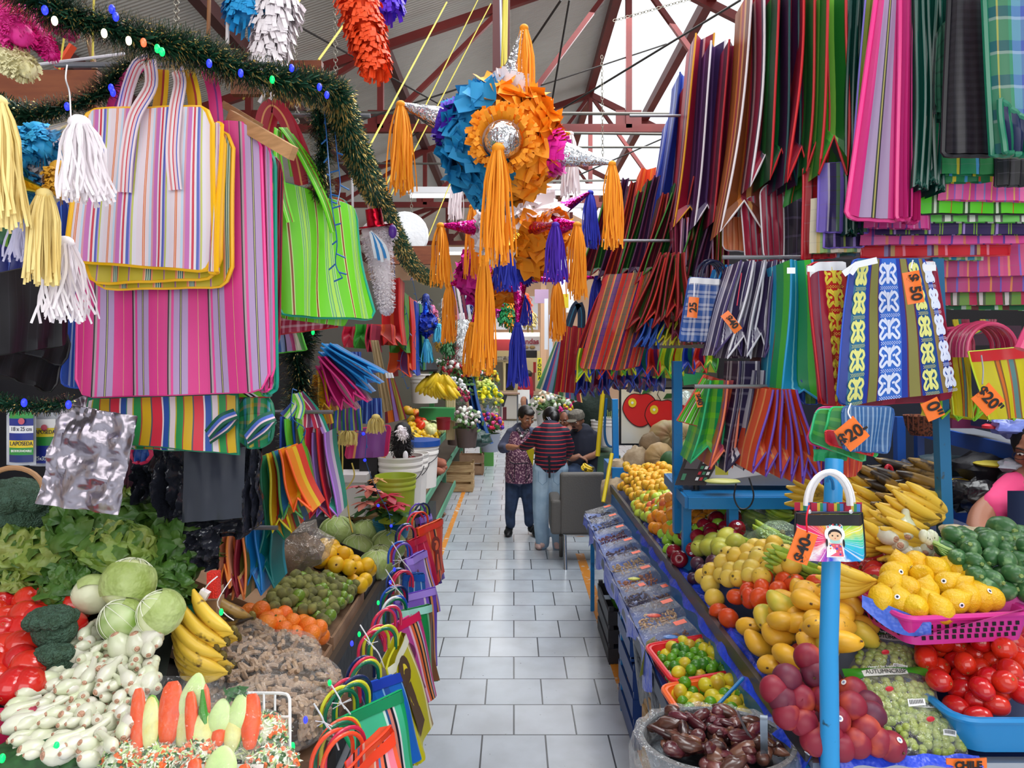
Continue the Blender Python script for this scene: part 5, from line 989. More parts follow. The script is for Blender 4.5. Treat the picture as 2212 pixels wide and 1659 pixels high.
def tiedye():
 m,n,l,b=_new('tie_dye');b.inputs['Roughness'].default_value=.45
 tc=n.new('ShaderNodeTexCoord');mp=n.new('ShaderNodeMapping');mp.inputs['Location'].default_value=(-.5,-.45,0);l.new(tc.outputs['UV'],mp.inputs[0])
 gr=n.new('ShaderNodeTexGradient');gr.gradient_type='RADIAL';l.new(mp.outputs[0],gr.inputs[0])
 nz=n.new('ShaderNodeTexNoise');nz.inputs['Scale'].default_value=9;nz.inputs['Detail'].default_value=3;l.new(tc.outputs['UV'],nz.inputs[0])
 ad=n.new('ShaderNodeMath');ad.operation='MULTIPLY_ADD';ad.inputs[1].default_value=.12;l.new(nz.outputs['Fac'],ad.inputs[0]);l.new(gr.outputs['Fac'],ad.inputs[2])
 rp=n.new('ShaderNodeValToRGB');cr=rp.color_ramp
 cs=[(0,'e82a8a'),(.12,'f03060'),(.2,'f8f0f0'),(.25,'d02ab0'),(.3,'2c50d8'),(.36,'e8f4ff'),(.4,'1c8ae0'),(.48,'30c0e0'),(.56,'40d0a0'),(.64,'f0e84a'),(.74,'58c84a'),(.82,'f0e040'),(.88,'f08a30'),(.95,'f02a70')]
 for i,(p_,h_)in enumerate(cs):
  e=cr.elements[i]if i<2 else cr.elements.new(p_);e.position=p_;e.color=lin(h_)
 l.new(ad.outputs[0],rp.inputs[0])
 wv=n.new('ShaderNodeTexMagic')if False else n.new('ShaderNodeTexNoise');wv.inputs['Scale'].default_value=26;mp2=n.new('ShaderNodeMapping');mp2.inputs['Scale'].default_value=(60,0,1)
 cb=n.new('ShaderNodeCombineXYZ');l.new(gr.outputs['Fac'],cb.inputs[0]);l.new(cb.outputs[0],mp2.inputs[0]);l.new(mp2.outputs[0],wv.inputs[0]);wv.inputs['Scale'].default_value=1
 r2=n.new('ShaderNodeValToRGB');r2.color_ramp.elements[0].position=.52;r2.color_ramp.elements[1].position=.7;l.new(wv.outputs['Fac'],r2.inputs[0])
 mx=n.new('ShaderNodeMix');mx.data_type='RGBA';mx.inputs[7].default_value=(.95,.95,1,1);l.new(r2.outputs[0],mx.inputs[0]);l.new(rp.outputs[0],mx.inputs[6]);l.new(mx.outputs[2],b.inputs['Base Color'])
 return m
mt[0]=tiedye()
D_=lambda u,v_,o=.004:dbase(u,v_)+dn*(.016+o)
def dflat(pts,o,name,hexc):
 c=D_(sum(p[0]for p in pts)/len(pts),sum(p[1]for p in pts)/len(pts),o);vs=[c]+[D_(a,b_,o)for a,b_ in pts]
 MB().add(vs,[(0,i+1,(i+1)%len(pts)+1)for i in range(len(pts))]).bd(name,M(hexc,.5),db,smooth=False)
ov=lambda cx,cy,rx,ry,n_=20,a0=0,a1=2*PI:[(cx+rx*cos(a0+(a1-a0)*i/n_),cy+ry*sin(a0+(a1-a0)*i/n_))for i in range(n_)]
dflat(ov(.54,.42,.145,.20),.001,'print_outline','f6f6f6');dflat([(.41,.9),(.44,.5),(.64,.5),(.67,.9)],.0012,'print_outline','f6f6f6')
dflat([(.43,.88),(.46,.62),(.62,.62),(.65,.88)],.002,'print_skirt','e85a7a');dflat(ov(.54,.56,.07,.06),.0022,'print_blouse','b0e0d8')
dflat(ov(.54,.27,.12,.09),.0018,'print_headdress','f0f4f4');dflat(ov(.54,.43,.095,.12),.0026,'print_hair','1c141a');dflat(ov(.54,.46,.085,.095),.003,'print_face','f0c8a0')
for s_ in(-1,1):
 dflat(ov(.54+s_*.035,.45,.012,.018,10),.0036,'print_eye','2c1c18');dflat(ov(.54+s_*.115,.60,.016,.085,10),.0028,'print_braid','17141a');dflat(ov(.54+s_*.075,.63,.015,.03,10),.0032,'print_hand','f0c8a0')
for i in range(6):a=PI*(1.1+.16*i);dflat(ov(.54+.10*cos(a),.29+.075*sin(a),.012,.022,8),.0032,'print_ribbon',['d83a4a','3a9ab0'][i%2])
for i in range(4):
 for j in range(4):dflat(ov(.475+.043*i,.66+.06*j,.014,.02,8),.0032,'print_spot',['3a58c0','f08a4a','f4a0b8'][(i+j)%3])
dflat(ov(.54,.505,.009,.01,8),.0036,'print_mouth','d8403a')
MB().grid(lambda u,v_:P(1716+146*u,1085+18*v_+4*u,1.83),4,1).grid(lambda u,v_:P(1862-146*u,1085+18*v_,1.835),4,1).bd('lining',ST('1:c8284a .5:e8c84a .5:3a9a6a .6:4a8ad8 .3:7a2a4a',4),db)
for i,(o1,r_)in enumerate(((0,1),(-.016,.96),(.016,1.04),(.03,.98))):
 cc=P(1790,1092,1.80+.02*i)+V((o1*.3,0,0));MB().tube([cc+V((cos(a)*.057*r_,0,max(-.02,sin(a)*.085*r_)))for a in[PI*k_/16 for k_ in range(17)]],.0052,8).bd('handle',M('f0eef0',.25),db)
for x_ in(1748,1838):MB().lathe([(.003,0),(.0055,.001),(.003,.003)],10,P(x_,1105,1.775),mat=Matrix.Rotation(PI/2,3,'X')).bd('eyelet',M('d8d8dc',.25,.8),db)
tagcard('orange card reading $40 tied with red wool to the doll bag',1733,1181,1.74,.052,.078,-20,'$40-',.038,tang=72,string=[(1748,1092,1.76),(1742,1120,1.74),(1744,1150,1.735)],scol=M('d8102c',.8))
tagcard('orange card lettered CHILE on the front panel below the tub',2088,1650,1.88,.105,.03,1,'CHILE',.026)
sh_=T('side_shelf','narrow blue shelf along the aisle carrying the clear boxes','shelf',(.68,4,0))
MB().box((.68,4.0,.735),(.22,3.6,.02)).bd('board',blueD,sh_);MB().beam((.57,2.5,.70),(.57,5.8,.70),.02,.06).bd('lip',M('1c2c48',.4),sh_)
for y in(2.6,4.1,5.7):MB().box((.62,y,.36),(.03,.03,.72)).bd('leg',blueM,sh_)
MB().grid(lambda u,v_:V((.555-.015*sin(v_*40)*u,2.9+2.8*v_,.765-.11*u*(1+.4*sin(v_*31)))),5,60).bd('blue_liner',blueT,label='bright blue plastic hanging over the aisle edge of the side shelf',cat='plastic liner')
contents=['3a3a52','6a2430','5a4458','c8a878','b0683c','3a2c40','6a3c34','d8b080','8a5444','2c2c38']
pk=[(1320,1072,5.2),(1340,1105,4.85),(1358,1137,4.5),(1378,1168,4.2),(1405,1206,3.9),(1385,1252,3.62),(1430,1240,3.6),(1432,1290,3.35),(1455,1345,3.08),(1292,1080,5.5)]
for i,(x_,y_,Y_)in enumerate(pk):
 c=P(x_,y_+12,Y_);c.z=.76;c.x=.675 if i not in(5,6)else(.63 if i==5 else .74);hw_=.115 if i not in(5,6)else .07
 root=T('clear_food_box','%s clear lidded box from the near end of the side shelf'%ORD[9-i]if i<9 else 'clear lidded box farthest along the side shelf','plastic box',c)
 q=Matrix.Rotation(-.25,3,'Y')@Matrix.Rotation(.1,3,'Z')
 mb=MB();vs=[c+q@V((a*hw_*k_,b_*.085*k_,z_))for z_,k_ in((.0,.88),(.045,1),(.05,1.06),(.052,1),(.085,.9))for a,b_ in((-1,-1),(1,-1),(1,1),(-1,1))]
 mb.add(vs,[(k_*4+j,k_*4+(j+1)%4,k_*4+4+(j+1)%4,k_*4+4+j)for k_ in range(4)for j in range(4)]+[(16,17,18,19),(3,2,1,0)]);mb.bd('clear_shell',film('ffffff',.05,.1),root,smooth=False)
 mb=MB();h_=contents[i]
 for _ in range(90):mb.ell(c+q@V((U(-.8,.8)*hw_,U(-.065,.065),U(.008,.04))),(.006,.012,.005),5,3,rot=rrot().to_matrix())
 mb.bd('food_pieces',M(h_,.6,h2=contents[(i+3)%10],sc_=20,thr=.7),root,kind='stuff')
 MB().add([c+q@V((a,b_,.087))for a,b_ in((hw_*.35,.0),(hw_*.8,.0),(hw_*.8,.045),(hw_*.35,.045))],[(0,1,2,3)]).bd('orange_label',M('f8603a',.4),root)
 if i in(4,7,8):MB().ell(c+q@V((-.02 if i!=8 else 0,-.03,.06)),(.035,.02,.008),8,5).bd('coloured_scoop',M({4:'d8d82c',7:'e8502c',8:'1c78d0'}[i],.3),root)
bk1=basket('red plastic basket of green limes',(.71,2.83,.76),.25,.30,.07,M('d8202c',.3),yaw=.12,tilt=-.12)
pile([lime,lime2,lime,ylime],[(1405,1390),(1560,1370),(1600,1450),(1545,1480),(1440,1480),(1415,1440)],lambda x,y:.785+.12*(x-.6),.041,(.6,.84),(2.69,2.99),'small green lime in the red basket','limes in the red basket',lay=2)
bk2=basket('orange plastic basket of yellow and green limes',(.70,2.48,.75),.25,.30,.07,M('f0641c',.3),yaw=.1,tilt=-.12)
pile([ylime,lime,ylime],[(1450,1480),(1600,1440),(1650,1520),(1600,1560),(1490,1560),(1465,1520)],lambda x,y:.775+.12*(x-.6),.048,(.57,.84),(2.33,2.64),'yellow or green lime in the orange basket','limes in the orange basket',lay=2)
MB().tube([P(1605,1465,2.4),P(1530,1545,2.28)],.006,8).bd('blue_rod',blueM,label='thin blue rod lying across the orange basket of limes',cat='rod')
pot=T('metal_pot','wide metal basin lined with clear plastic, full of dark brown candied pieces','basin',(.58,2.05,.78))
pc=V((.575,2.05,.775));pr=.21
MB().lathe([(.0,0),(pr*.8,.0),(pr,.14),(pr*1.04,.145),(pr*.97,.142),(pr*.93,.1)],36,pc,sq=.85).bd('bowl',M('8a9098',.25,.8),pot)
MB().lathe([(pr*.9,.10),(pr*.98,.15),(pr*1.1,.152),(pr*1.15,.11),(pr*1.12,.03)],60,pc,sq=.85,fn=lambda p,a,t:p*(1+.035*sin(a*17)*t)).bd('plastic_lining',film('ffffff',.10),pot)
MB().lathe([(0,.09),(pr*.93,.09)],24,pc,sq=.85).bd('syrup',M('2c1414',.1),pot)
for i in range(80):
 a=U(0,6.28);rr=pr*.8*math.sqrt(R.random());col=R.choice(['4a1c24','3c1a1c','5a2430','6a4434','2c1618','4a2c24'])
 MB().ell((0,0,0),(U(.02,.05),U(.015,.028),U(.01,.02)),10,7,fn=lambda q:q*(1+.35*noise.noise(q*30+V((i,0,0))))).bd('candied_piece',M(col,.25,h2='8a5a4a',sc_=20,thr=.68,coat=.4),None,label='dark candied piece in the metal basin',cat='candied fruit',group='candied pieces in the basin')
 o=bpy.context.scene.collection.objects[-1]if False else C.objects[-1];o.location=pc+V((cos(a)*rr,sin(a)*rr*.85,.11+.03*R.random()+.02*(1-rr/pr)));o.rotation_euler=(U(-.5,.5),U(-.5,.5),U(0,6))
ls_=T('serving_spoon','long handled metal serving spoon standing in the basin','spoon',P(1648,1640,1.9));MB().ribbon(smp([P(1650,1545,1.9),P(1650,1570,1.9),P(1651,1640,1.95),P(1651,1670,2.0)],4),.02).ribbon(smp([P(1650,1545,1.904),P(1651,1670,2.004)][::-1],4),.02).bd('handle',M('8a94a0',.25,.8),ls_)
MB().ell(P(1650,1672,2.0),(.03,.03,.012),12,6).bd('bowl',M('8a94a0',.25,.8),ls_)
fk=T('serving_fork','metal fork stuck into the candied pieces','fork',P(1640,1620,2.0));MB().tube(smp([P(1592,1535,2.0),P(1610,1575,2.0),P(1630,1605,2.0)],4),.004,6).bd('handle',M('b0b4ba',.25,.8),fk)
for i in range(4):MB().tube([P(1626+4*i,1604-2*i,2.0),P(1636+5*i,1632-3*i,2.0)],.0016,5).bd('tine',M('b0b4ba',.25,.8),fk)
def crate(label,c,sx,sy,h,m_,yaw=0.0,slats=3,name='wooden_crate',cat='crate'):
 root=T(name,label,cat,c);c=V(c);q=Matrix.Rotation(yaw,3,'Z')
 for i in range(slats):
  z=h*(i+.5)/slats;hh=h/slats*.72;mb=MB()
  mb.box(c+q@V((0,-sy/2,z)),(sx,.012,hh),0,q).box(c+q@V((0,sy/2,z)),(sx,.012,hh),0,q).box(c+q@V((-sx/2,0,z)),(.012,sy,hh),0,q).box(c+q@V((sx/2,0,z)),(.012,sy,hh),0,q)
  mb.bd('slat_course',m_,root)
 for a in(-1,1):
  for b_ in(-1,1):MB().box(c+q@V((a*(sx/2-.015),b_*(sy/2-.015),h/2)),(.03,.03,h+.02),0,q).bd('corner_post',m_,root)
 MB().box(c+V((0,0,.012)),(sx,sy,.012),0,q).bd('floor_board',m_,root)
 return root
wood=M('c8a878',.7,h2='a8845a',sc_=8,stretch=(1,1,12));woodD=M('9a7a54',.7,h2='b89468',sc_=8,stretch=(1,1,10))
crate('slatted wooden crate of limes on the floor below the orange basket',(.76,3.12,.0),.30,.50,.40,wood,.03,4)
crate('second wooden crate stacked on the first beside the aisle',(.76,3.12,.405),.30,.50,.26,wood,.02,3)
for i in range(8):dup(ylime,V((.72+.03*(i%3),2.95+.08*(i//2),.46)),rrot(),1.2,'yellow lime inside the wooden crates','limes in the wooden crates')
MB().ell((.74,3.2,.63),(.11,.17,.05),18,8,fn=lambda q:q*(1+.25*noise.noise(q*16))).bd('paper_sheet',M('8a8a98',.7,bump=.6,bsc=20),label='crumpled grey paper in the top of the wooden crate',cat='paper')
crate('dark blue plastic crate behind the wooden one, with fruit inside',(.78,3.92,.0),.34,.50,.42,M('1c3c7a',.4),0,3,name='plastic_crate')
crate('upper dark blue plastic crate with vertical slots',(.78,3.98,.425),.34,.44,.22,M('1c4484',.4),0,2,name='plastic_crate')
for i in range(6):dup(mandarin,V((.66+.06*(i%3),3.84+.08*(i//3),.47)),rrot(),1,'yellow orange mandarin in the dark blue crate','mandarins in the blue crate')
crate('black plastic crate of limes under the far end of the side shelf',(.80,5.0,0),.36,.60,.36,M('24242a',.5),0,3,name='plastic_crate')
for i in range(6):dup(lime2,V((.70+.07*(i%3),4.85+.09*(i//3),.345)),rrot(),1.6,'dark green lime in the black crate','limes in the black crate')
MB().grid(lambda u,v_:V((.64+.18*u,4.35-.12*v_+.05*u,.60-.22*v_*(1-.4*u))),3,3).bd('cardboard_flap',M('b08868',.8),label='brown cardboard flap leaning out over the black crate',cat='cardboard')
MB().grid(lambda u,v_:V((.60+.03*sin(v_*30)*(1-u),2.45+1.1*v_,.74-.34*u*(1+.15*sin(v_*23)))),6,40).bd('black_liner',M('181c2a',.25,bump=.6,bsc=16),label='black plastic hanging from the side shelf over the wooden crates',cat='plastic liner')
MB().grid(lambda u,v_:V((.56-.03*v_+.05*u,3.05+.06*u*1,.80-.15*v_)),3,3).bd('yellow_liner',M('c8c83a',.4),label='strip of yellow green plastic by the red basket',cat='plastic liner')
MB().lathe([(.0,.74),(.17,.74),(.17,.77),(.0,.77)],20,(.575,2.05,0)).tube([(.45,2.1,0),(.5,2.08,.74)],.02,8).tube([(.7,2.1,0),(.65,2.08,.74)],.02,8).tube([(.575,1.93,0),(.575,1.98,.74)],.02,8).bd('round_stool',M('5a3a24',.6),label='low round stool under the metal basin',cat='stool')
# ================= left stall
def LZ(x,y):return .71+.42*max(0,-.76-x)
ls=T('vegetable_stand','low sloped stand along the left of the aisle carrying crates of fruit','produce stand',(-1.2,3.6,0))
MB().grid(lambda u,v_:V((-.78-1.1*u,2.45+2.6*v_,LZ(-.78-1.1*u,0)-.02)),6,8).bd('sloped_board',M('2a241f',.8),ls)
MB().beam((-.775,2.4,.70),(-.775,5.1,.70),.03,.05).bd('front_lip',M('4a3a2c',.7),ls)
MB().box((-.87,3.45,.35),(.02,3.3,.66)).bd('shade_panel',M('12161f',.6,bump=.5,bsc=14),ls)  # added dark panel, stands in for the dark space behind the aisle bags
for x in(-.82,-1.85):
 for y in(2.5,5.0):MB().box((x,y,.34),(.05,.05,.68)).bd('leg',woodD,ls)
def tray(label,x0,x1,y0,y1,h,m_,name='fruit_crate',cat='crate'):
 root=T(name,label,cat,((x0+x1)/2,(y0+y1)/2,LZ((x0+x1)/2,0)))
 def c(x,y,z):return V((x,y,LZ(x,y)+z))
 for(a,b_)in(((x0,y0),(x1,y0)),((x1,y0),(x1,y1)),((x1,y1),(x0,y1)),((x0,y1),(x0,y0))):
  n_=V((b_[1]-a[1],a[0]-b_[0],0)).normalized()*.006
  MB().add([c(*a,0)-n_,c(*b_,0)-n_,c(*b_,h)-n_,c(*a,h)-n_,c(*a,0)+n_,c(*b_,0)+n_,c(*b_,h)+n_,c(*a,h)+n_],[(0,1,2,3),(7,6,5,4),(3,2,6,7),(0,4,5,1),(0,3,7,4),(1,5,6,2)]).bd('side_wall',m_,root)
 MB().add([c(x0,y0,0),c(x1,y0,0),c(x1,y1,0),c(x0,y1,0)],[(0,1,2,3)]).bd('floor_board',m_,root)
 return root
cardb=M('a88466',.8,h2='8a6a50',sc_=6);blkp=M('15151a',.5)
tray('brown cardboard box of oranges at the lower left of the aisle',-1.38,-.79,2.62,3.12,.035,cardb,'cardboard_box','box')
tray('cardboard box of husked green tomatillos',-1.62,-.79,3.14,3.78,.06,cardb,'cardboard_box','box')
tray('black plastic crate of yellow quinces',-1.62,-.79,3.80,4.22,.10,blkp)
tray('black plastic crate of cabbages',-1.55,-.79,4.24,4.95,.09,blkp)
pile(lorange,[(500,1330),(560,1315),(600,1315),(640,1340),(720,1350),(748,1385),(730,1440),(690,1420),(640,1380),(560,1345)],lambda x,y:LZ(x,y)+.10,.062,(-1.9,-.79),(2.45,3.6),'deep orange citrus fruit in the cardboard box at the lower left','oranges in the left cardboard box',lay=2)
pile([tomatillo,tomatillo,tomatillo,tomatillo,tomatillo2],[(565,1300),(640,1235),(700,1240),(760,1250),(815,1285),(770,1345),(740,1370),(680,1340),(610,1320),(570,1310)],lambda x,y:LZ(x,y)+.09+.04*sin(3*x+5*y),.043,(-1.9,-.79),(3.0,4.05),'small green tomatillo, many still in dull husks, in the box behind the oranges','tomatillos in the left box',lay=2,zj=.3,sc_=(1.0,1.3))
pile(quince,[(662,1190),(700,1175),(770,1200),(825,1245),(820,1270),(760,1262),(690,1215)],lambda x,y:LZ(x,y)+.10,.082,(-1.7,-.79),(3.7,4.35),'shiny yellow round fruit in the black crate','yellow fruit in the black crate',lay=2)
cabm=[M('b8c88a',.45,h2='c8d4a0',sc_=6,bump=.3,bsc=20),M('b4c47c',.45,h2='a0b868',sc_=9,bump=.5,bsc=22)]
def cabbage(label,c,r,rot,veins='dfe6c0'):
 root=T('cabbage',label,'cabbage',c)
 MB().ell(c,(r,r,r*.88),26,16,fn=lambda q:q*(1+.03*noise.noise(q*20)+.012*sin(9*math.atan2(q.y,q.x)))).bd('head',cabm[0],root)
 for k_ in range(3):
  q3=Matrix.Rotation(rot+k_*2.2,3,'Z')
  MB().grid(lambda u,v_:V(c)+q3@(V((sin((u-.5)*2.1)*sin(.25+v_*1.9),-cos((u-.5)*2.1)*sin(.25+v_*1.9),cos(.25+v_*1.9)*.88))*r*(1.035+.01*k_+.012*sin(u*20))),12,10).bd('outer_leaf',cabm[1],root)
 vm=MB()
 for i in range(9):
  a=rot+i*.7;vm.tube([V(c)+V((cos(a+.12*sin(j*1.3))*sin(.15+j*.17),sin(a+.12*sin(j*1.3))*sin(.15+j*.17),cos(.15+j*.17)*.88))*r*1.05 for j in range(10)],[r*.02*(1-j*.08)for j in range(10)],5)
 vm.bd('leaf_veins',M(veins,.5),root)
 return root
for i,(x_,y_,Y_,r_,lb)in enumerate(((728,1150,4.6,.112,'largest cabbage, at the back left of the crate'),(788,1152,4.75,.098,'cabbage at the back middle of the crate'),(838,1180,4.55,.11,'cabbage at the right corner of the crate by the aisle'),(772,1185,4.45,.095,'yellowish cabbage in the middle of the crate'),(822,1208,4.4,.095,'low cabbage between the right corner and the front'),(812,1222,4.2,.10,'pale cabbage at the front of the crate above the tomatillos'))):
 cabbage(lb,P(x_,y_,Y_),r_,i*1.1)
podm=M('b89e84',.75,h2='967a62',sc_=40)
for i,(x_,y_,Y_,sx,sy,lb)in enumerate(((500,1388,2.6,.15,.08,'bag of beige pods at the back by the oranges'),(590,1420,2.5,.17,.08,'bag of beige pods in the middle behind'),(510,1455,2.3,.15,.11,'bag of beige pods at the left, beside the bananas'),(612,1485,2.3,.17,.10,'largest bag of beige pods in the centre of the pile'),(580,1545,2.1,.18,.10,'bag of beige pods nearest the packed salads'),(672,1500,2.4,.10,.12,'bag of beige pods at the right edge of the pile'),(652,1580,2.2,.09,.14,'bag of beige pods hanging down by the wire basket'))):
 c=P(x_,y_,Y_);root=T('pod_bag','clear '+lb,'bag of pods',c);mb=MB()
 for j in range(260):
  a=U(0,6.28);b_=math.acos(U(-.35,1));q=V((sin(b_)*cos(a)*sx*.9,sin(b_)*sin(a)*.12,cos(b_)*sy*.88));e=rrot().to_matrix();l_=U(.013,.022)
  mb.tube([c+q-e@V((0,0,l_)),c+q-e@V((.002,0,0)),c+q+e@V((0,0,l_))],[.0065,.0088,.006],6)
 mb.ell(c,(sx*.84,.108,sy*.8),16,10,1)  # dark core: shade in the gaps between pods, put in as colour
 mb.bd('pods',[podm,M('4a3c30',.9)],root,kind='stuff')
 MB().ell(c,(sx,.14,sy),24,14,fn=lambda q:q*(1+.12*noise.noise(q*12+V((i,0,0))))).bd('film',film('ffffff',.02,.12),root)
 # ---- near vegetable table (raised)
def YN(py):return float(np.interp(py,[1090,1200,1400,1660],[2.5,2.25,1.9,1.5]))
nt=T('raised_table','raised table under the onions, tomatoes and lettuces at the lower left','table',(-1.3,1.8,0))
MB().grid(lambda u,v_:P(-700*1+(980+140*(1-v_))*u+0,1090+610*v_,YN(1090+610*v_))-V((0,0,.13)),6,12).bd('sloped_board',M('18201c',.8),nt)
MB().box((-1.55,1.55,.45),(.7,.04,.9)).bd('trestle',woodD,nt);MB().box((-1.7,2.42,.45),(.6,.04,.9)).bd('trestle',woodD,nt)
def Q(px,py,dy=0):return P(px,py,YN(py)+dy)
oz=T('x','y','z')
bpy.data.objects.remove(oz)
npt=0
polyO=[(0,1500),(75,1450),(120,1380),(180,1350),(330,1340),(350,1400),(345,1480),(300,1560),(260,1610),(200,1640),(30,1640),(0,1600)]
for gy in range(1345,1650,17):
 for gx in range(-5,360,19):
  x_=gx+U(-8,8)+(9 if(gy//17)%2 else 0);y_=gy+U(-7,7)
  if not inpoly(x_,y_,polyO):continue
  k_=R.choice(onions);p=Q(x_,y_,U(-.05,.02))
  cx=(x_-190)/190;a=U(-.5,.5)+cx*.9
  d=V((sin(a)*.9,-.75,.15+U(-.35,.5))).normalized()
  e=(-d).to_track_quat('Z','Y').to_matrix()
  dup(k_,p,e,U(.8,1.2),'white spring onion bulb with trimmed roots in the big heap at the lower left','spring onions in the left heap');npt+=1
for i,(x_,y_,a,t_)in enumerate(((318,1350,-.5,.6),(345,1362,-1.0,.4),(330,1345,-.9,.3),(290,1370,.2,.3),(248,1372,.3,.2))):
 dup(onions[2],Q(x_,y_,-.06),(V((sin(a),.1,-.8))).to_track_quat('Z','Y').to_matrix(),1.5,'long spring onion sticking up at the back of the left heap','long spring onions at the back of the heap')
MB().ell(Q(180,1520,.16),(.17,.10,.10),16,8).bd('onion_greens',M('9aae6a',.6,h2='6a8a4a',sc_=20),label='mass of pale green onion stalks inside the heap',cat='onion stalks',kind='stuff')
tub=basket('crimson plastic tub of tomatoes at the left edge',Q(10,1440,.06)-V((0,0,.13)),.46,.42,.13,M('b8184a',.3),holes=False,name='plastic_tub')
for(x_,y_)in[(20,1262),(60,1300),(110,1275),(140,1300),(55,1330),(15,1340),(95,1330),(140,1335),(40,1365),(80,1340),(12,1400),(50,1395),(100,1365),(20,1440),(65,1440),(110,1300),(30,1480),(5,1365),(5,1310),(60,1480),(75,1390),(165,1310),(-10,1420),(-10,1470),(45,1425),(150,1355)]+[(-25-32*(i%4),1290+38*(i//4)+9*(i%2))for i in range(20)]:
 dup(R.choice([roma,roma2]),Q(x_,y_,-.02+U(-.02,.02)),rr_(),1.32,'shiny red tomato in the crimson tub','tomatoes in the crimson tub')
brm=M('4a6a58',.75,h2='38543f',sc_=60,bump=1.0,bsc=160)
def broccoli(label,c,r,n_=26,parent=None):
 root=T('broccoli',label,'broccoli',c);mb=MB()
 for i in range(n_):
  a=i*2.4;rr=r*.75*math.sqrt(i/n_);p=V(c)+V((cos(a)*rr,sin(a)*rr*.8-.01,math.sqrt(max(0,r*r-rr*rr))*.75))
  mb.ell(p,r*U(.26,.34),10,7,fn=lambda q:q*(1+.12*noise.noise(q*90)))
 mb.ell(c,(r*.85,r*.75,r*.7),14,8);mb.bd('florets',brm,root);MB().tube([V(c)-V((0,0,r*1.1)),V(c)],[r*.3,r*.4],10).bd('stalk',M('8aa86a',.6),root)
 return root
broccoli('broccoli head on the edge of the crimson tub above the onions',Q(118,1362,-.08),.066,34)
broccoli('second broccoli head, lower and partly under the onions',Q(118,1435,.0),.055)
broccoli('large broccoli head at the left edge above the lettuces',P(30,1120,2.25),.12,50)
broccoli('dark broccoli head at the left edge behind the lettuces',P(10,1165,2.3),.10,40)
lm=[M('3a5a1c',.6),M('5e7c26',.45,h2='7c8a34',sc_=9,bump=1.2,bsc=16),M('3c6420',.45,h2='4e6c26',sc_=10,bump=1.2,bsc=16),M('6c8a34',.45,h2='869044',sc_=7,bump=1.2,bsc=16)]  # first tone, the heart, is darkened as shade between the leaves
lt=leafhead(.1,lm,'lettuce','lettuce master head','lettuce',18,.32,openw=1.15);lt.location=(0,0,-5);used.append(lt)
lt2=leafhead(.1,[lm[0],lm[2],M('2e541c',.45,h2='4a7228',sc_=10,bump=.5,bsc=24)],'lettuce','lettuce master head','lettuce',16,.42,openw=1.2);lt2.location=(0,0,-5);used.append(lt2)
for i,(x_,y_,Y_,s_,k_,lb)in enumerate(((95,1185,2.35,1.0,lt2,'dark loose lettuce left of the middle'),(170,1140,2.4,1.0,lt,'lettuce just under the silver bag'),(120,1240,2.2,.9,lt,'pale lettuce above the tomatoes'),(215,1180,2.25,1.05,lt2,'large frilly lettuce in the middle of the heap'),(285,1130,2.45,1.0,lt,'lettuce under the right corner of the silver bag'),(250,1220,2.15,.85,lt,'yellow green lettuce over the cut cabbages'),(340,1160,2.4,1.05,lt2,'lettuce below the flat grey sack'),(370,1230,2.3,1.05,lt2,'ragged dark lettuce at the right end of the heap'),(30,1215,2.2,.8,lt,'small bright lettuce at the left edge'),(340,1290,2.12,.7,lt2,'drooping lettuce leaves beside the white carton'),(60,1150,2.5,1.0,lt2,'lettuce at the back left by the broccoli'),(160,1290,2.08,.65,lt2,'lettuce leaves lying over the tomatoes'),(395,1180,2.45,.9,lt2,'lettuce touching the lowest black sack'),(20,1290,2.1,.5,lt,'lettuce leaf tuft on the back tomatoes'))):
 dup(k_,P(x_,y_,Y_),Euler((U(-.6,.3),U(-.4,.4),U(0,6))),s_,lb)
cut=[M('d4dc9c',.4,h2='e4e8bc',sc_=7,bump=.3,bsc=20)]
def cutcab(label,c,r,rot,tone):
 root=T('cabbage',label,'cabbage',c);q3=Euler(rot).to_matrix()
 MB().ell(c,(r,r*.95,r*.92),24,16,rot=q3,fn=lambda q:q*(1+.03*noise.noise(q*22))).bd('head',M(tone,.4,h2='e8ecc8',sc_=8,thr=.6,bump=.3,bsc=20),root)
 vm=MB()
 for i in range(11):
  a=i*.57;vm.tube([V(c)+q3@(V((cos(a)*sin(.1+j*.2),sin(a)*sin(.1+j*.2),cos(.1+j*.2)))*r*1.0)for j in range(11)],[r*.022*(1-j*.07)for j in range(11)],5)
 vm.bd('leaf_veins',M('eef0dc',.4),root)
 MB().grid(lambda u,v_:V(c)+q3@(V((sin((u-.5)*2.6)*sin(.9+v_*1.3),-cos((u-.5)*2.6)*sin(.9+v_*1.3),cos(.9+v_*1.3)))*r*(1.05+.03*sin(u*14)*v_)),12,8).bd('green_leaf',M('98ac58',.5,h2='b8c884',sc_=16,bump=.5,bsc=40),root)
 return root
cutcab('round cut cabbage with a white top leaf in the middle of the left table',P(278,1262,2.02),.072,(-.5,.2,.3),'d8e0a0')
cutcab('pale cabbage lying on its side beside the tomatoes',P(200,1285,2.03),.055,(-1.4,.6,.5),'e4e6c4')
cutcab('pale green cabbage under the round cut one',P(348,1325,1.95),.062,(-.7,-.5,1.5),'c8dc90')
cutcab('dark green cabbage at the foot of the round cut one',P(262,1340,1.95),.058,(-.6,.4,2.5),'8ab04a')
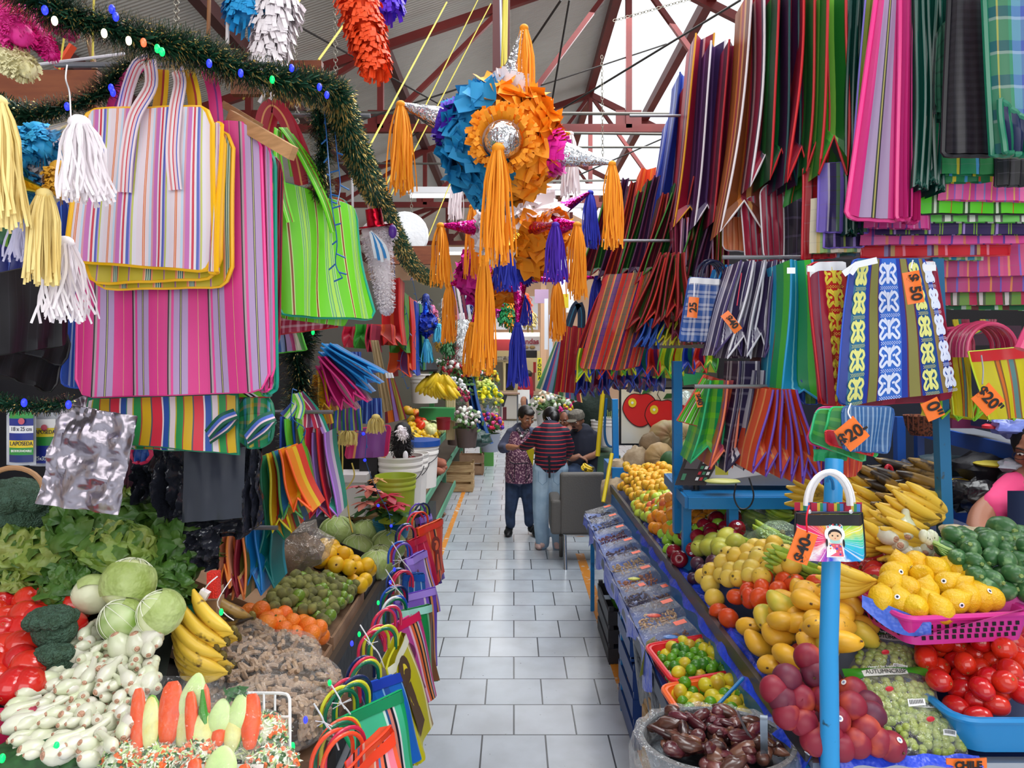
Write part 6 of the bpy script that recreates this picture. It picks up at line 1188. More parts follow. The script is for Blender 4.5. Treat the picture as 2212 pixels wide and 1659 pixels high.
for i,(x_,y_,rz_,k_,lb)in enumerate(((440,1375,2.6,yb1,'spotted ripe banana bunch at the top of the pile'),(425,1400,2.75,yb1,'spotted ripe banana bunch second from the top'),(420,1430,2.9,yb1,'spotted ripe banana bunch in the middle'),(430,1462,2.95,yb1,'brightest yellow banana bunch at the bottom of the pile'),(400,1412,2.4,yb2,'blackened banana bunch at the left of the pile'),(490,1342,3.0,yb2,'single blackened bananas behind the pile'),(455,1388,2.7,yb1,'spotted ripe banana bunch behind the topmost one'),(395,1440,2.6,yb2,'dark overripe banana bunch low'),(450,1448,3.05,yb1,'spotted banana bunch tucked between the two lowest ones'))):
 dup(k_,P(x_,y_,2.02 if i<5 else 2.2)+V((.075,0,0)),Euler((1.15,-.25,rz_)),.92,lb+' left of the bagged pods')
fl=film('ffffff',.02,.1)
def pack(label,cx,cy,Y,items,w_,h_):
 c=P(cx,cy,Y);root=T('vegetable_pack',label,'vegetable pack',c);q=Euler((-.5,0,0)).to_matrix()
 MB().grid(lambda u,v_:c+q@V(((u-.5)*w_*.95,.012+.02*sin(PI*u),(v_*.62-.5)*h_)),6,6).bd('tray',M('f0f0ec',.5),root)
 for kind_,x,z,sx,sz,ang in items:
  sx*=1.45 if kind_ in('carrot','courgette')else 1.25;sz*=1.32;x*=1.05
  e=q@Euler((0,-ang,0)).to_matrix();p=c+q@V((x,-.012,z))
  if kind_=='carrot':MB().ell(p,(sx,.008,sz),12,8,rot=e,fn=lambda t:V((t.x*(1+t.z/sz*.12),t.y,max(-.82*sz,min(.86*sz,t.z))))).bd('carrot_slice',M('ee5a10',.35,h2='e24a0c',sc_=30),root)
  elif kind_=='courgette':
   MB().ell(p,(sx,.008,sz),16,8,rot=e).bd('courgette_slice',M('dfe4a0',.35,h2='d8c860',sc_=20,thr=.6),root);MB().ell(p+V((0,.003,0)),(sx*1.1,.007,sz*1.05),16,8,rot=e).bd('courgette_rind',M('7ab03a',.4),root)
  elif kind_=='chayote':MB().ell(p,(sx,.010,sz),18,10,rot=e,fn=lambda t:V((t.x*(1-.28*t.z/sz),t.y,t.z))).bd('chayote_slice',M('d4e8a8',.35,h2='c0dc8c',sc_=12),root)
  elif kind_=='chili':MB().tube([p-e@V((0,0,sz)),p,p+e@V((.01,0,sz))],[sx*.5,sx,sx*.3],8).bd('green_chili',M('3c8a24',.25),root)
  elif kind_=='herb':
   mb=MB();[mb.grid(lambda u,v_:p+V(((u-.5)*.02+U(-.02,.02),U(-.008,.004),(v_-.5)*.015+U(-.012,.012))),2,2)for _ in range(14)];mb.bd('herb_sprig',M('2c6a2c',.6),root)
 for j in range(1):
  mb=MB()
  for _ in range(110):
   p=c+q@V((U(-.46,.46)*w_,U(-.012,.002),U(-.5,-.34)*h_));mb.ell(p,(.002,.002,.012),4,3,R.randrange(3),rot=rrot().to_matrix())
  mb.bd('shredded_cabbage',[M('e4ecc8',.5),M('f4f4ea',.5),M('d8e4b0',.5)],root,kind='stuff')
 MB().grid(lambda u,v_:c+q@V(((u-.5)*w_*1.1,-.024-.008*sin(PI*u)*sin(PI*v_)+.003*noise.noise(V((u*9,v_*9,cx))),(v_-.5)*h_*1.08)),14,14).bd('wrap_film',fl,root)
 return root
k_=.001*1.0
pack('left wrapped pack of carrot and courgette slices topped by a pale chayote slice',378,1550,1.62,[('carrot',-.072,-.01,.012,.062,.22),('courgette',-.045,-.012,.014,.042,.2),('carrot',-.008,.008,.018,.058,.12),('courgette',.036,-.02,.017,.05,.12),('chayote',.035,.042,.024,.038,-.05),('carrot',.064,.0,.012,.06,.2)],.185,.155)
pack('right wrapped pack with two chayote slices, carrots, a chili and a herb sprig',482,1560,1.60,[('carrot',-.062,.0,.010,.055,.25),('chili',-.042,.02,.008,.034,.45),('courgette',-.038,-.022,.018,.030,.1),('chayote',-.004,.012,.021,.027,0),('chayote',.034,.022,.018,.03,0),('courgette',.028,-.022,.013,.03,.05),('carrot',.062,.0,.015,.05,.12),('herb',.02,.056,.01,.01,0),('carrot',0,-.028,.011,.018,0)],.175,.145)
pack('wrapped vegetable pack cut off by the bottom of the photo',480,1665,1.50,[('chayote',0,.015,.026,.024,0),('carrot',-.05,.0,.010,.02,.3),('carrot',.05,-.01,.01,.02,.3)],.17,.10)
def salad(label,cx,cy,Y,r,seed):
 c=P(cx,cy,Y);root=T('salad_bag',label,'bag of salad',c);rg=random.Random(seed);mb=MB()
 mb.ell(c,(r*.9,r*.7,r*.72),14,9,0)
 for _ in range(420):
  a=rg.uniform(0,6.28);b_=math.acos(rg.uniform(-.2,1));p=c+V((sin(b_)*cos(a)*r,sin(b_)*sin(a)*r*.8,cos(b_)*r*.8))*rg.uniform(.88,.98);t_=rg.random()
  e=Euler((rg.uniform(0,6),rg.uniform(0,6),0)).to_matrix()
  if t_<.62:mb.ell(p,(.0018,.003,rg.uniform(.008,.016)),4,3,0 if rg.random()<.6 else 3,rot=e)
  elif t_<.8:mb.ell(p,(.006,.002,.009),5,3,1,rot=e)
  else:mb.box(p,(.008,.008,.005),2,e)
 mb.bd('mixed_vegetables',[M('e8eed8',.5),M('3a6a34',.6),M('f07030',.4),M('b8d88a',.5)],root,kind='stuff')
 MB().ell(c,(r*1.05,r*.9,r*.9),22,12,fn=lambda q:q*(1+.07*noise.noise(q*22))).bd('wrap_film',fl,root)
salad('bag of chopped salad at the bottom left corner of the packs',262,1640,1.58,.052,1);salad('bag of chopped salad below the left carrot pack',345,1655,1.54,.05,2)
salad('bag of chopped salad right of the carrot packs, against the wire basket',565,1590,1.62,.062,3);salad('bag of chopped salad under the right carrot pack',430,1640,1.56,.05,4);salad('lowest bag of chopped salad inside the wire basket',585,1660,1.56,.06,5)
MB().ell(Q(70,1655,.05),(.16,.06,.05),20,8,fn=lambda q:q*(1+.5*noise.noise(q*40))).bd('herb_bunch',M('2c5a2c',.6,h2='1c3c1c',sc_=40),label='dark green herbs in the shadow at the bottom left corner',cat='herbs',kind='stuff')
wb=T('wire_basket','white coated wire basket corner at the bottom left','wire basket',P(600,1640,1.65));wm=M('f0f2f4',.3)
def bar(n_,*pts,r=.0028):MB().tube(smp([P(*p)for p in pts],4),r,8).bd(n_,wm,wb)
bar('top_wire',(508,1497,1.72),(560,1497,1.70),(610,1498,1.68),(624,1506,1.66),(626,1530,1.64),(626,1600,1.62),(626,1665,1.6),r=.0036)
for x_ in(547,570,594):bar('upright_wire',(x_,1498,1.695),(x_+0,1560,1.66),(x_+1,1665,1.63))
for y_ in(1548,1648):bar('cross_wire',(570,y_,1.66),(600,y_,1.645),(626,y_,1.63))
MB().box(P(440,1285,2.1),(.026,.02,.028),0,Euler((0,.5,0)).to_matrix()).bd('white_plug',M('f0f0f2',.4),label='small white plug block hanging on wires beside the lettuce',cat='plug')
MB().tube(smp([P(470,1245,2.1),P(450,1262,2.09),P(440,1280,2.1),P(432,1310,2.09),P(428,1335,2.1)],4),.002,5).tube(smp([P(500,1250,2.1),P(470,1300,2.08),P(485,1325,2.1),P(505,1340,2.1)],4),.0016,5).bd('white_wire',tW,label='thin white wires tangled beside the plug block',cat='wire')
MB().box(P(462,1262,2.14),(.03,.03,.075)).bd('red_yarn',M('f8382c',.9,bump=.8,bsc=200),label='skein of bright red yarn under the lowest black sack',cat='yarn')
MB().box(P(418,1318,2.2),(.09,.06,.05)).bd('green_carton',M('1c9a78',.6),label='green carton corner beside the lettuces',cat='carton')
MB().box(P(458,1312,2.18),(.05,.06,.06)).bd('brown_carton',cardb,label='brown carton corner right of the green one',cat='carton')
for i,(x0,x1,y0,y1,Y_,rows)in enumerate(((20,72,888,998,2.0,[('3a9a4a',''),('1c2c8a',''),('f0f0f4','18 x 25 cm'),('1c2c8a',''),('e8c82c','LAPOSEDA'),('2c8a3c','BIODEGRADABLE'),('1c2c6a','')]),(70,120,905,1000,2.06,[('f0f0f0',''),('e8d02c','LAPOSEDA'),('2c8a3c',''),('1c2c8a',''),('1c2c8a','25x35 cm')]))):
 root=T('bag_packet',('left' if i==0 else 'right')+' printed packet of plastic bags hanging in the dark at the far left','packet',P((x0+x1)/2,y1,Y_))
 MB().grid(lambda u,v_:P(x0-6+(x1-x0+12)*u,y0-14+(y1-y0+20)*v_,Y_)+V((0,-.012*sin(PI*u),0)),8,6).grid(lambda u,v_:P(x1+6-(x1-x0+12)*u,y0-14+(y1-y0+20)*v_,Y_+.02),4,4).bd('clear_packet',M('c8ccd4',.25,h2='9aa0ac',sc_=12),root)
 n_=len(rows)
 for j,(h_,t_)in enumerate(rows):
  ya=y0+(y1-y0)*j/n_;yb_=y0+(y1-y0)*(j+1)/n_
  MB().grid(lambda u,v_:P(x0+(x1-x0)*u,ya+(yb_-ya)*v_,Y_-.014)+V((0,-.010*sin(PI*u),0)),6,1).bd('printed_band',M(h_,.35),root)
  if t_:text(t_,.016 if len(t_)<11 else .009,M('141c3c' if h_ in('e8c82c','e8d02c','f0f0f4')else 'e8f0e8',.5),root,P((x0+x1)/2,(ya+yb_)/2,Y_-.03),(PI/2,0,0),sx=.8)
 MB().lathe([(0,.001),(.009,0)],14,P((x0+x1)/2,y0+(y1-y0)*.2,Y_-.028),mat=Matrix.Rotation(PI/2,3,'X')).bd('round_badge',M('c85a6a',.4),root)
MB().tube([P(30+0,1060,2.2)+V((.09*cos(a),0,.07*sin(a)))for a in[PI*1.1*k_/14-.2 for k_ in range(15)]],.008,8).bd('basket_handle',M('b88a60',.6),label='tan cane hoop standing behind the broccoli',cat='basket handle')
MB().grid(lambda u,v_:P(-60+460*u,820+330*v_,2.75+.1*sin(u*9)),8,4).bd('shade_sheet',M('15131a',.9),label='added dark sheet standing in for the shadow behind the left table',cat='backdrop')  # added sheet, its near-black colour is the shade behind the table
quadbag('purple mesh bag behind the silver foil bag',[(245,985),(305,985),(300,1095),(240,1080)],2.4,ST('1:4a2438 .5:6a3a4a',6),None,thick=.02)
quadbag('blue pouch with red checked edge under the rainbow bag',[(284,955),(335,965),(322,1000),(284,1000)],2.2,M('1c4a9a',.4),M('d02c5a',.4),thick=.01,r=.03,tr=.006)
# ---- things behind: buckets, plants, foam box
def bucket(label,c,r,h,m_,cat='bucket',name='bucket',handle=True,stickr=None,rimm=None,flare=1.18):
 root=T(name,label,cat,c);c=V(c);k0=r/flare
 MB().lathe([(0,0),(k0,0),(r*.93,h*.72),(r*.97,h*.72),(r*.97,h*.78),(r*.95,h*.79),(r*.97,h*.84),(r*.99,h*.84),(r*.99,h*.89),(r*.97,h*.9),(r,h*.97),(r*1.02,h*.97),(r*1.02,h),(r*.97,h),(k0*.96,.01),(0,.012)],36,c).bd('wall',m_,root)
 if rimm:MB().lathe([(r*1.0,h*.9),(r*1.05,h*.9),(r*1.05,h*1.02),(r*.97,h*1.02)],36,c).bd('rim_band',rimm,root)
 if handle:
  pts=[c+V((r*1.03*cos(a),-r*1.03*abs(sin(a))*.95,h*.8-.11*abs(sin(a))))for a in[PI*k_/16 for k_ in range(17)]]
  MB().tube(pts,.003,6).bd('wire_handle',M('3a3a3e',.4,.6),root);MB().tube(pts[7:10],.010,8).bd('grip',tBk,root)
 if stickr:MB().grid(lambda u,v_:c+V((r*.90*cos(-1.9+1.0*u),r*.90*sin(-1.9+1.0*u),h*(.18+.34*v_)))*1.0,10,2).bd('label',stickr,root)
 return root
wp=M('e8e4e0',.35);
bx=lambda px,py,Y:P(px,py,Y)
bucket('front white plastic bucket with a blue picture label',bx(865,1098,4.9),.155,.36,wp,stickr=M('2c8ad0',.4,h2='a8d8f0',sc_=22))
bucket('white plastic bucket just behind the labelled one',bx(880,1085,5.25),.155,.36,wp)
bucket('white bucket with a broad blue rim, farthest right',bx(905,1050,5.7),.16,.36,wp,rimm=M('1c4a9a',.35))
bucket('olive green plastic bucket behind the poinsettia',bx(855,1125,4.6),.13,.29,M('a8b838',.4),handle=False)
bucket('teal blue plastic bowl with the poinsettia',bx(848,1160,4.75),.13,.12,M('1c7aa8',.35),handle=False,cat='bowl',name='plastic_bowl',flare=1.35)
MB().beam((-1.05,4.85,.0),(-1.05,4.85,.92),.05,.05).beam((-.84,5.9,0),(-.84,5.9,.92),.05,.05).box((-.95,5.5,.935),(.5,1.4,.03)).bd('bucket_bench',woodD,label='low dark bench carrying the buckets',cat='bench')
po=T('poinsettia','potted poinsettia with crimson and pink bracts beside the green bucket','potted plant',P(840,1125,4.6))
def star(c,r,m_,n_=7,tilt=(0,0),name='bract'):
 mb=MB()
 for i in range(n_):
  a=2*PI*i/n_+U(-.2,.2);d=V((cos(a),sin(a)*.8,U(-.35,.3)));s_=V((-sin(a),cos(a),0))
  w_=[0.02,.28,.36,.26,.02];vs=[]
  for j in range(5):
   t=j/4;p=c+d*r*t+V((0,0,-.3*r*t*t+.1*r*t));vs+=[p-s_*r*w_[j]*.8,p+V((0,0,.03*r)),p+s_*r*w_[j]*.8]
  mb.add(vs,[(3*j+k_,3*j+k_+1,3*j+k_+4,3*j+k_+3)for j in range(4)for k_ in(0,1)])
 return mb.bd(name,m_,po)
for x_,y_,r_,m_ in((838,1070,.10,'b01438'),(852,1085,.10,'c01c40'),(825,1092,.08,'a01434'),(862,1092,.07,'b81c40'),(800,1055,.09,'d87a6a'),(790,1085,.09,'e08a7a'),(775,1050,.08,'c86a70'),(815,1035,.06,'d8a05a')):star(P(x_,y_,4.35+U(-.06,.06)),r_,M(m_,.5))
for x_,y_ in((800,1075),(815,1100),(845,1105),(870,1110),(790,1100),(830,1115)):star(P(x_,y_,4.45),.10,M('3a6a34',.5),6,name='leaf')
MB().tube([P(838,1150,4.6),P(836,1080,4.45)],.006,6).tube([P(838,1150,4.6),P(800,1070,4.45)],.005,6).tube([P(838,1150,4.6),P(855,1090,4.45)],.005,6).bd('stems',stemg,po)
MB().box(P(752,1070,4.8),(.26,.2,.24)).box(P(752,1028,4.8),(.29,.23,.05)).bd('foam_box',M('e0dadc',.6),label='white foam box with its lid behind the hanging bags',cat='foam box')
MB().box(P(800,1020,4.9),(.12,.14,.3)).bd('black_crate',blkp,label='tall black slatted crate holding yellow flowers, by the buckets',cat='crate')
MB().ell(P(818,990,4.9),(.05,.04,.03),12,6,fn=lambda q:q*(1+.5*noise.noise(q*40))).bd('yellow_flower',M('d8983a',.5),label='yellow lily like flowers above the black crate',cat='flowers')
MB().tube(smp([P(732,925,3.9),P(733,1000,3.9),P(734,1060,3.9),P(748,1075,3.9),P(755,1120,3.9),P(762,1150,3.9)],5),.004,6).tube(smp([P(738,925,3.9),P(740,1000,3.9),P(736,1062,3.88),P(715,1080,3.9),P(712,1108,3.9),P(735,1105,3.9),P(728,1070,3.9)],5),.004,6).tube(smp([P(760,1000,3.9),P(765,1030,3.9),P(745,1060,3.9)],5),.004,6).bd('yellow_rope',M('c8b050',.7),label='yellow rope knotted and looped above the cabbages',cat='rope')
MB().ell(P(640,1185,3.6),(.16,.12,.13),20,12,fn=lambda q:q*(1+.4*noise.noise(q*14))).bd('clear_plastic_bag',film('e8e0d8',.2),label='clear plastic bag of brown roots behind the cabbages',cat='plastic bag')
MB().ell(P(640,1195,3.62),(.12,.1,.09),16,9,fn=lambda q:q*(1+.5*noise.noise(q*22))).bd('brown_roots',M('5a4838',.8,h2='8a7058',sc_=16),label='brown roots inside the clear plastic bag',cat='roots')
# ---- aisle side bags with tube handles
tube_cols={'r':M('d02c50',.22,coat=.4),'g':M('0f6a4a',.22,coat=.4),'y':M('d8d83a',.22,coat=.4),'b':M('2a5ac0',.22,coat=.4),'o':M('f0502c',.22,coat=.4),'v':M('6a4ab8',.22,coat=.4),'w':M('e8e8f0',.22,coat=.4),'p':M('d83a8a',.22,coat=.4),'n':M('142a5a',.22,coat=.4)}
def aislebag(label,cs,Ys,mat,trim,hnd,hc,band,extra=None,hr=.062,**kw):
 root,base,nn=quadbag(label,cs,Ys,mat,trim,thick=.05,r=.01,rt=0,tr=.004,amp=.012,fr=1.2,topband=(.032,band),extra=extra,**kw)
 loops(*hnd,hr,len(hc),[tube_cols[k_]for k_ in hc],root,yaw=.9,rt=.0058,sp=.02,tilt=.0,hgt=.95)
 return root,base,nn
AM=dict
print_dark=M('4a3420',.6)
def figure(cols,u0=.35,v0=.5,s=.3):
 """a printed dark figure: head, hair and dress"""
 def f(mb,base,off):
  pr=lambda pts,mi:mb.add([base(sum(a for a,_ in pts)/len(pts),sum(b_ for _,b_ in pts)/len(pts))+off*1.1]+[base(a,b_)+off*1.1 for a,b_ in pts],[(0,i+1,(i+1)%len(pts)+1)for i in range(len(pts))],mi)
  pr([(u0+s*.5*cos(a),v0-s*.5+s*.42*sin(a))for a in[i*.45 for i in range(14)]],1)
  pr([(u0+s*.3*cos(a),v0-s*.42+s*.28*sin(a))for a in[i*.45 for i in range(14)]],2)
  pr([(u0-s*.5,v0+s*1.2),(u0-s*.2,v0-s*.1),(u0+s*.25,v0-s*.1),(u0+s*.6,v0+s*1.2)],1)
  pr([(u0-s*.2,v0+s*1.0),(u0-s*.05,v0+s*.1),(u0+s*.1,v0+s*.1),(u0+s*.2,v0+s*1.0)],2)
 f.mats=[M(cols[0],.6),M(cols[1],.5)]
 return f
Bfly.mats=property(lambda s:s.__dict__['mats'])if False else None
del Bfly.mats
aislebag('violet striped bag farthest along the row on the left of the aisle',[(905,1120),(925,1110),(952,1250),(938,1265)],(4.1,4.7),ST('1:4a3a8a .5:6a4ab0 .3:1c1c2c',2),tPu,(905,1110,4.4),'vny',M('8a6ad0',.4))
aislebag('orange red striped bag with a dark printed figure',[(905,1142),(950,1120),(958,1232),(925,1275)],(3.9,4.3),ST('2:e8502c .3:f0905a 1:e0482c .4:2c2c3c .3:e8a060',2),tO,(900,1130,4.1),'rob',M('e83a24',.35),figure(('7a2c24','e86a3c'),.4,.5,.3))
aislebag('crimson bag beside the orange red one',[(880,1170),(915,1155),(938,1262),(905,1285)],(3.75,3.95),ST('2:c81c4a .3:f06a8a',3),tR,(880,1160,3.8),'rnb',M('c81c40',.35))
aislebag('lilac bag with a small printed figure and thin stripes',[(872,1210),(916,1188),(940,1320),(900,1340)],(3.5,3.75),ST('4:a080dc .3:e8d8f0 .2:2c2c3c .3:e8a06a 1:a080dc',1),M('7a50d0',.35),(862,1200,3.55),'vbrn',M('a88ae8',.35),figure(('8a4a5a','e0b090'),.3,.42,.22))
aislebag('navy and white striped bag with a red badge',[(870,1240),(915,1238),(912,1330),(868,1320)],(3.4,3.5),ST('2:2c6ab8 .4:c8e0f0 .5:3a7ac0',4),M('1c4a9a',.35),(862,1262,3.35),'rrnb',M('1c58b0',.35))
aislebag('purple bag with a large printed figure, striped at the side',[(850,1292),(938,1268),(942,1440),(888,1430)],(3.25,3.55),ST('4:9a70e0 .3:f0e0f4 .5:8a60d8 .3:2c2c3c .4:f0a060 1.5:7a50d0',1),M('6a3cc8',.35),(850,1300,3.2),'gbnr',M('b090f0',.35),figure(('5a2c6a','c86a8a'),.4,.45,.25))
aislebag('green edged bag between the purple and the pink ones',[(868,1320),(925,1305),(945,1470),(895,1475)],(3.05,3.3),ST('3:1c9a50 .4:8ad0a0 1:8a5a3a .5:6a7a30',1),M('1c8a4a',.35),(855,1325,3.05),'gwb',M('a8e8d8',.35))
aislebag('magenta bag with a dark printed figure and orange stripe bundle',[(822,1365),(900,1320),(938,1500),(888,1545)],(2.85,3.15),ST('4:c04a98 .3:f0c0d8 .4:e86a3c .25:2c2c30 .4:f09a5a .25:2c2c30 .3:c8c8e0 1.5:d83a8a',1),tP,(838,1350,2.85),'rvrw',M('d01c50',.35),figure(('6a2450','a03a78'),.38,.5,.27))
aislebag('olive yellow bag with a large dark printed figure',[(832,1445),(868,1365),(922,1560),(888,1660)],(2.45,2.85),ST('4:c8c01c .3:f0e8b0 .4:b09060 .4:8a5a2c',1),M('c8c82c',.35),(815,1400,2.6),'rgyyr',M('e0e0c8',.4),figure(('4a3420','e0cc2c'),.42,.4,.36))
aislebag('blue bag edge with striped rim between the yellow and the green ones',[(782,1480),(855,1455),(900,1640),(860,1670)],(2.3,2.5),ST('3:1c6ac8 .3:8ac0f0 1:2c58b0',2),tB,(780,1470,2.35),'gyrn',M('1c3ca8',.35))
aislebag('jade green bag with navy and rose stripe group',[(728,1555),(866,1490),(888,1680),(800,1700)],(2.05,2.3),ST('5:4ac89a .3:d8f0e8 .3:2c5a8a .4:e08a7a .3:1c1c2c .3:e8e8e8 1:4ac89a 1.6:18b06a',1),M('14a868',.3),(742,1535,2.1),'gygyrn',M('1c8a5a',.3))
aislebag('coral bag with tube handles, nearest the camera on the left of the aisle',[(745,1660),(846,1568),(868,1720),(760,1800)],(1.85,2.0),ST('4:ff7a50 .3:f0d0c0 .4:e84a3a .3:6a8ac0 .5:ff7a50 .3:17141a .4:f8c0c8 1:ff8aa0 1.5:ff6a40',1),M('ff4a28',.3),(728,1640,1.9),'oorgoy',M('ff4a28',.3),hr=.07)
for i,(x_,y_,Y_)in enumerate(((800,1390,2.5),(738,1520,2.1),(700,1560,1.95),(855,1270,3.2),(868,1210,3.5))):
 pts=[(x_-22,y_-40,Y_),(x_-5,y_-12,Y_-.03),(x_,y_,Y_-.03),(x_+18,y_+22,Y_-.03),(x_+32,y_+60,Y_-.02)]
 mb=MB().tube(smp([P(*p)for p in pts],4),.0024,5)
 for k_ in range(6):mb.tube([P(x_,y_,Y_-.035),P(x_+U(-22,22),y_+U(-14,14),Y_-.035)],.0014,4)
 mb.bd('string_tie',M('d8d8dc',.7),label='%s white string tie from the near end of the left bag row'%ORD[[1,0,2,3,4][i]],cat='string')
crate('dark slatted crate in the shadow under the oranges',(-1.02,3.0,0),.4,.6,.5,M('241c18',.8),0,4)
MB().beam(P(650,1665,2.0),P(755,1500,2.5),.05,.05).bd('wooden_rail',M('6a4a34',.7),label='brown wooden rail slanting behind the white string ties',cat='rail')
MB().grid(lambda u,v_:P(660+70*u,1490+100*v_,2.3)+V((0,.03*sin(u*9+v_*5),0)),8,8).bd('blue_violet_net',M('3a30c8',.5,h2='14145a',sc_=30),label='blue violet netting behind the string ties',cat='netting')  # two-tone blue violet mottling, no emission
# ================= tinsel garlands, paper stars, ropes
def garland(label,pts,r,dens=2600,gold=.35,bulbs=(),taper=None,dark='123a26'):
 path=smp([P(*p)for p in pts],8);L=sum((path[i+1]-path[i]).length for i in range(len(path)-1))
 root=T('tinsel_garland',label,'garland',path[0]);mb=MB();n_=int(dens*L)
 vs=[];fs=[];ms=[]
 for i in range(n_):
  t=R.random()*(len(path)-1.001);k_=int(t);p=path[k_].lerp(path[k_+1],t-k_);tg=(path[k_+1]-path[k_]).normalized()
  d=V((R.gauss(0,1),R.gauss(0,1),R.gauss(0,1)));d=(d-tg*d.dot(tg)*.6).normalized();l_=r*U(.75,1.15)*(taper(k_/len(path))if taper else 1)
  s_=d.cross(tg).normalized()*.0021;e=p+d*l_+V((0,0,-.1*l_));o=len(vs);g=R.random()<gold
  m_=p+d*l_*(.82 if g else 1)
  vs+=[p-s_,p+s_,m_+s_*.7,m_-s_*.7];fs.append((o,o+1,o+2,o+3));ms.append(0 if R.random()<.75 else 1)
  if g:vs+=[m_-s_,m_+s_,e];fs.append((o+4,o+5,o+6));ms.append(2)
 mb.v=[tuple(v)for v in vs];mb.f=[list(f)for f in fs];mb.m=ms;mb.u=[[(0,0)]*len(f)for f in fs]
 mb.bd('needles',[M(dark,.45),M('2c5a44',.4),M('e8c878',.25,.7)],root,smooth=False)
 MB().tube(path,.004,6).bd('wire_core',M('3a3a2c',.6),root)
 for(x,y,Y,c_)in bulbs:
  MB().ell(P(x,y,Y),(.007,.007,.011),8,6).bd('light_bulb',M({'b':'1c28ff','g':'00c050','w':'fff0c0','r':'ff5030'}[c_],.3,emit=3),root)
 return root
garland('thick upper tinsel garland running from the top left corner across the left bags',[(20,-45,1.62),(90,5,1.65),(160,40,1.68),(240,62,1.72),(330,92,1.78),(420,112,1.85),(500,145,1.92),(600,175,2.0),(690,188,2.1),(735,210,2.15)],.060,8000,.5,[(97,22,1.61,'b'),(250,36,1.67,'b'),(242,20,1.69,'b'),(350,112,1.72,'g'),(340,105,1.72,'g'),(452,137,1.8,'b'),(520,158,1.88,'b'),(588,172,1.94,'g'),(630,147,1.98,'b'),(690,188,2.02,'b'),(706,205,2.05,'b'),(225,72,1.66,'w'),(278,88,1.7,'w'),(118,45,1.62,'w'),(310,92,1.72,'r')])
garland('lower tinsel garland drooping from the left edge up behind the pale bag',[(-30,225,1.9),(40,250,1.9),(130,238,1.92),(210,205,1.95),(260,165,1.98),(300,140,2.0)],.045,6500,.4,[(240,190,1.88,'b'),(244,200,1.88,'b'),(145,230,1.87,'b')])
garland('tinsel garland hanging straight down at the right of the lime bag straps',[(705,205,2.3),(690,260,2.3),(700,320,2.32),(690,380,2.34),(695,425,2.36)],.058,6500,.3)
garland('tinsel garland sloping away along the stall from the corner down to the far lights',[(725,205,2.2),(750,280,2.35),(785,365,2.6),(812,420,3.0),(850,500,3.6),(885,565,4.3),(915,595,5.0),(945,605,5.6)],.055,3800,.4)
garland('dark tinsel heap hanging behind the small folded bags',[(655,700,3.1),(640,760,3.0),(650,830,3.0),(648,900,3.05),(640,960,3.1)],.085,5000,.22,[(676,718,2.95,'g'),(645,868,2.9,'b'),(638,862,2.9,'b')],dark='0c2a1c')
garland('thin tinsel strand across the dark shelf at the lower left edge',[(-20,862,1.84),(40,876,1.84),(100,878,1.85),(150,868,1.86)],.026,3600,.3,[(52,870,1.8,'b'),(148,874,1.82,'b')])
wireM=M('1c5a9a',.4)
for i,(pts,bl)in enumerate(((((700,230,2.25),(706,300,2.25),(712,380,2.2),(718,450,2.18),(728,520,2.18),(725,570,2.2),(740,600,2.2)),()),(((720,250,2.3),(728,330,2.3),(735,400,2.3),(728,440,2.25)),()),(((632,840,2.7),(630,900,2.7),(660,930,2.7),(640,980,2.7),(650,1020,2.7)),()),(((690,950,3.7),(785,935,3.7),(790,995,3.7),(815,1060,3.9),(840,1110,4.0),(845,1150,4.1)),((785,937,3.65),(788,994,3.65),(817,1092,3.9),(845,1136,3.95))),(((870,640,4.6),(885,720,4.6),(865,780,4.6),(880,840,4.6)),()),(((890,600,5),(905,680,5),(895,740,5),(910,780,5)),()),(((850,560,4.5),(855,640,4.5),(848,720,4.5)),()))):
 root=T('fairy_light_string','%s string of fairy lights from the left of the aisle stall'%ORD[i],'light string',P(*pts[0]));mb=MB().tube(smp([P(*p)for p in pts],6),.0018,5)
 for p in smp([P(*p)for p in pts],2):mb.tube([p,p+V((U(-.03,.03),0,U(-.02,.01)))],.0025,4)
 mb.bd('wire',wireM,root)
 for b_ in bl:MB().ell(P(*b_),.008,8,6).bd('light_bulb',M('1c28ff',.3,emit=3),root)
for i,(x_,y_,Y_,c_)in enumerate(((852,1230,3.3,'1c28ff'),(843,1258,3.2,'1c28ff'),(776,1370,2.6,'00c050'),(712,1475,2.2,'00c050'),(590,1560,1.7,'00c050'),(632,1612,1.75,'00c050'),(612,1655,1.6,'1c28ff'),(478,1322,2.0,'00c050'),(5,1638,1.5,'00c050'),(817,1302,3.0,'00c050'),(122,1612,1.52,'00c050'),(760,1390,2.5,'2830ff'),(660,1555,1.9,'2830ff'))):
 MB().ell(P(x_,y_,Y_),(.006,.006,.010),8,6).bd('fairy_light',M(c_,.3,emit=3),label='%s glowing %s fairy light counted from the cabbages down to the corner'%(ORD[i],'blue' if c_ in('1c28ff','2830ff')else 'green'),cat='fairy light')
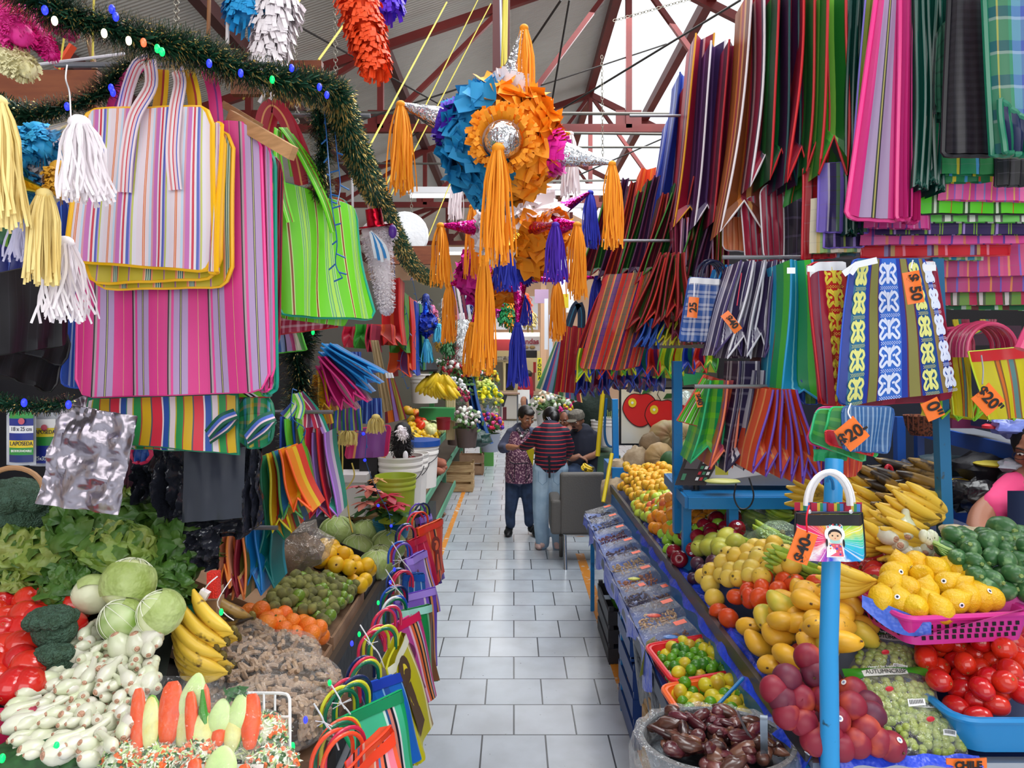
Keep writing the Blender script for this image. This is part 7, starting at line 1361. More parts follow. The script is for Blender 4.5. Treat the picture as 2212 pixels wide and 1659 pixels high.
def tassel_mb(top,L,w_,n_=46,sw=.0055,curl=.02,seed=0,flare=1.5,drift=0.0):
 mb=MB();rg=random.Random(seed+int(top[0]*1000))
 for i in range(n_):
  a=rg.uniform(0,6.28);rr=w_/2*math.sqrt(rg.random());l_=L*rg.uniform(.86,1.03);ph=rg.uniform(0,6);dx,dy=cos(a)*rr,sin(a)*rr
  pts=[]
  for k_ in range(7):
   t=k_/6;s_=(.35+.65*min(1,t*4))*(1+(flare-1)*t)
   pts.append(V(top)+V((dx*s_+drift*t+curl*sin(4*t+ph)*t*.5,dy*s_,.02*(1-min(1,t*5))*0-l_*t)))
  mb.ribbon(pts,sw,side=V((sin(ph)*.6,-1,0)))
 mb.ell(V(top)-V((0,0,.004)),(w_*.28,w_*.28,w_*.22),10,6)
 return mb
def petals(c,r,n_,sel,size=.075,seed=1,rag=.4):
 mb=MB();rg=random.Random(seed)
 for i in range(n_):
  z=1-2*(i+.5)/n_;a=i*2.39996;d=V((math.sqrt(1-z*z)*cos(a),math.sqrt(1-z*z)*sin(a),z))
  if not sel(d):continue
  t1=d.orthogonal().normalized();t1=Matrix.Rotation(rg.uniform(0,6.28),3,d)@t1;t2=d.cross(t1);lift=rg.uniform(.2,.9);ph=rg.uniform(0,6);sz=size*rg.uniform(.8,1.25)
  def fn(u,v_):
   x=(u-.5)*(1-.35*abs(v_-.4));e=abs(u-.5)*2
   return V(c)+d*(r+sz*(lift*v_*.7+.22*e*e+.06*sin(9*u+ph)))+t1*x*sz*1.2+t2*(v_-.3)*sz
  mb.grid(fn,4,4)
 return mb
def fringe_mb(path,rad,n_,l_=.05,sw=.009,seed=0,mi=0,droop=1.0):
 path=[V(p)for p in path];rg=random.Random(seed);mb=MB()
 for i in range(n_):
  t=rg.random()*(len(path)-1.001);k_=int(t);p=path[k_].lerp(path[k_+1],t-k_);tg=(path[k_+1]-path[k_]).normalized();r_=rad(t/(len(path)-1))
  d=V((rg.gauss(0,1),rg.gauss(0,1),rg.gauss(0,1)));d=(d-tg*d.dot(tg)).normalized();q=p+d*r_*.8
  e=q+d*l_*.45+V((rg.uniform(-.3,.3)*l_,0,-l_*droop*rg.uniform(.4,1)))
  mb.ribbon([q,q.lerp(e,.5)+d*l_*.18,e],sw*rg.uniform(.7,1.2),mi,side=d)
 mb.tube(path,[rad(i/(len(path)-1))*.7 for i in range(len(path))],10,mi);[mb.ell(path[j],rad(j*1.0/(len(path)-1))*.7,8,6,mi)for j in(0,len(path)-1)]
 for _ in range(n_//8):
  d=V((rg.gauss(0,1),rg.gauss(0,1),rg.gauss(0,1))).normalized();q=path[-1]+d*rad(1)*.7;mb.ribbon([q,q+d*l_*.3,q+d*l_*.45-V((0,0,l_*droop*.6))],sw,mi,side=d.orthogonal())
 return mb
fS=foil('d8d8dc',.16,40,.7);fM=foil('c8187a',.18,50,.6,'f0a0d0');fG=foil('e0b020',.16,40,.6);fB=foil('1c3cb8',.2)
cO=M('f99a10',.65);cB=M('1c90c8',.65);cW=M('f4ecf0',.7);cP=M('4a1cb0',.65);cPk=M('f02ab8',.65);cDB=M('1c2cb0',.6);cMg=M('d01c9a',.65);cC=M('f4dc90',.65)
def pinata(label,c,r,body,cones,npet=260,psize=.075,front=None,hang=None,extra=()):
 c=P(*c);root=T('star_pinata',label,'pinata',c)
 MB().ell(c,r*.94,20,12).bd('core',M('d8c8b8',.8),root)
 for(sel,m_)in body:petals(c,r,npet,sel,psize,seed=len(label)).bd('paper_petals',m_,root)
 for(tx,ty,dY,br,fm,frm,tm_,tl,tw)in cones:
  tip=P(tx,ty,c.y+dY);d=(tip-c).normalized();b0=c+d*r*.85;L=(tip-b0).length;q=d.to_track_quat('Z','Y').to_matrix()
  cone=MB().lathe([(br,0),(br*.98,L*.02),(br*.5,L*.55),(.008,L)],20,b0,mat=q).bd('foil_cone',fm,root)
  if frm:
   mb=MB()
   for ring in range(4):
    for i in range(20):
     a=2*PI*(i+.5*(ring%2))/20+U(-.1,.1);z0=L*(.02+.05*ring);rr=br*(1.08-.09*ring)
     dv=V((cos(a),sin(a),0));sv=V((-sin(a),cos(a),0))
     mb.ribbon([b0+q@(dv*rr+V((0,0,z0-.01))),b0+q@(dv*(rr*1.15)+V((0,0,z0+.022))),b0+q@(dv*rr*1.3+V((0,0,z0+.05+U(-.01,.01))))],br*.34,side=q@dv)
   mb.bd('fringe_collar',frm,root)
  if tm_:
   pxm=c.y/F;tassel_mb(tip,tl*pxm,tw*pxm,int(30+tw),.0060,seed=len(label)).bd('tassel',tm_,cone)
 if hang:MB().tube([c+V((0,0,r*.8)),P(*hang)],.006,6).bd('hanging_cord',M('c8b838',.7),root)
 return root
p1=pinata('large blue and orange paper star hanging in the centre, nearest the camera',(1082,310,3.0),.215,[(lambda d:d.x<.02-.25*d.z and not(d.y<-.86),cB),(lambda d:d.x>=.02-.25*d.z and not(d.y<-.86),cO)],[(1132,58,-.1,.075,fS,cW,cO,215,34),(866,224,-.05,.075,fS,cP,cO,190,40),(1322,352,-.1,.072,fS,cPk,cO,178,32),(1046,556,0,.06,fS,cB,cO,250,34),(1076,318,-.36,.070,fS,None,cO,222,46),(950,325,.25,.045,fG,None,None,0,0),(1232,288,.35,.05,fG,None,cW,150,32)],330,.075,hang=(1089,-10,3.1))
mb=MB()
for i in range(180):
 a=2*PI*i/45+U(-.1,.1);rr=.078+.010*(i//45);b0=P(1086,303,2.72+.02*(i//45));dv=V((cos(a),0,sin(a)))
 mb.ribbon([b0+dv*rr,b0+dv*(rr+.012)+V((0,-.03,0)),b0+dv*(rr+.03)+V((U(-.012,.012),-.02-U(0,.03),U(-.012,.012)))],.016,side=V((0,-1,0)))
mb.bd('fringe_collar',cO,p1)
MB().lathe([(.0,.05),(.04,.04),(.066,.01),(.07,-.02)],20,P(1086,300,2.68),mat=Matrix.Rotation(PI/2,3,'X')).bd('foil_hub',fS,p1)
p2=pinata('second star of orange and white paper with magenta foil points, just behind the first',(1128,500,3.7),.20,[(lambda d:d.z>.1 or d.x<-.2,cW),(lambda d:not(d.z>.1 or d.x<-.2),cO)],[(952,486,0,.06,fM,None,cO,135,34),(1247,484,-.25,.075,fM,cO,cO,150,32),(1275,415,.3,.06,fM,None,cDB,130,30),(1200,484,-.5,.04,fM,None,cP,110,28),(1118,700,0,.055,fM,cDB,cDB,135,30),(1090,540,-.55,.05,fG,None,cDB,76,34)],240,.07,hang=(1128,300,3.9))
p3=pinata('third star with magenta foil points and long orange tassels, lower and farther',(1060,590,4.3),.17,[(lambda d:d.x<0,cMg),(lambda d:d.x>=0,cO)],[(970,615,0,.05,fM,None,cO,125,24),(1203,607,-.1,.04,fM,None,cO,125,24),(1290,600,0,.045,fM,cDB,cDB,125,30),(1020,700,-.1,.04,fM,None,cO,110,28),(1052,620,-.3,.04,fG,cMg,cDB,130,20),(1130,640,-.2,.04,fM,None,cDB,60,26)],150,.065,hang=(1060,400,4.5))
for i,(x_,y_,L_,w_,Y_,m_,lb)in enumerate(((984,375,100,24,4.0,cW,'white tassel behind the left of the large blue star'),(1020,445,155,26,3.9,cO,'wide orange tassel behind the silver cone'),(1278,545,1,1,4,None,''),(975,610,75,12,5.2,M('3a2c90',.6),'violet tassel at the left of the far decorations'),(1000,700,1,1,4,None,''))):
 if m_:tassel_mb(P(x_,y_,Y_),L_*Y_/F,w_*Y_/F,40).bd('paper_tassel',m_,label=lb,cat='tassel')
for i,(x_,y0,y1,m_,lb)in enumerate(((1075,625,668,cPk,'pink'),(1102,630,700,cO,'orange'),(1104,660,700,M('0f7a3a',.6),'green'),(1136,640,690,M('f0501c',.6),'red orange'),(1088,650,690,M('0f8a4a',.6),'emerald'),(1145,675,700,cC,'cream'))):
 fringe_mb([P(x_,y0,6.5),P(x_,y1,6.5)],lambda t:.045,160,.05,.014,i).bd('paper_fringe_roll',m_,label='small %s fringed paper roll hanging far back under the stars'%lb,cat='paper decoration')
for i,(x_,w_,c_)in enumerate(((990,14,'d8a0b8'),(1000,12,'e8e0e4'),(1008,12,'7a2c44'),(1016,10,'c8d0d8'))):MB().beam(P(x_-12,615,5.6),P(x_,690,5.6),.035,.02).bd('hanging_sock',M(c_,.7),label='%s of the thin pastel garments hanging beside the orange tassels'%ORD[i],cat='garment')
root=T('star_pinata','blue and white paper star with white and cream tassels, cut by the left edge','pinata',P(60,330,1.5))
fringe_mb([P(-10,310,1.5),P(60,330,1.5),P(130,360,1.5)],lambda t:.035,420,.04,.009,1,0,.5).bd('white_fringe',cW,root)
fringe_mb([P(80,285,1.45),P(90,320,1.44)],lambda t:.03,240,.03,.012,2,0,.4).bd('blue_fringe',M('2ca0d8',.6),root);fringe_mb([P(10,290,1.42),P(30,345,1.42)],lambda t:.035,260,.03,.012,3,0,.4).bd('blue_fringe',M('2ca0d8',.6),root)
fringe_mb([P(128,365,1.44),P(132,410,1.44)],lambda t:.026,220,.02,.008,4,0,.4).bd('ochre_fringe',M('d8a02c',.6),root)
fringe_mb([P(40,385,1.46),P(70,440,1.46)],lambda t:.03,200,.03,.010,5,0,.5).bd('blue_fringe',M('2c98d0',.6),root)
sc1=MB().tube([P(100,300,1.46),P(165,265,1.4)],[.024,.006],14).bd('foil_cone',foil('e8e8ee',.15,20,.2),root)
gc1=MB().tube([P(-20,375,1.42),P(95,413,1.4)],[.030,.005],14).bd('foil_cone',foil('e8c030',.15,20,.2),root)
tassel_mb(P(172,262,1.4),.155,.075,110,.005,.03,3,1.25,.02).bd('tassel',cW,sc1)
tassel_mb(P(96,415,1.4),.178,.055,90,.006,.008,4,1.2,-.004).bd('tassel',cC,gc1)
tassel_mb(P(140,520,1.48),.165,.065,90,.005,.04,5,1.4,0).bd('tassel',cW,root)
tassel_mb(P(-5,215,1.35),.24,.06,90,.005,.02,6,1.6,.01).bd('tassel',cC,root)
tassel_mb(P(60,450,1.5),.11,.05,50,.004,.02,7,1.6,.0).bd('tassel',M('c8c4e0',.6),root)
MB().tube(smp([P(145,140,1.42),P(142,170,1.42),P(150,200,1.42),P(153,255,1.42)],5),.0018,5).bd('hook_wire',M('c8c8cc',.3,.8),root)
fringe_mb([P(-30,10,1.7),P(20,60,1.7),P(45,75,1.7)],lambda t:.06-.02*t,900,.018,.006,8,0,.3).bd('paper_star_arm',M('e02a90',.6),label='thick hot pink fringed star arm in the top left corner',cat='paper decoration')
fringe_mb([P(45,30,1.75),P(90,85,1.75),P(112,120,1.75)],lambda t:.035-.02*t,600,.016,.005,9,0,.3).bd('paper_star_arm',M('d8208a',.6),label='thinner hot pink fringed star arm pointing down beside the thick one',cat='paper decoration')
fringe_mb([P(40,20,1.8),P(110,45,1.8),P(160,78,1.8)],lambda t:.03-.02*t,400,.014,.005,10,0,.3).bd('paper_star_arm',M('c01c7a',.6),label='hot pink fringed star arm half hidden by the upper tinsel garland',cat='paper decoration')
fringe_mb([P(-30,95,1.72),P(30,130,1.72),P(60,150,1.72)],lambda t:.045-.015*t,600,.02,.006,11,0,.3).bd('paper_star_arm',M('e8e0b0',.6),label='cream fringed star arm under the hot pink one',cat='paper decoration')
fringe_mb([P(535,-30,2.2),P(535,30,2.2)],lambda t:.055,420,.045,.016,12,0,.8).bd('paper_pompom',M('1c98d8',.6),label='bright blue fringed paper pompom at the top edge',cat='paper decoration')
wf=T('fringe_column','white fringed paper column hanging from the top edge with a knotted rope end','paper decoration',P(580,160,2.2))
fringe_mb([P(600,-20,2.2),P(588,60,2.2),P(575,140,2.2)],lambda t:.055-.03*t,520,.06,.016,13,0,1.1).bd('fringe',cW,wf)
MB().tube(smp([P(574,140,2.2),P(576,185,2.2),P(570,205,2.2),P(560,222,2.2)],4),.006,6).tube(smp([P(576,188,2.2),P(588,205,2.2),P(584,215,2.2)],4),.006,6).bd('rope_end',tW,wf)
fringe_mb([P(770,-30,2.5),P(785,40,2.5),P(800,90,2.5),P(812,140,2.5)],lambda t:.07-.035*t,620,.05,.015,14,0,.9).bd('fringe_column',M('f8521c',.6),label='bright orange fringed paper column hanging from the top edge',cat='paper decoration')
fringe_mb([P(838,-20,2.6),P(842,12,2.6)],lambda t:.035,160,.05,.015,15,0,1).bd('paper_pompom',M('5a2ce0',.6),label='violet fringed paper tuft at the top edge beside the orange column',cat='paper decoration')
wfig=T('fringed_animal','white fringed paper animal with a red foil hat and blue ribbons beside the lime bag','pinata',P(820,660,3.1))
fringe_mb([P(815,510,3.1),P(822,560,3.1),P(830,620,3.1),P(835,665,3.1)],lambda t:.075-.045*t,1500,.022,.006,16,0,.4).bd('body_fringe',cW,wfig)
fringe_mb([P(800,500,3.08),P(825,498,3.08),P(845,505,3.08)],lambda t:.055-.02*t,700,.018,.006,17,0,.4).bd('head_fringe',cW,wfig)
fr_=foil('b0142c',.2,20,.4)
MB().lathe([(.0,0),(.075,0),(.075,.006),(.036,.008),(.034,.075),(0,.076)],18,P(812,490,3.05),mat=Euler((.2,-.12,0)).to_matrix()).bd('foil_hat',fr_,wfig);MB().tube([P(795,420,3.05),P(800,452,3.05)],[.004,.012],8).bd('ear',M('e8b8b8',.6),wfig)
for k_ in range(5):MB().ribbon(smp([P(800,500,2.98),P(806+6*k_,530,2.97),P(812+7*k_,558+4*(k_%3),2.98)],4),.012).bd('ribbon',M('2c8ad0' if k_%2 else 'e8f0f8',.5),wfig)
MB().ell(P(848,500,3.02),(.018,.02,.03),10,6).bd('muzzle',M('5a2c9a',.4),wfig)
MB().tube([P(760,350,2.9),P(761,398,2.9),P(762,448,2.9)],.005,6).tube(smp([P(745,340,2.9),P(758,352,2.9),P(762,362,2.9)],3),.004,6).bd('knotted_string',tW,label='knotted white cord hanging above the fringed animal',cat='cord')
yr_=M('c8b84a',.7)
for i,(a_,b_,Y0,Y1,lb)in enumerate((((588,112),(655,-15),3,3.4,'yellow rope left of the top centre, from plank to roof'),((688,130),(760,30),3.2,3.6,'yellow rope rising from the end of the upper plank'),((783,345),(965,5),3.4,5,'long yellow rope slanting up beside the garland'),((812,445),(1032,0),5,6.5,'yellow rope slanting up left of the centre post'),((835,440),(1060,8),5.2,6.7,'yellow rope parallel to the one left of the centre post'),((905,560),(1000,330),6,7,'lower yellow rope near the white lamp'),((525,215),(538,190),2.4,2.4,'short yellow rope stub at the plank'),((200,130),(203,-10),2.1,2.1,'thin yellow rope at the upper left'),((128,150),(140,70),2.2,2.2,'yellow cord beside the orange bar at the upper left'))):
 MB().tube([P(*a_,Y0),P(*b_,Y1)],.0052 if Y1>2.5 else .003,6).bd('rope',yr_,label=lb,cat='rope')
MB().tube([P(1081,-10,3.3),P(1084,158,3.05)],.005,6).bd('rope',M('b8c4e0',.6),label='pale blue cord beside the centre post holding the large star',cat='rope')
for k_ in range(3):MB().tube([P(1090+3*k_,-10,3.3),P(1090+2*k_,140,3.1)],.0035,6).bd('rope',yr_,label='%s yellow strand from the left beside the centre post'%ORD[k_],cat='rope')
def chain(label,a,b,n_,r=.008,m_=None):
 a=V(a);b=V(b);mb=MB();d=(b-a).normalized();L=(b-a).length/n_
 for i in range(n_):
  c=a+d*L*(i+.5);s_=d.orthogonal().normalized();s_=Matrix.Rotation(PI/2*(i%2)+.7,3,d)@s_
  mb.tube([c+d*cos(t)*L*.62+s_*sin(t)*r for t in[2*PI*k_/10 for k_ in range(11)]],r*.22,5,cap=False)
 mb.bd('chain',m_ or M('8a8478',.35,.8),label=label,cat='chain')
chain('steel chain hanging at the top left above the garland',P(381,-15,2.3),P(381,62,2.3),9,.008)
chain('steel chain left of the orange fringe column',P(638,-10,3.4),P(638,130,3.4),16,.009)
chain('second steel chain, right of the first',P(724,5,3.5),P(725,160,3.5),18,.009)
chain('chain below the plank by the crimson straps',P(641,205,3.4),P(643,330,3.4),14,.009)
chain('slack chain across the bright roof at the right',P(1325,45,5.5),P(1500,-5,5.5),26,.011)
chain('vertical chain beside the right roof beam',P(1300,120,6),P(1302,340,6),30,.010)
chain('faint chain hanging behind the left orange tassel',P(888,330,6),P(889,470,6),20,.010)
wd=M('7a3c20',.5,h2='8a4a28',sc_=5,stretch=(2,1,12));wdl=M('c8986a',.6,h2='b08458',sc_=8,stretch=(2,1,12))
MB().box((P(90,195,2.25)),(.36,.03,.115),0).bd('wooden_plank',wd,label='broad reddish brown plank at the upper left behind the garlands',cat='plank')
MB().box((P(600,148,2.5)),(.31,.03,.045),0).bd('wooden_plank',wd,label='reddish brown plank behind the white fringed column',cat='plank')
MB().box((P(575,190,2.35)),(.22,.03,.05),0).bd('wooden_plank',wd,label='lower reddish plank under the tinsel above the straps',cat='plank')
MB().beam(P(497,252,2.02),P(634,332,1.9),.02,.036).bd('wooden_lath',wdl,label='pale wooden lath slanting above the pink and lime bags',cat='lath')
MB().beam(P(490,230,2.12),P(556,270,2.1),.05,.02).bd('wooden_lath',wdl,label='short pale board behind the slanting lath',cat='lath')
MB().box(P(885,552,5.6),(.45,.05,.14)).bd('wooden_plank',wd,label='reddish board far back below the white lamp disc',cat='plank')
MB().tube([P(-20,152,1.95),P(270,116,1.95)],.004,6).bd('white_rope',tW,label='white rope stretched across the upper left corner',cat='rope')
MB().tube([P(452,-10,2.2),P(450,75,2.2)],.006,8).bd('bamboo_stick',M('8a5a34',.6),label='thin brown stick dropping behind the garland at the top left',cat='stick')
MB().tube([P(493,-10,2.2),P(491,95,2.2)],.006,8).bd('white_pole',M('d8d0d0',.5),label='thin white rod left of the blue pompom',cat='rod')
MB().beam(P(125,150,2.4),P(158,98,2.4),.03,.01).bd('orange_bar',M('e8502c',.5),label='orange bar leaning at the upper left against the roof',cat='bar')
MB().tube([P(190,75,2.3),P(205,150,2.3)],.009,8).bd('bamboo_stick',M('7a5a40',.6),label='brown stick leaning below the top left garland',cat='stick')
rodm=M('8a8a90',.35,.7)
for i,(x0,x1,y_,Y_,lb)in enumerate(((120,600,140,2.0,'steel rod carrying the left bag stack'),(560,800,250,2.38,'steel rod carrying the lime bag'),(1560,2260,-30,2.7,'steel rod above the upper right row of bags'),(1360,1720,250,3.9,'steel rod behind the upper right row'),(1300,1760,520,3.75,'steel rod in the shaded middle row'),(1560,2100,556,2.75,'steel rod carrying the white taped bags'),(1500,1790,835,2.75,'steel rod carrying the lower right folded bags'),(560,720,890,2.85,'steel rod carrying the small folded bags at the left'),(1740,2260,330,2.9,'steel rod behind the stacked hems'),(460,600,1140,2.5,'steel rod carrying the bags over the left crates'))):
 MB().tube([P(x0,y_,Y_),P(x1,y_,Y_)],.008,8).bd('steel_rod',rodm,label=lb,cat='rod')
 # ================= people
def rem(o,vox,sm=3):
 md=o.modifiers.new('fuse','REMESH');md.mode='VOXEL';md.voxel_size=vox;md.use_smooth_shade=True
 if sm:s_=o.modifiers.new('soft','SMOOTH');s_.factor=.5;s_.iterations=sm
 return o
def zstripe(spec,per,rough=.7):
 m,n,l,b=_new('knit_stripes');b.inputs['Roughness'].default_value=rough;tc=n.new('ShaderNodeTexCoord');sp=n.new('ShaderNodeSeparateXYZ');l.new(tc.outputs['Object'],sp.inputs[0])
 c=_ramp(n,l,sp.outputs[2],_parse(spec),1/per);l.new(c,b.inputs['Base Color']);return m
def limb(mb,pts,rs,n=10,k=4):
 sp=smp(pts,k);N=len(sp);r2=[float(np.interp(i/(N-1),np.linspace(0,1,len(rs)),rs))for i in range(N)]
 mb.tube(sp,r2,n);mb.ell(sp[0],r2[0],10,6);mb.ell(sp[-1],r2[-1],10,6)
def handm(mb,w,d,side,s=1.0,curl=.5,up=V((0,0,1))):
 """palm with four bent fingers and a thumb; w wrist, d pointing direction"""
 w=V(w);d=V(d).normalized();sd=d.cross(up).normalized()*side;dn=sd.cross(d).normalized();dn=dn if dn.z<0 else-dn
 q=Matrix((sd,dn,d)).transposed();mb.ell(w+d*.045*s,(.038*s,.016*s,.05*s),10,7,rot=q)
 for i,l_ in enumerate((.062,.072,.068,.052)):
  b=w+d*.082*s+sd*(i-1.5)*.019*s;m1=b+(d*(1-curl*.4)+dn*curl*.6).normalized()*l_*.5*s;e=m1+(d*(1-curl)+dn*curl*1.3).normalized()*l_*.5*s
  mb.tube([b-d*.02*s,b,m1,e],[.0095*s,.0092*s,.0085*s,.0068*s],7);mb.ell(e,.0068*s,6,4)
 b=w+d*.03*s-sd*.03*s;mb.tube([b+sd*.012*s,b-sd*.012*s+d*.02*s,b-sd*.016*s+d*.05*s+dn*.015*s],[.013*s,.011*s,.008*s],7)
def head(mb,c,s,face,tiltv=V((0,0,1))):
 """skull, jaw, nose, ears; face = direction the nose points"""
 f=V(face).normalized();r_=f.cross(tiltv).normalized();u=r_.cross(f);q=Matrix((r_,f,u)).transposed();c=V(c)
 mb.ell(c+q@V((0,-.005,.02))*s,(.075*s,.092*s,.10*s),18,12,rot=q);mb.ell(c+q@V((0,.022,-.045))*s,(.055*s,.062*s,.068*s),14,9,rot=q);mb.ell(c+q@V((0,.045,-.088))*s,(.026*s,.025*s,.02*s),10,6,rot=q)
 mb.tube([c+q@V((0,.085,.02))*s,c+q@V((0,.104,-.018))*s,c+q@V((0,.088,-.03))*s],[.009*s,.015*s,.012*s],8)
 mb.ell(c+q@V((0,.08,-.055))*s,(.024*s,.012*s,.012*s),8,5,rot=q)
 for sg in(-1,1):
  mb.ell(c+q@V((sg*.078,-.01,-.005))*s,(.010*s,.018*s,.028*s),8,6,rot=q);mb.ell(c+q@V((sg*.038,.062,-.018))*s,(.026*s,.022*s,.024*s),8,6,rot=q);mb.ell(c+q@V((sg*.032,.078,.038))*s,(.022*s,.01*s,.007*s),8,5,rot=q)
 return q
def facebits(root,c,s,q,sk,brow='1c1412',beard=None,down=True):
 c=V(c)
 for sg in(-1,1):
  MB().ell(c+q@V((sg*.031,.084,.012))*s,(.013*s,.006*s,.005*s if down else .007*s),10,6,rot=q).bd('eye',M('f0ece8',.3),root)
  MB().ell(c+q@V((sg*.031,.089,.0115))*s,(.0055*s,.0035*s,.005*s),8,5,rot=q).bd('iris',M('1c100c',.2),root)
  MB().tube([c+q@V((sg*.014,.090,.034))*s,c+q@V((sg*.033,.090,.041))*s,c+q@V((sg*.052,.074,.034))*s],[.0035*s,.004*s,.002*s],6).bd('eyebrow',M(brow,.8),root)
 MB().ell(c+q@V((0,.090,-.054))*s,(.023*s,.006*s,.0055*s),10,6,rot=q).bd('lips',M('8a4440',.5),root)
 if beard:
  MB().ell(c+q@V((0,.056,-.09))*s,(.032*s,.03*s,.026*s),12,8,rot=q).bd('goatee',M(beard,.9),root);MB().ell(c+q@V((0,.091,-.043))*s,(.028*s,.008*s,.006*s),10,5,rot=q).bd('moustache',M(beard,.9),root)
skA=M('b07a5c',.5,h2='a06a50',sc_=20);skB=M('a8745a',.5)
# --- woman in the floral apron
Y=8.15
wA=T('person','woman in a purple floral apron and blue grey jacket, looking down','person',P(1122,1148,Y))
hc=P(1137,902,Y-.12);mb=MB();face=V((.42,-.8,-.38));q=head(mb,hc,1.02,face)
limb(mb,[hc-V((0,-.03,.07)),P(1128,935,Y)],[.05,.055]);limb(mb,[P(1128,935,Y),P(1122,960,Y),P(1120,990,Y),P(1122,1020,Y)],[.10,.11,.10,.10],14)
limb(mb,[P(1103,940,Y),P(1086,968,Y-.05),P(1098,966,Y-.22),P(1114,966,Y-.30)],[.05,.045,.04,.028]);limb(mb,[P(1150,940,Y),P(1162,965,Y-.05),P(1150,972,Y-.2)],[.05,.045,.03])
limb(mb,[P(1108,1030,Y),P(1104,1085,Y-.03),P(1102,1135,Y)],[.07,.045,.035]);limb(mb,[P(1136,1030,Y),P(1142,1085,Y-.03),P(1142,1130,Y)],[.07,.045,.035])
handm(mb,P(1112,966,Y-.29),V((.8,-.2,.15)),1,1.0,.8)
rem(mb.bd('body',skA,wA),.0085,2)
facebits(wA,hc,1.02,q,skA)
mb=MB();mb.ell(hc+q@V((0,-.028,.035)),(.090,.104,.098),18,10,rot=q);mb.ell(hc+q@V((0,-.10,-.02)),(.05,.06,.06),12,8,rot=q);mb.ell(hc+q@V((0,.035,.085)),(.068,.062,.032),12,6,rot=q);mb.bd('hair',M('17110f',.45),wA)
mb=MB();limb(mb,[P(1104,938,Y),P(1086,966,Y-.04),P(1094,968,Y-.2)],[.066,.062,.05]);limb(mb,[P(1152,938,Y),P(1164,966,Y-.04),P(1156,972,Y-.14)],[.066,.062,.05]);limb(mb,[P(1126,934,Y),P(1122,975,Y),P(1120,1025,Y)],[.12,.145,.145],16);mb.ell(P(1110,932,Y),(.09,.08,.05),12,7);mb.ell(P(1144,932,Y),(.09,.08,.05),12,7)
rem(mb.bd('jacket',M('4a4e68',.8),wA),.011)
mb=MB()
for t_ in range(2):mb.tube([P(1118,925,Y-.10),P(1128,945,Y-.16),P(1142,925,Y-.12)],[.022,.02,.022],8)
mb.bd('patterned_hood',M('c8c4cc',.8,h2='2c2834',sc_=70,thr=.5,soft=.02),wA)
ap=M('6a3a5a',.8,h2='d8b0b8',sc_=55,thr=.55,soft=.03)
def oval_loft(rings,n=26):
 mb=MB();vs=[]
 for(c,rx,ry)in rings:vs+=[V(c)+V((rx*cos(2*PI*j/n),ry*sin(2*PI*j/n),0))for j in range(n)]
 return mb.add(vs,[(i*n+j,i*n+(j+1)%n,(i+1)*n+(j+1)%n,(i+1)*n+j)for i in range(len(rings)-1)for j in range(n)])
oval_loft([(P(1125,930,Y-.01),.115,.12),(P(1123,950,Y-.01),.14,.15),(P(1121,980,Y-.01),.148,.16),(P(1121,1000,Y-.01),.15,.16),(P(1122,1025,Y-.01),.165,.17),(P(1123,1040,Y-.01),.165,.165)]).bd('apron',ap,wA)
pp=MB();pp.tube([P(1100,998,Y-.185),P(1112,1002,Y-.2),P(1140,1000,Y-.19)],.006,6);pp.tube([P(1100,1022,Y-.14),P(1108,1040,Y-.16),P(1138,1040,Y-.16),P(1144,1024,Y-.14)],.006,6);pp.tube([P(1111,1002,Y-.195),P(1111,1040,Y-.175)],.004,6);pp.tube([P(1137,1002,Y-.19),P(1136,1040,Y-.17)],.004,6);pp.bd('apron_binding',M('1c1428',.6),wA)
jn=M('24324c',.8,h2='34486a',sc_=12)
mb=MB();limb(mb,[P(1110,1025,Y),P(1105,1085,Y-.02),P(1102,1110,Y),P(1103,1132,Y)],[.105,.075,.062,.056]);limb(mb,[P(1134,1025,Y),P(1142,1085,Y-.02),P(1143,1110,Y),P(1143,1128,Y)],[.105,.075,.062,.056]);rem(mb.bd('jeans',jn,wA),.011)
for(x_,y_,dx)in((1100,1146,-.01),(1148,1138,.05)):
 mb=MB();c=P(x_,y_,Y);c.z=.035;mb.ell(c+V((dx,-.04,.0)),(.05,.12,.045),14,8,fn=lambda t:V((t.x,t.y,max(t.z,-.032)))).ell(c+V((0,.03,.03)),(.045,.055,.05),10,6);mb.bd('shoe',M('141418',.5),wA)
MB().ell(P(1126,942,Y-.19),(.018,.006,.012),10,6).bd('pin_badge',M('f0f0f4',.4),wA)
MB().add([P(1131,962,Y-.36),P(1144,955,Y-.34),P(1154,975,Y-.33),P(1151,1006,Y-.33),P(1131,962,Y-.355),P(1144,955,Y-.335),P(1154,975,Y-.325),P(1151,1006,Y-.325)],[(0,1,2,3),(7,6,5,4),(0,3,7,4),(0,4,5,1),(1,5,6,2),(2,6,7,3)]).bd('yellow_card',M('e8d820',.5),label='bright yellow card held between the two standing women',cat='card')
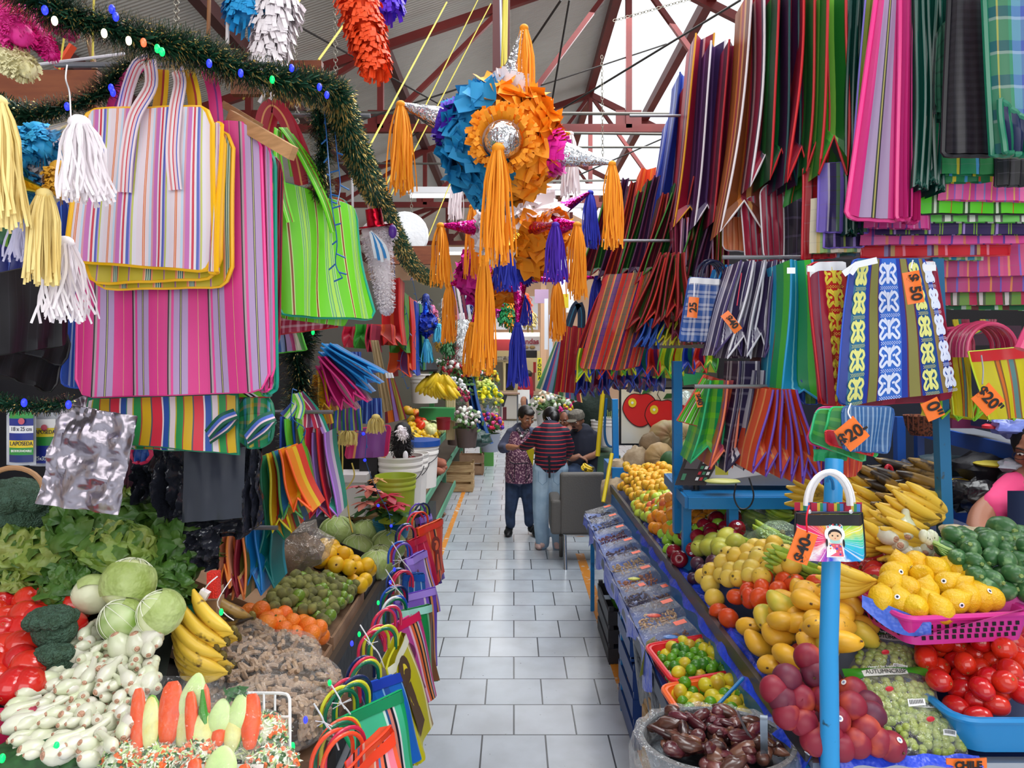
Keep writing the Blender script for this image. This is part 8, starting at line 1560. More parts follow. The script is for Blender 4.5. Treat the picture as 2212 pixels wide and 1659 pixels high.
# --- person from behind in striped sweater
Y=7.55
pB=T('person','person seen from behind in a navy sweater with red stripes and pale jeans','person',P(1190,1190,Y))
hb=P(1190,905,Y+.1);mb=MB();q=head(mb,hb,1.0,V((-.35,.9,-.4)))
limb(mb,[hb-V((0,0,.06)),P(1190,932,Y+.03)],[.05,.055]);limb(mb,[P(1190,938,Y),P(1190,965,Y),P(1189,990,Y),P(1188,1005,Y)],[.10,.11,.10,.09],14)
limb(mb,[P(1163,938,Y),P(1145,958,Y+.1),P(1124,966,Y+.28)],[.05,.042,.03]);limb(mb,[P(1218,938,Y),P(1228,965,Y+.08),P(1222,985,Y+.2)],[.05,.042,.03])
limb(mb,[P(1175,1010,Y),P(1170,1080,Y),P(1172,1165,Y)],[.06,.05,.035]);limb(mb,[P(1203,1010,Y),P(1205,1085,Y),P(1207,1172,Y)],[.06,.05,.035]);handm(mb,P(1126,966,Y+.26),V((-.6,.5,0)),-1,1,.7)
rem(mb.bd('body',skB,pB),.0095,2)
mb=MB();mb.ell(hb+q@V((0,-.015,.03)),(.09,.106,.10),18,10,rot=q);mb.ell(hb+q@V((0,-.09,-.01)),(.06,.05,.07),12,8,rot=q);mb.bd('hair',M('120e10',.35),pB)
mb=MB();[mb.tube([hb+V((-.05+.02*i,-.115,.03)),hb+V((-.01+.02*i,-.125,-.02))],.005,6)for i in range(4)];mb.bd('hair_clip',M('b8b8c8',.2,.6),pB)
mb=MB();limb(mb,[P(1166,936,Y),P(1146,957,Y+.1),P(1130,966,Y+.24)],[.07,.06,.045]);limb(mb,[P(1216,936,Y),P(1230,965,Y+.08),P(1226,983,Y+.16)],[.07,.06,.045]);limb(mb,[P(1190,934,Y),P(1190,960,Y),P(1189,996,Y)],[.14,.165,.165],16);mb.ell(P(1170,932,Y),(.1,.08,.06),12,7);mb.ell(P(1212,932,Y),(.1,.08,.06),12,7)
rem(mb.bd('striped_sweater',zstripe('3.2:1c1c34 1:c0303c',.042),pB),.012)
oval_loft([(P(1189,975,Y),.152,.14),(P(1189,990,Y),.166,.15),(P(1189,1003,Y),.168,.152),(P(1189,1003,Y),.15,.135)]).bd('sweater_hem',zstripe('3.2:1c1c34 1:c0303c',.042),pB)
MB().ell(P(1190,931,Y+.01),(.115,.10,.035),16,7).bd('plain_yoke',M('20223a',.8),pB)
jb=M('8aa4bc',.8,h2='a8c0d4',sc_=6)
mb=MB();limb(mb,[P(1173,1012,Y),P(1170,1050,Y),P(1168,1110,Y),P(1172,1172,Y)],[.115,.1,.085,.075]);limb(mb,[P(1205,1012,Y),P(1205,1050,Y),P(1206,1110,Y),P(1208,1178,Y)],[.115,.1,.085,.075]);mb.ell(P(1189,1016,Y),(.155,.12,.085),16,8);rem(mb.bd('pale_jeans',jb,pB),.012)
for x0 in(1163,1196):MB().tube([P(x0,1018,Y-.135),P(x0,1040,Y-.135),P(x0+9,1048,Y-.135),P(x0+18,1040,Y-.135),P(x0+18,1016,Y-.135)],.003,5).bd('back_pocket',M('6a88a4',.8),pB)
MB().tube([P(1186,985,Y-.165),P(1187,1010,Y-.155),P(1187,1032,Y-.15)],.012,6).tube([P(1152,992,Y-.10),P(1188,988,Y-.165),P(1224,992,Y-.10)],.006,6).bd('apron_ties',M('14141e',.7),pB)
for(x_,y_,dx)in((1171,1180,-.03),(1204,1190,0)):
 mb=MB();c=P(x_,y_,Y);c.z=.035;mb.ell(c+V((dx,.03,0)),(.048,.12,.045),14,8,fn=lambda t:V((t.x,t.y,max(t.z,-.032)))).ell(c+V((0,-.03,.025)),(.045,.05,.045),10,6);mb.bd('shoe',M('d8b4ac',.6),pB)
 # --- seated man with cap
Y=8.7
mC=T('person','seated man with a goatee, grey cap and navy T-shirt, arms folded','person',P(1255,1020,Y))
hm=P(1246,908,Y-.1);mb=MB();q=head(mb,hm,1.06,V((-.5,-.75,-.3)))
limb(mb,[hm-V((0,0,.07)),P(1256,938,Y)],[.055,.06]);limb(mb,[P(1258,942,Y),P(1260,975,Y),P(1258,1010,Y)],[.11,.12,.11],14)
limb(mb,[P(1232,948,Y-.02),P(1226,978,Y-.12),P(1236,990,Y-.3),P(1250,985,Y-.32)],[.055,.048,.042,.03]);limb(mb,[P(1282,948,Y-.02),P(1284,980,Y-.1),P(1262,990,Y-.28)],[.055,.05,.03]);handm(mb,P(1250,985,Y-.32),V((.7,-.2,-.3)),1,1,.6)
limb(mb,[P(1246,1018,Y),P(1236,1025,Y-.35),P(1236,1080,Y-.38)],[.09,.08,.05]);limb(mb,[P(1270,1018,Y),P(1268,1025,Y-.35),P(1266,1080,Y-.38)],[.09,.08,.05])
rem(mb.bd('body',M('94644c',.5),mC),.0095,2);facebits(mC,hm,1.06,q,skB,beard='15100e')
MB().lathe([(.098,0),(.1,.03),(.085,.075),(.04,.10),(0,.105)],18,hm+V((0,0,.03)),mat=q).bd('cap',M('5a544c',.8,h2='7a7468',sc_=50),mC);MB().ell(hm+q@V((0,.12,.045)),(.065,.05,.010),14,6,rot=q).bd('cap_brim',M('6a6458',.8),mC)
mb=MB();limb(mb,[P(1234,944,Y),P(1227,968,Y-.06)],[.08,.07]);limb(mb,[P(1282,944,Y),P(1286,970,Y-.04)],[.08,.07]);limb(mb,[P(1258,940,Y),P(1260,970,Y),P(1258,1018,Y)],[.15,.185,.175],16);rem(mb.bd('t_shirt',M('1a1e30',.85),mC),.012)
mb=MB();limb(mb,[P(1246,1018,Y),P(1236,1025,Y-.35),P(1236,1075,Y-.38)],[.105,.09,.07]);limb(mb,[P(1270,1018,Y),P(1268,1025,Y-.35),P(1266,1075,Y-.38)],[.105,.09,.07]);rem(mb.bd('jeans',M('2a3c5a',.8),mC),.014)
# --- woman's face between
Y=9.2
pD=T('person','woman with dark hair whose face shows between the striped sweater and the man','person',P(1226,1010,Y));hd=P(1222,908,Y);mb=MB();q=head(mb,hd,1.0,V((-.5,-.8,-.25)))
limb(mb,[hd-V((0,0,.07)),P(1226,935,Y),P(1228,980,Y),P(1228,1030,Y)],[.05,.12,.15,.15]);limb(mb,[P(1210,942,Y),P(1206,985,Y)],[.05,.04]);limb(mb,[P(1245,942,Y),P(1250,985,Y)],[.05,.04]);rem(mb.bd('body',M('8a5640',.5),pD),.011,2);facebits(pD,hd,1.0,q,skB)
MB().ell(hd+q@V((0,-.03,.03)),(.092,.095,.098),16,9,rot=q).ell(hd+q@V((0,-.09,-.06)),(.07,.05,.1),12,8,rot=q).bd('hair',M('151012',.4),pD);MB().ell(P(1227,968,Y),(.17,.13,.26),16,9).bd('blouse',M('2c3048',.8),pD)
# --- far woman in blue with a shoulder bag
Y=18.5
pE=T('person','woman in a light blue T-shirt with a shoulder bag at the far end','person',P(1068,930,Y));he=P(1056,830,Y);mb=MB();q=head(mb,he,1.15,V((-.5,.8,-.2)))
limb(mb,[he-V((0,0,.08)),P(1062,845,Y),P(1062,875,Y)],[.06,.16,.17],14);limb(mb,[P(1072,850,Y-.1),P(1076,875,Y-.15),P(1066,890,Y-.2)],[.07,.055,.035]);limb(mb,[P(1062,880,Y),P(1072,905,Y),P(1082,926,Y)],[.12,.08,.05]);limb(mb,[P(1060,880,Y),P(1062,905,Y),P(1062,930,Y)],[.12,.08,.05]);rem(mb.bd('body',skB,pE),.02,2)
mb=MB();limb(mb,[P(1062,842,Y),P(1062,878,Y)],[.17,.2],14);limb(mb,[P(1072,848,Y-.08),P(1076,862,Y-.14)],[.09,.08]);rem(mb.bd('t_shirt',M('5a88c8',.8),pE),.02);MB().ell(he+V((0,-.02,.03)),(.13,.14,.14),14,8).ell(he+V((.03,-.1,-.05)),(.08,.07,.1),10,6).bd('hair',M('15110f',.5),pE)
mb=MB();limb(mb,[P(1062,884,Y),P(1072,905,Y),P(1080,922,Y)],[.14,.1,.07]);limb(mb,[P(1058,884,Y),P(1062,905,Y),P(1062,926,Y)],[.14,.1,.07]);rem(mb.bd('leggings',M('34383c',.8),pE),.02)
MB().box(P(1082,862,Y-.25),(.26,.1,.34),0,Euler((0,.3,0)).to_matrix()).bd('shoulder_bag',M('1c1c20',.6,h2='b83a4a',sc_=12,thr=.6,soft=.02),pE);MB().tube([P(1060,843,Y-.2),P(1072,850,Y-.27),P(1080,860,Y-.27)],.02,6).bd('bag_strap',M('5a4a30',.7),pE)
MB().ell(P(1068,895,Y-.3),(.1,.06,.26),10,8).bd('cloth_bag',M('c8b89a',.8),label='beige cloth bag carried by the woman in light blue',cat='bag')
# --- far person in red, seated
Y=20.5
pF=T('person','person in a red shirt and white apron sitting by the far counter','person',P(1138,885,Y));hf=P(1140,812,Y);mb=MB();q=head(mb,hf,1.1,V((-.6,-.7,0)))
limb(mb,[hf-V((0,0,.08)),P(1138,825,Y),P(1138,850,Y)],[.06,.15,.17],12);limb(mb,[P(1128,828,Y),P(1124,842,Y-.2),P(1134,845,Y-.3)],[.07,.06,.04]);limb(mb,[P(1138,852,Y),P(1130,862,Y-.4),P(1134,885,Y-.4)],[.12,.1,.06]);rem(mb.bd('body',skB,pF),.022,2)
mb=MB();limb(mb,[P(1138,822,Y),P(1138,850,Y)],[.17,.2],12);limb(mb,[P(1128,826,Y),P(1124,840,Y-.2)],[.1,.08]);rem(mb.bd('shirt',M('a01c2c',.8),pF),.02);MB().ell(hf+V((0,.02,.05)),(.13,.14,.12),12,8).bd('hair',M('1c1414',.5),pF)
MB().grid(lambda u,v_:P(1118+26*u,842+30*v_,Y-.45+.1*u)+V((0,-.05*sin(PI*u),0)),6,6).bd('apron',M('e8e4e0',.8),pF);mb=MB();limb(mb,[P(1140,854,Y),P(1132,864,Y-.35),P(1136,884,Y-.36)],[.14,.11,.08]);rem(mb.bd('jeans',M('1c2c50',.8),pF),.02)
# --- vendor at the right edge
Y=3.15
pG=T('person','vendor in a pink polo shirt, navy apron and glasses, cut by the right edge','person',P(2196,1400,Y));hg=P(2238,970,Y);mb=MB();q=head(mb,hg,1.05,V((-.75,-.6,-.35)))
limb(mb,[hg-V((0,0,.08)),P(2240,1030,Y)],[.05,.06]);limb(mb,[P(2240,1075,Y),P(2228,1130,Y),P(2228,1260,Y)],[.15,.17,.17],14);limb(mb,[P(2180,1068,Y),P(2124,1110,Y-.08),P(2116,1160,Y-.22),P(2156,1185,Y-.35)],[.06,.05,.045,.03]);handm(mb,P(2156,1185,Y-.35),V((.5,-.6,-.3)),1,1,.5);rem(mb.bd('body',M('a06a52',.5),pG),.0075,2);facebits(pG,hg,1.05,q,skA)
MB().ell(hg+q@V((0,-.02,.035)),(.094,.104,.10),18,11,rot=q,fn=lambda t:t*(1+.08*noise.noise(t*40))).bd('hair',M('121014',.6),pG)
mb=MB();limb(mb,[P(2194,1056,Y),P(2166,1082,Y-.03),P(2152,1100,Y-.07)],[.075,.072,.068]);limb(mb,[P(2242,1082,Y),P(2238,1130,Y),P(2228,1260,Y)],[.16,.19,.19],16);mb.ell(P(2214,1054,Y),(.12,.09,.07),12,7);mb.ell(P(2272,1054,Y),(.12,.09,.07),12,7);limb(mb,[P(2290,1056,Y),P(2322,1085,Y),P(2335,1102,Y)],[.075,.072,.068]);rem(mb.bd('polo_shirt',M('e0407a',.75),pG),.01)
MB().grid(lambda u,v_:P(2176+90*u,1060+220*v_,Y-.21+.04*(1-sin(PI*u))),8,8).bd('apron',M('16264a',.8),pG)
mb=MB();limb(mb,[P(2222,1255,Y),P(2218,1450,Y),P(2218,1720,Y)],[.12,.09,.07]);limb(mb,[P(2262,1255,Y),P(2266,1450,Y),P(2266,1720,Y)],[.12,.09,.07]);rem(mb.bd('trousers',M('20283c',.8),pG),.015)
for sg in(-1,1):MB().tube([hg+q@V((sg*.035+.026*cos(a),.1,.01+.018*sin(a)))for a in[2*PI*k_/14 for k_ in range(15)]],.0016,5).bd('glasses_rim',M('2a2a30',.3),pG)
# ---- office chair between
ch=T('office_chair','grey padded chair seen from behind, with steel legs, by the striped sweater','chair',P(1250,1230,6.9));Yc=6.95;cg=M('5a5652',.6,bump=.2,bsc=60)
def pbox(x0,y0,x1,y1,Y0,t,nm,m_,r_=.03):
 a=P(x0,y0,Y0);b=P(x1,y1,Y0);c=(a+b)/2+V((0,t/2,0));o=MB().box(c,(b.x-a.x,t,a.z-b.z)).bd(nm,m_,ch,smooth=False);md=o.modifiers.new('round','BEVEL');md.width=r_;md.segments=3
pbox(1210,1022,1308,1156,Yc,.1,'backrest',cg);pbox(1190,1080,1214,1156,Yc,.45,'armrest',cg);pbox(1214,1110,1306,1150,Yc+.1,.4,'seat',cg)
MB().tube([P(1220,1156,Yc),P(1222,1236,Yc-.15)],.018,10).bd('leg',M('c8ccd0',.2,.9),ch);MB().tube([P(1212,1156,Yc+.05),P(1212,1208,Yc+.35)],.02,10).bd('leg',cg,ch);MB().tube([P(1298,1156,Yc),P(1298,1215,Yc+.3)],.018,10).bd('leg',M('c8ccd0',.2,.9),ch);MB().tube([P(1220,1157,Yc),P(1300,1157,Yc)],.012,8).bd('seat_rail',M('c8ccd0',.2,.9),ch)
# ================= background
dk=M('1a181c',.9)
MB().box((2.7,5.3,2.8),(2.4,.05,2.2)).bd('dark_panel',dk,label='added dark panel blocking light behind the upper right bags',cat='partition')  # added to stop light coming through behind the bags
MB().box((-2.75,5.16,1.7),(2.6,.05,1.9)).bd('dark_panel',dk,label='added dark panel standing in for shade behind the left stall',cat='partition')  # added, near-black colour stands for the shade behind the left bags
MB().box((-1.92,7.8,1.5),(.05,5.1,3.0)).bd('dark_panel',M('3a342c',.9),label='brown side panel of the farther left stalls',cat='partition')  # raised to put shading on the left stalls
MB().box((2.6,4.9,1.0),(1.6,.05,2.0)).bd('dark_panel',M('141a2a',.9),label='added dark panel standing in for shade behind the blue shelves at the right',cat='partition')  # added backdrop, shade of the shelf interior put into its colour
MB().box((2.2,9.5,1.6),(.05,7.5,3.2)).bd('dark_panel',M('4a4238',.9),label='brown side panel of the farther right stalls',cat='partition')
sh=T('blue_shelving','blue steel shelving with grey boards behind the plantains at the right edge','shelving',P(2100,1200,4.0))
for i,(x0,y0,Y0,x1,y1,Y1)in enumerate(((1990,915,3.9,2290,985,3.0),(1985,1052,3.9,2170,1135,3.0))):
 a=P(x0,y0,Y0);b=P(x1,y1,Y1);d=V((.25,.45,0))
 MB().add([a,b,b+d,a+d]+[p-V((0,0,.015))for p in(a,b,b+d,a+d)],[(0,1,2,3),(7,6,5,4),(0,4,5,1),(1,5,6,2),(2,6,7,3),(3,7,4,0)]).bd('shelf_board',M('6a6e78',.5),sh)
 MB().beam(a-V((0,0,.035)),b-V((0,0,.035)),.02,.07).bd('shelf_lip',M('1448a0',.4),sh)
MB().beam(P(1942,900,3.9),P(1945,1100,3.9),.045,.045).bd('upright',M('1450a8',.4),sh);MB().beam(P(1985,930,4.2),P(1987,1060,4.2),.04,.04).bd('upright',M('143c80',.4),sh)
def lump(n_,px,py,Y_,r,hexc,label,cat,seed=0,k_=.3,rough=.6,h2=None):
 return MB().ell(P(px,py,Y_),r,16,10,fn=lambda q:q*(1+k_*noise.noise(q*(3.2/max(r))+V((seed,0,0))))).bd(n_,M(hexc,rough,h2=h2,sc_=12,bump=.4,bsc=20),label=label,cat=cat)
lump('folded_cloth',2040,1005,3.6,(.14,.12,.06),'16303a','dark teal cloth folded on the lower blue shelf','cloth',1)
lump('folded_cloth',2120,1010,3.4,(.12,.12,.07),'14141c','black cloth beside the teal one on the blue shelf','cloth',2)
lump('yellow_packet',2150,1002,3.3,(.09,.08,.015),'b8a828','flat yellow packet on the blue shelf','packet',3,.1)
lump('yellow_packet',2085,1040,3.4,(.08,.06,.012),'c8a828','second yellow packet, lower on the blue shelf','packet',4,.1)
lump('white_packet',2055,1042,3.5,(.07,.05,.012),'d8dce4','white papers stacked on the lower blue shelf','papers',5,.1)
lump('black_sack',2110,1072,3.2,(.12,.1,.07),'101014','black plastic sack at the end of the lower shelf','sack',6,.5,.25)
lump('grey_sack',1955,1040,3.3,(.045,.05,.10),'34384a','grey cloth sack tied at the top behind the plantains','sack',7,.15)
lump('plastic_bag_heap',2195,920,3.2,(.10,.08,.05),'7a8ad8','heap of bluish clear plastic on the upper shelf','plastic',8,.5,.2)
lump('crumpled_paper',2190,1005,3.2,(.06,.05,.03),'a8acb8','crumpled grey plastic on the blue shelf by the vendor','plastic',9,.5,.4)
MB().box(P(2085,912,3.5),(.22,.15,.045)).bd('violet_carton',M('6a1c4a',.5),label='long plum coloured carton on the upper blue shelf',cat='carton')
pc_=MB().box(P(2150,908,3.3),(.13,.15,.06)).bd('navy_carton',M('1c2450',.5),label='navy carton lettered PREMIUM on the upper blue shelf',cat='carton');text('PREMIUM',.018,M('e8e8f0',.5),pc_,P(2150,908,3.22),(PI/2,0,0))
MB().lathe([(0,0),(.035,0),(.035,.012),(.02,.02)],16,P(2140,925,3.25)).bd('round_tin',M('d82c3c',.4),label='small red lid lying on the upper blue shelf',cat='lid')
bk_=T('wicker_basket','brown wicker basket hanging behind the orange price cards','basket',P(1995,938,3.3));MB().lathe([(.055,0),(.075,.04),(.085,.09),(.08,.09),(.05,.01)],20,P(1995,940,3.3)).bd('bowl',M('8a4a2c',.7,h2='3a2014',sc_=90,thr=.5,soft=.05),bk_)
for i in range(7):MB().tube([P(1960+12*i,896,3.2),P(1962+11*i,930,3.2)],.003,5).bd('cane_stake',M('6a3420',.7),bk_)
MB().tube(smp([P(1915,1032,3.0),P(1914,1012,3.0),P(1920,1006,3.0),P(1926,1014,3.0),P(1924,1032,3.0)],4),.008,8).bd('plastic_loop',M('d82038',.3),label='red loop handle sticking up behind the plantains',cat='handle')
for i,(x_,y_)in enumerate(((1935,1165),(1960,1160),(1998,1195),(2010,1180),(1985,1205),(1970,1195),(2025,1200),(1945,1178))):dup(onions[2],P(x_,y_,2.42),Euler((U(1.0,1.8),U(-.5,.5),U(2.4,3.6))),1.5,'white onion bulb beside the plantains at the right','white onion bulbs at the right')
gs=T('spring_onion_bunch','bunch of spring onions with green stalks lying toward the zucchini','spring onions',P(2040,1190,2.3))
for i in range(8):MB().tube(smp([P(1998+4*i,1160+3*(i%3),2.34),P(2035,1180+i*2,2.3),P(2065+3*i,1192+5*i,2.28)],5),[.010,.008,.006,.006,.006,.006,.005,.005,.005,.004,.003],7).bd('stalk',M('4a8a3c' if i%2 else 'a8c878',.5),gs)
for i in range(5):MB().ell(P(1996+5*i,1158+3*(i%3),2.33),(.016,.016,.022),10,7).bd('bulb',wbm,gs)
MB().ell(P(2085,1150,2.5),(.09,.06,.02),20,8,fn=lambda q:q*(1+.6*noise.noise(q*80))).bd('shredded_roots',M('d8ccb0',.8,h2='b8a888',sc_=60),label='pale stringy shredded roots beside the top zucchini',cat='roots',kind='stuff')
def pumpkin(label,px,py,Y_,r,hexc,h2,sq=.8,rot=(0,0,0),name='pumpkin'):
 c=P(px,py,Y_);root=T(name,label,'pumpkin',c);q3=Euler(rot).to_matrix()
 MB().lathe([(max(0,sin(PI*i/12))*r,-cos(PI*i/12)*r*sq)for i in range(13)],40,c,fn=lambda p,a,t:q3@(V((p.x,p.y,p.z*(1-.25*math.exp(-(p.xy.length/(r*.3))**2))))*(1+.05*abs(sin(a*5.5))))).bd('rind',M(hexc,.55,h2=h2,sc_=9),root)
 MB().tube([c+q3@V((0,0,r*sq*.7)),c+q3@V((.01,0,r*sq*1.0))],[.02,.014],8).bd('stem',M('8a7a4a',.7),root)
pumpkin('large round tan pumpkin leaning against the apple painting',1442,950,6.3,.17,'b0845a','a09060',.9,(1.2,.2,0));pumpkin('ribbed beige pumpkin at the right of the round tan one',1480,948,6.2,.14,'a8905a','c0a878',.8,(1.3,-.3,0));pumpkin('ribbed tan pumpkin lying above the mandarins',1425,988,5.9,.12,'c0a070','a88858',.85,(1.5,.4,0));pumpkin('pale green ribbed melon behind the scale',1500,970,5.6,.10,'a8c078','88a860',.9)
pumpkin('dark green striped watermelon by the blue post',1455,1000,5.4,.10,'2c5a2c','1c3c1c',.95,name='watermelon')
for i,(x_,y_,Y_,r,lb)in enumerate(((1404,958,6.1,.09,'brown round root in front of the painting'),(1378,998,6.0,.13,'pale knobbly root left of the ribbed pumpkin'),(1340,1022,6.0,.12,'pale knobbly root nearest the yellow broom'),(1330,1062,5.9,.13,'largest pale root at the corner of the fruit stand'))):
 lump('jicama_root',x_,y_,Y_,(r,r*.9,r),'b8a488' if i else '8a7458',lb,'root',i+20,.3,.8,'9a8468')
MB().box((1.45,6.15,.55),(1.3,.55,1.1)).bd('blue_cupboard',M('1a7ac0',.4,h2='1668a8',sc_=5),label='blue painted cupboard under the pumpkins',cat='cupboard')
pt=T('apple_painting','framed painting of red apples with green leaves behind the pumpkins','painting',P(1405,960,6.6));Yp=6.6
a=P(1338,836,Yp);b=P(1545,962,Yp);MB().box((a+b)/2+V((0,.02,0)),(b.x-a.x,.03,a.z-b.z)).bd('frame',M('17141a',.4),pt)
MB().grid(lambda u,v_:P(1342+200*u,841+117*v_,Yp-.005),2,2).bd('canvas',M('e8e4d8',.6,h2='d8b868',sc_=1.6,thr=.5,soft=.2),pt)
def flat(pts,o,nm,hexc,par,Y_=None):
 vs=[P(x,y,(Y_ or Yp)-o)for x,y in pts];c=sum(vs,V())/len(vs);MB().add([c]+vs,[(0,i+1,(i+1)%len(vs)+1)for i in range(len(vs))]).bd(nm,M(hexc,.45),par,smooth=False)
def heart(cx,cy,w,h):
 out=[]
 for i in range(36):
  t=2*PI*i/36;r_=1-.16*math.exp(-((t-1.5*PI)/.35)**2);out.append((cx+w/2*cos(t)*r_*(1 if sin(t)<0 else 1-.25*sin(t)),cy+h/2*sin(t)*r_))
 return out
for cx,cy,w,h in((1500,905,74,84),):flat(heart(cx,cy,w,h),.008,'painted_apple','c81c1c',pt)
flat(heart(1383,884,78,78),.012,'painted_apple','4a1010',pt);flat(heart(1383,884,74,74),.014,'painted_apple','d81c1c',pt);flat(heart(1430,898,76,78),.016,'painted_apple','4a1010',pt);flat(heart(1430,898,72,74),.018,'painted_apple','e01c1c',pt)
for cx,cy in((1366,870),(1413,885)):flat([(cx+9*cos(t),cy+10*sin(t))for t in[i*.52 for i in range(12)]],.021,'painted_highlight','f0d020',pt);flat([(cx+3*cos(t),cy+3*sin(t))for t in[i*.8 for i in range(8)]],.023,'painted_highlight','f8f4e8',pt)
flat([(1386,852),(1392,838),(1412,836),(1404,846)],.020,'painted_leaf','2c6a2c',pt);flat([(1432,862),(1440,850),(1460,850),(1450,860)],.022,'painted_leaf','2c5a24',pt)
for pts in([(1384,852),(1378,842),(1368,838)],[(1428,866),(1420,852),(1424,842)]):MB().tube([P(x,y,Yp-.026)for x,y in pts],.004,5).bd('painted_stalk',M('4a3a1c',.6),pt)
MB().beam(P(1328,862,6.4),P(1330,1010,6.4),.07,.05).bd('blue_post',M('1c88d0',.4),label='bright blue upright left of the apple painting',cat='post')
MB().tube([P(1306,800,6.8),P(1291,985,6.8)],.022,10).bd('yellow_pipe',M('e8c81c',.5),label='yellow wrapped pipe leaning beside the seated man',cat='pipe');MB().tube([P(1322,980,5.9),P(1303,1085,5.7)],.016,10).bd('yellow_stick',M('d8c01c',.5),label='yellow stick leaning behind the grey chair',cat='stick')
MB().tube(smp([P(1310,860,6.7),P(1306,930,6.7),P(1312,960,6.7),P(1325,965,6.7)],5),.012,8).bd('blue_hose',M('1c5a8a',.4),label='blue hose looping down beside the blue upright',cat='hose')
sg=MB().box(P(1502,812,5.6),(.2,.02,.12),0,Euler((0,-.15,0)).to_matrix()).bd('green_sign',M('2c9a58',.5),label='green lettered card hanging behind the striped bags',cat='sign');MB().box(P(1420,818,5.9),(.5,.3,.03)).bd('shelf_plank',M('2a2420',.7),label='dark shelf above the apple painting',cat='shelf')
MB().box(P(1420,805,5.9),(.26,.2,.09)).bd('yellow_box',M('c8c81c',.5),label='yellow box on the shelf above the painting',cat='box')
bulb_=T('light_bulb','clear glass bulb hanging in front of the apple painting','bulb',P(1480,870,5.2));MB().ell(P(1482,860,5.2),(.045,.045,.055),14,9).bd('glass',film('e8fff8',.3),bulb_);MB().tube([P(1468,856,5.2),P(1475,858,5.2)],.018,8).bd('socket',tW,bulb_)
MB().tube(smp([P(1472,800,5.2),P(1472,840,5.2),P(1466,850,5.2),P(1474,856,5.2)],4),.004,5).bd('hook',M('3a3a3a',.4,.6),label='thin metal hook above the glass bulb',cat='hook')
def lamp(label,x0,x1,y_,Y_):
 root=T('tube_lamp',label,'lamp',P((x0+x1)/2,y_,Y_));a=P(x0,y_,Y_);b=P(x1,y_,Y_);MB().box((a+b)/2+V((0,0,.05)),(b.x-a.x,.18,.06)).bd('housing',M('e8e8ec',.4),root);MB().tube([a+V((.03,0,0)),b-V((.03,0,0))],.018,8).bd('tube',M('ffffff',.3,emit=2.2),root)
lamp('long white tube lamp left of the large star',880,985,424,7.6);lamp('long white tube lamp right of the large star',1170,1312,418,7.4);lamp('white tube lamp low behind the orange tassels',915,1020,548,10.0);lamp('tube lamp behind the blue tassel',1180,1260,455,9.5)
MB().lathe([(0,0),(.18,.01),(.2,.03),(.19,.06),(0,.09)],24,P(875,510,6.0),mat=Euler((PI/2,0,0)).to_matrix()).bd('white_disc_lamp',M('f0f4f8',.6,bump=.2,bsc=30),label='large round white disc behind the sloping garland',cat='lamp')
# ---- far end
def slabx(nm,x0,y0,x1,y1,Y_,t,m_,label,cat,**k):a=P(x0,y0,Y_);b=P(x1,y1,Y_);return MB().box((a+b)/2+V((0,t/2,0)),(b.x-a.x,t,a.z-b.z)).bd(nm,m_,label=label,cat=cat,smooth=False,**k)
slabx('banner',1055,640,1162,712,22,.03,M('eceef4',.6),'white banner hanging under the roof at the far end','banner')
slabx('red_awning',1062,733,1130,757,22.5,.3,M('8a1c24',.5),'dark red corrugated awning at the far kitchen','awning')
slabx('white_fascia',1060,718,1166,734,22.6,.2,M('d8ccc4',.6),'pale fascia board above the red awning','board')
fs_=slabx('kitchen_sign',1120,727,1166,758,21.9,.06,M('cfc8c4',.6),'grey sign lettered Fondas with a small arrow at the far end','sign');text('Fondas',.23,M('8a1c34',.5),fs_,P(1141,738,21.85),(PI/2,0,0),off=.006);MB().ell(P(1136,750,21.85),(.09,.02,.05),12,6).ell(P(1150,750,21.85),(.09,.02,.05),12,6).bd('painted_bowls',M('9a7a4a',.6),fs_);MB().tube([P(1156,739,21.85),P(1163,739,21.85)],.012,5).bd('arrow',M('8a1c34',.5),fs_)
kt=T('far_kitchen','lit kitchen counter opening at the far end of the aisle','kitchen',P(1110,905,23));
def kb(nm,x0,y0,x1,y1,Y_,t,m_):a=P(x0,y0,Y_);b=P(x1,y1,Y_);MB().box((a+b)/2+V((0,t/2,0)),(b.x-a.x,t,a.z-b.z)).bd(nm,m_,kt,smooth=False)
kb('back_wall',1045,758,1170,905,23.8,.05,M('d8c89a',.6));kb('counter',1080,855,1170,905,22.8,.4,M('c8c4bc',.5));kb('counter_top',1078,845,1172,852,22.7,.6,M('b09880',.5));kb('side_frame',1048,758,1053,900,22.7,.15,M('e0bc9c',.6));kb('mullion',1088,780,1092,850,23.0,.1,M('e8d8a0',.5));kb('dark_niche',1093,785,1110,846,23.5,.1,M('1c1a1c',.7));kb('cupboard',1056,782,1086,846,23.4,.15,M('7a7464',.6));kb('shelf',1053,778,1120,781,23.0,.3,M('e8d8b0',.5));kb('bottle_rack',1140,805,1156,845,22.8,.2,M('7a3c34',.6));kb('fire_extinguisher',1152,782,1158,805,22.4,.1,M('a01c1c',.4))
MB().box(P(1085,774,22.9),(.8,.2,.12)).bd('stacked_dishes',M('c8c0a8',.5,h2='5a4a3c',sc_=14),kt)
tvo=slabx('television',1133,757,1160,773,21.8,.08,M('101014',.2),'black flat television hanging beside the kitchen sign','television')
ys=slabx('yellow_sign',1161,773,1170,822,18.0,.04,M('e8e020',.5),'narrow yellow upright sign lettered FONDA in black','sign')
for i,ch_ in enumerate('FONDA'):text(ch_,.11,M('17141a',.5),ys,P(1165.5,780+9.3*i,17.95),(PI/2,0,0),off=.004)
slabx('pillar',1168,560,1180,905,21.0,.3,M('dcae8a',.7),'peach coloured pillar right of the far kitchen','pillar');slabx('pillar',1046,640,1054,905,21.5,.3,M('d8a884',.7),'peach coloured pillar left of the far kitchen','pillar')
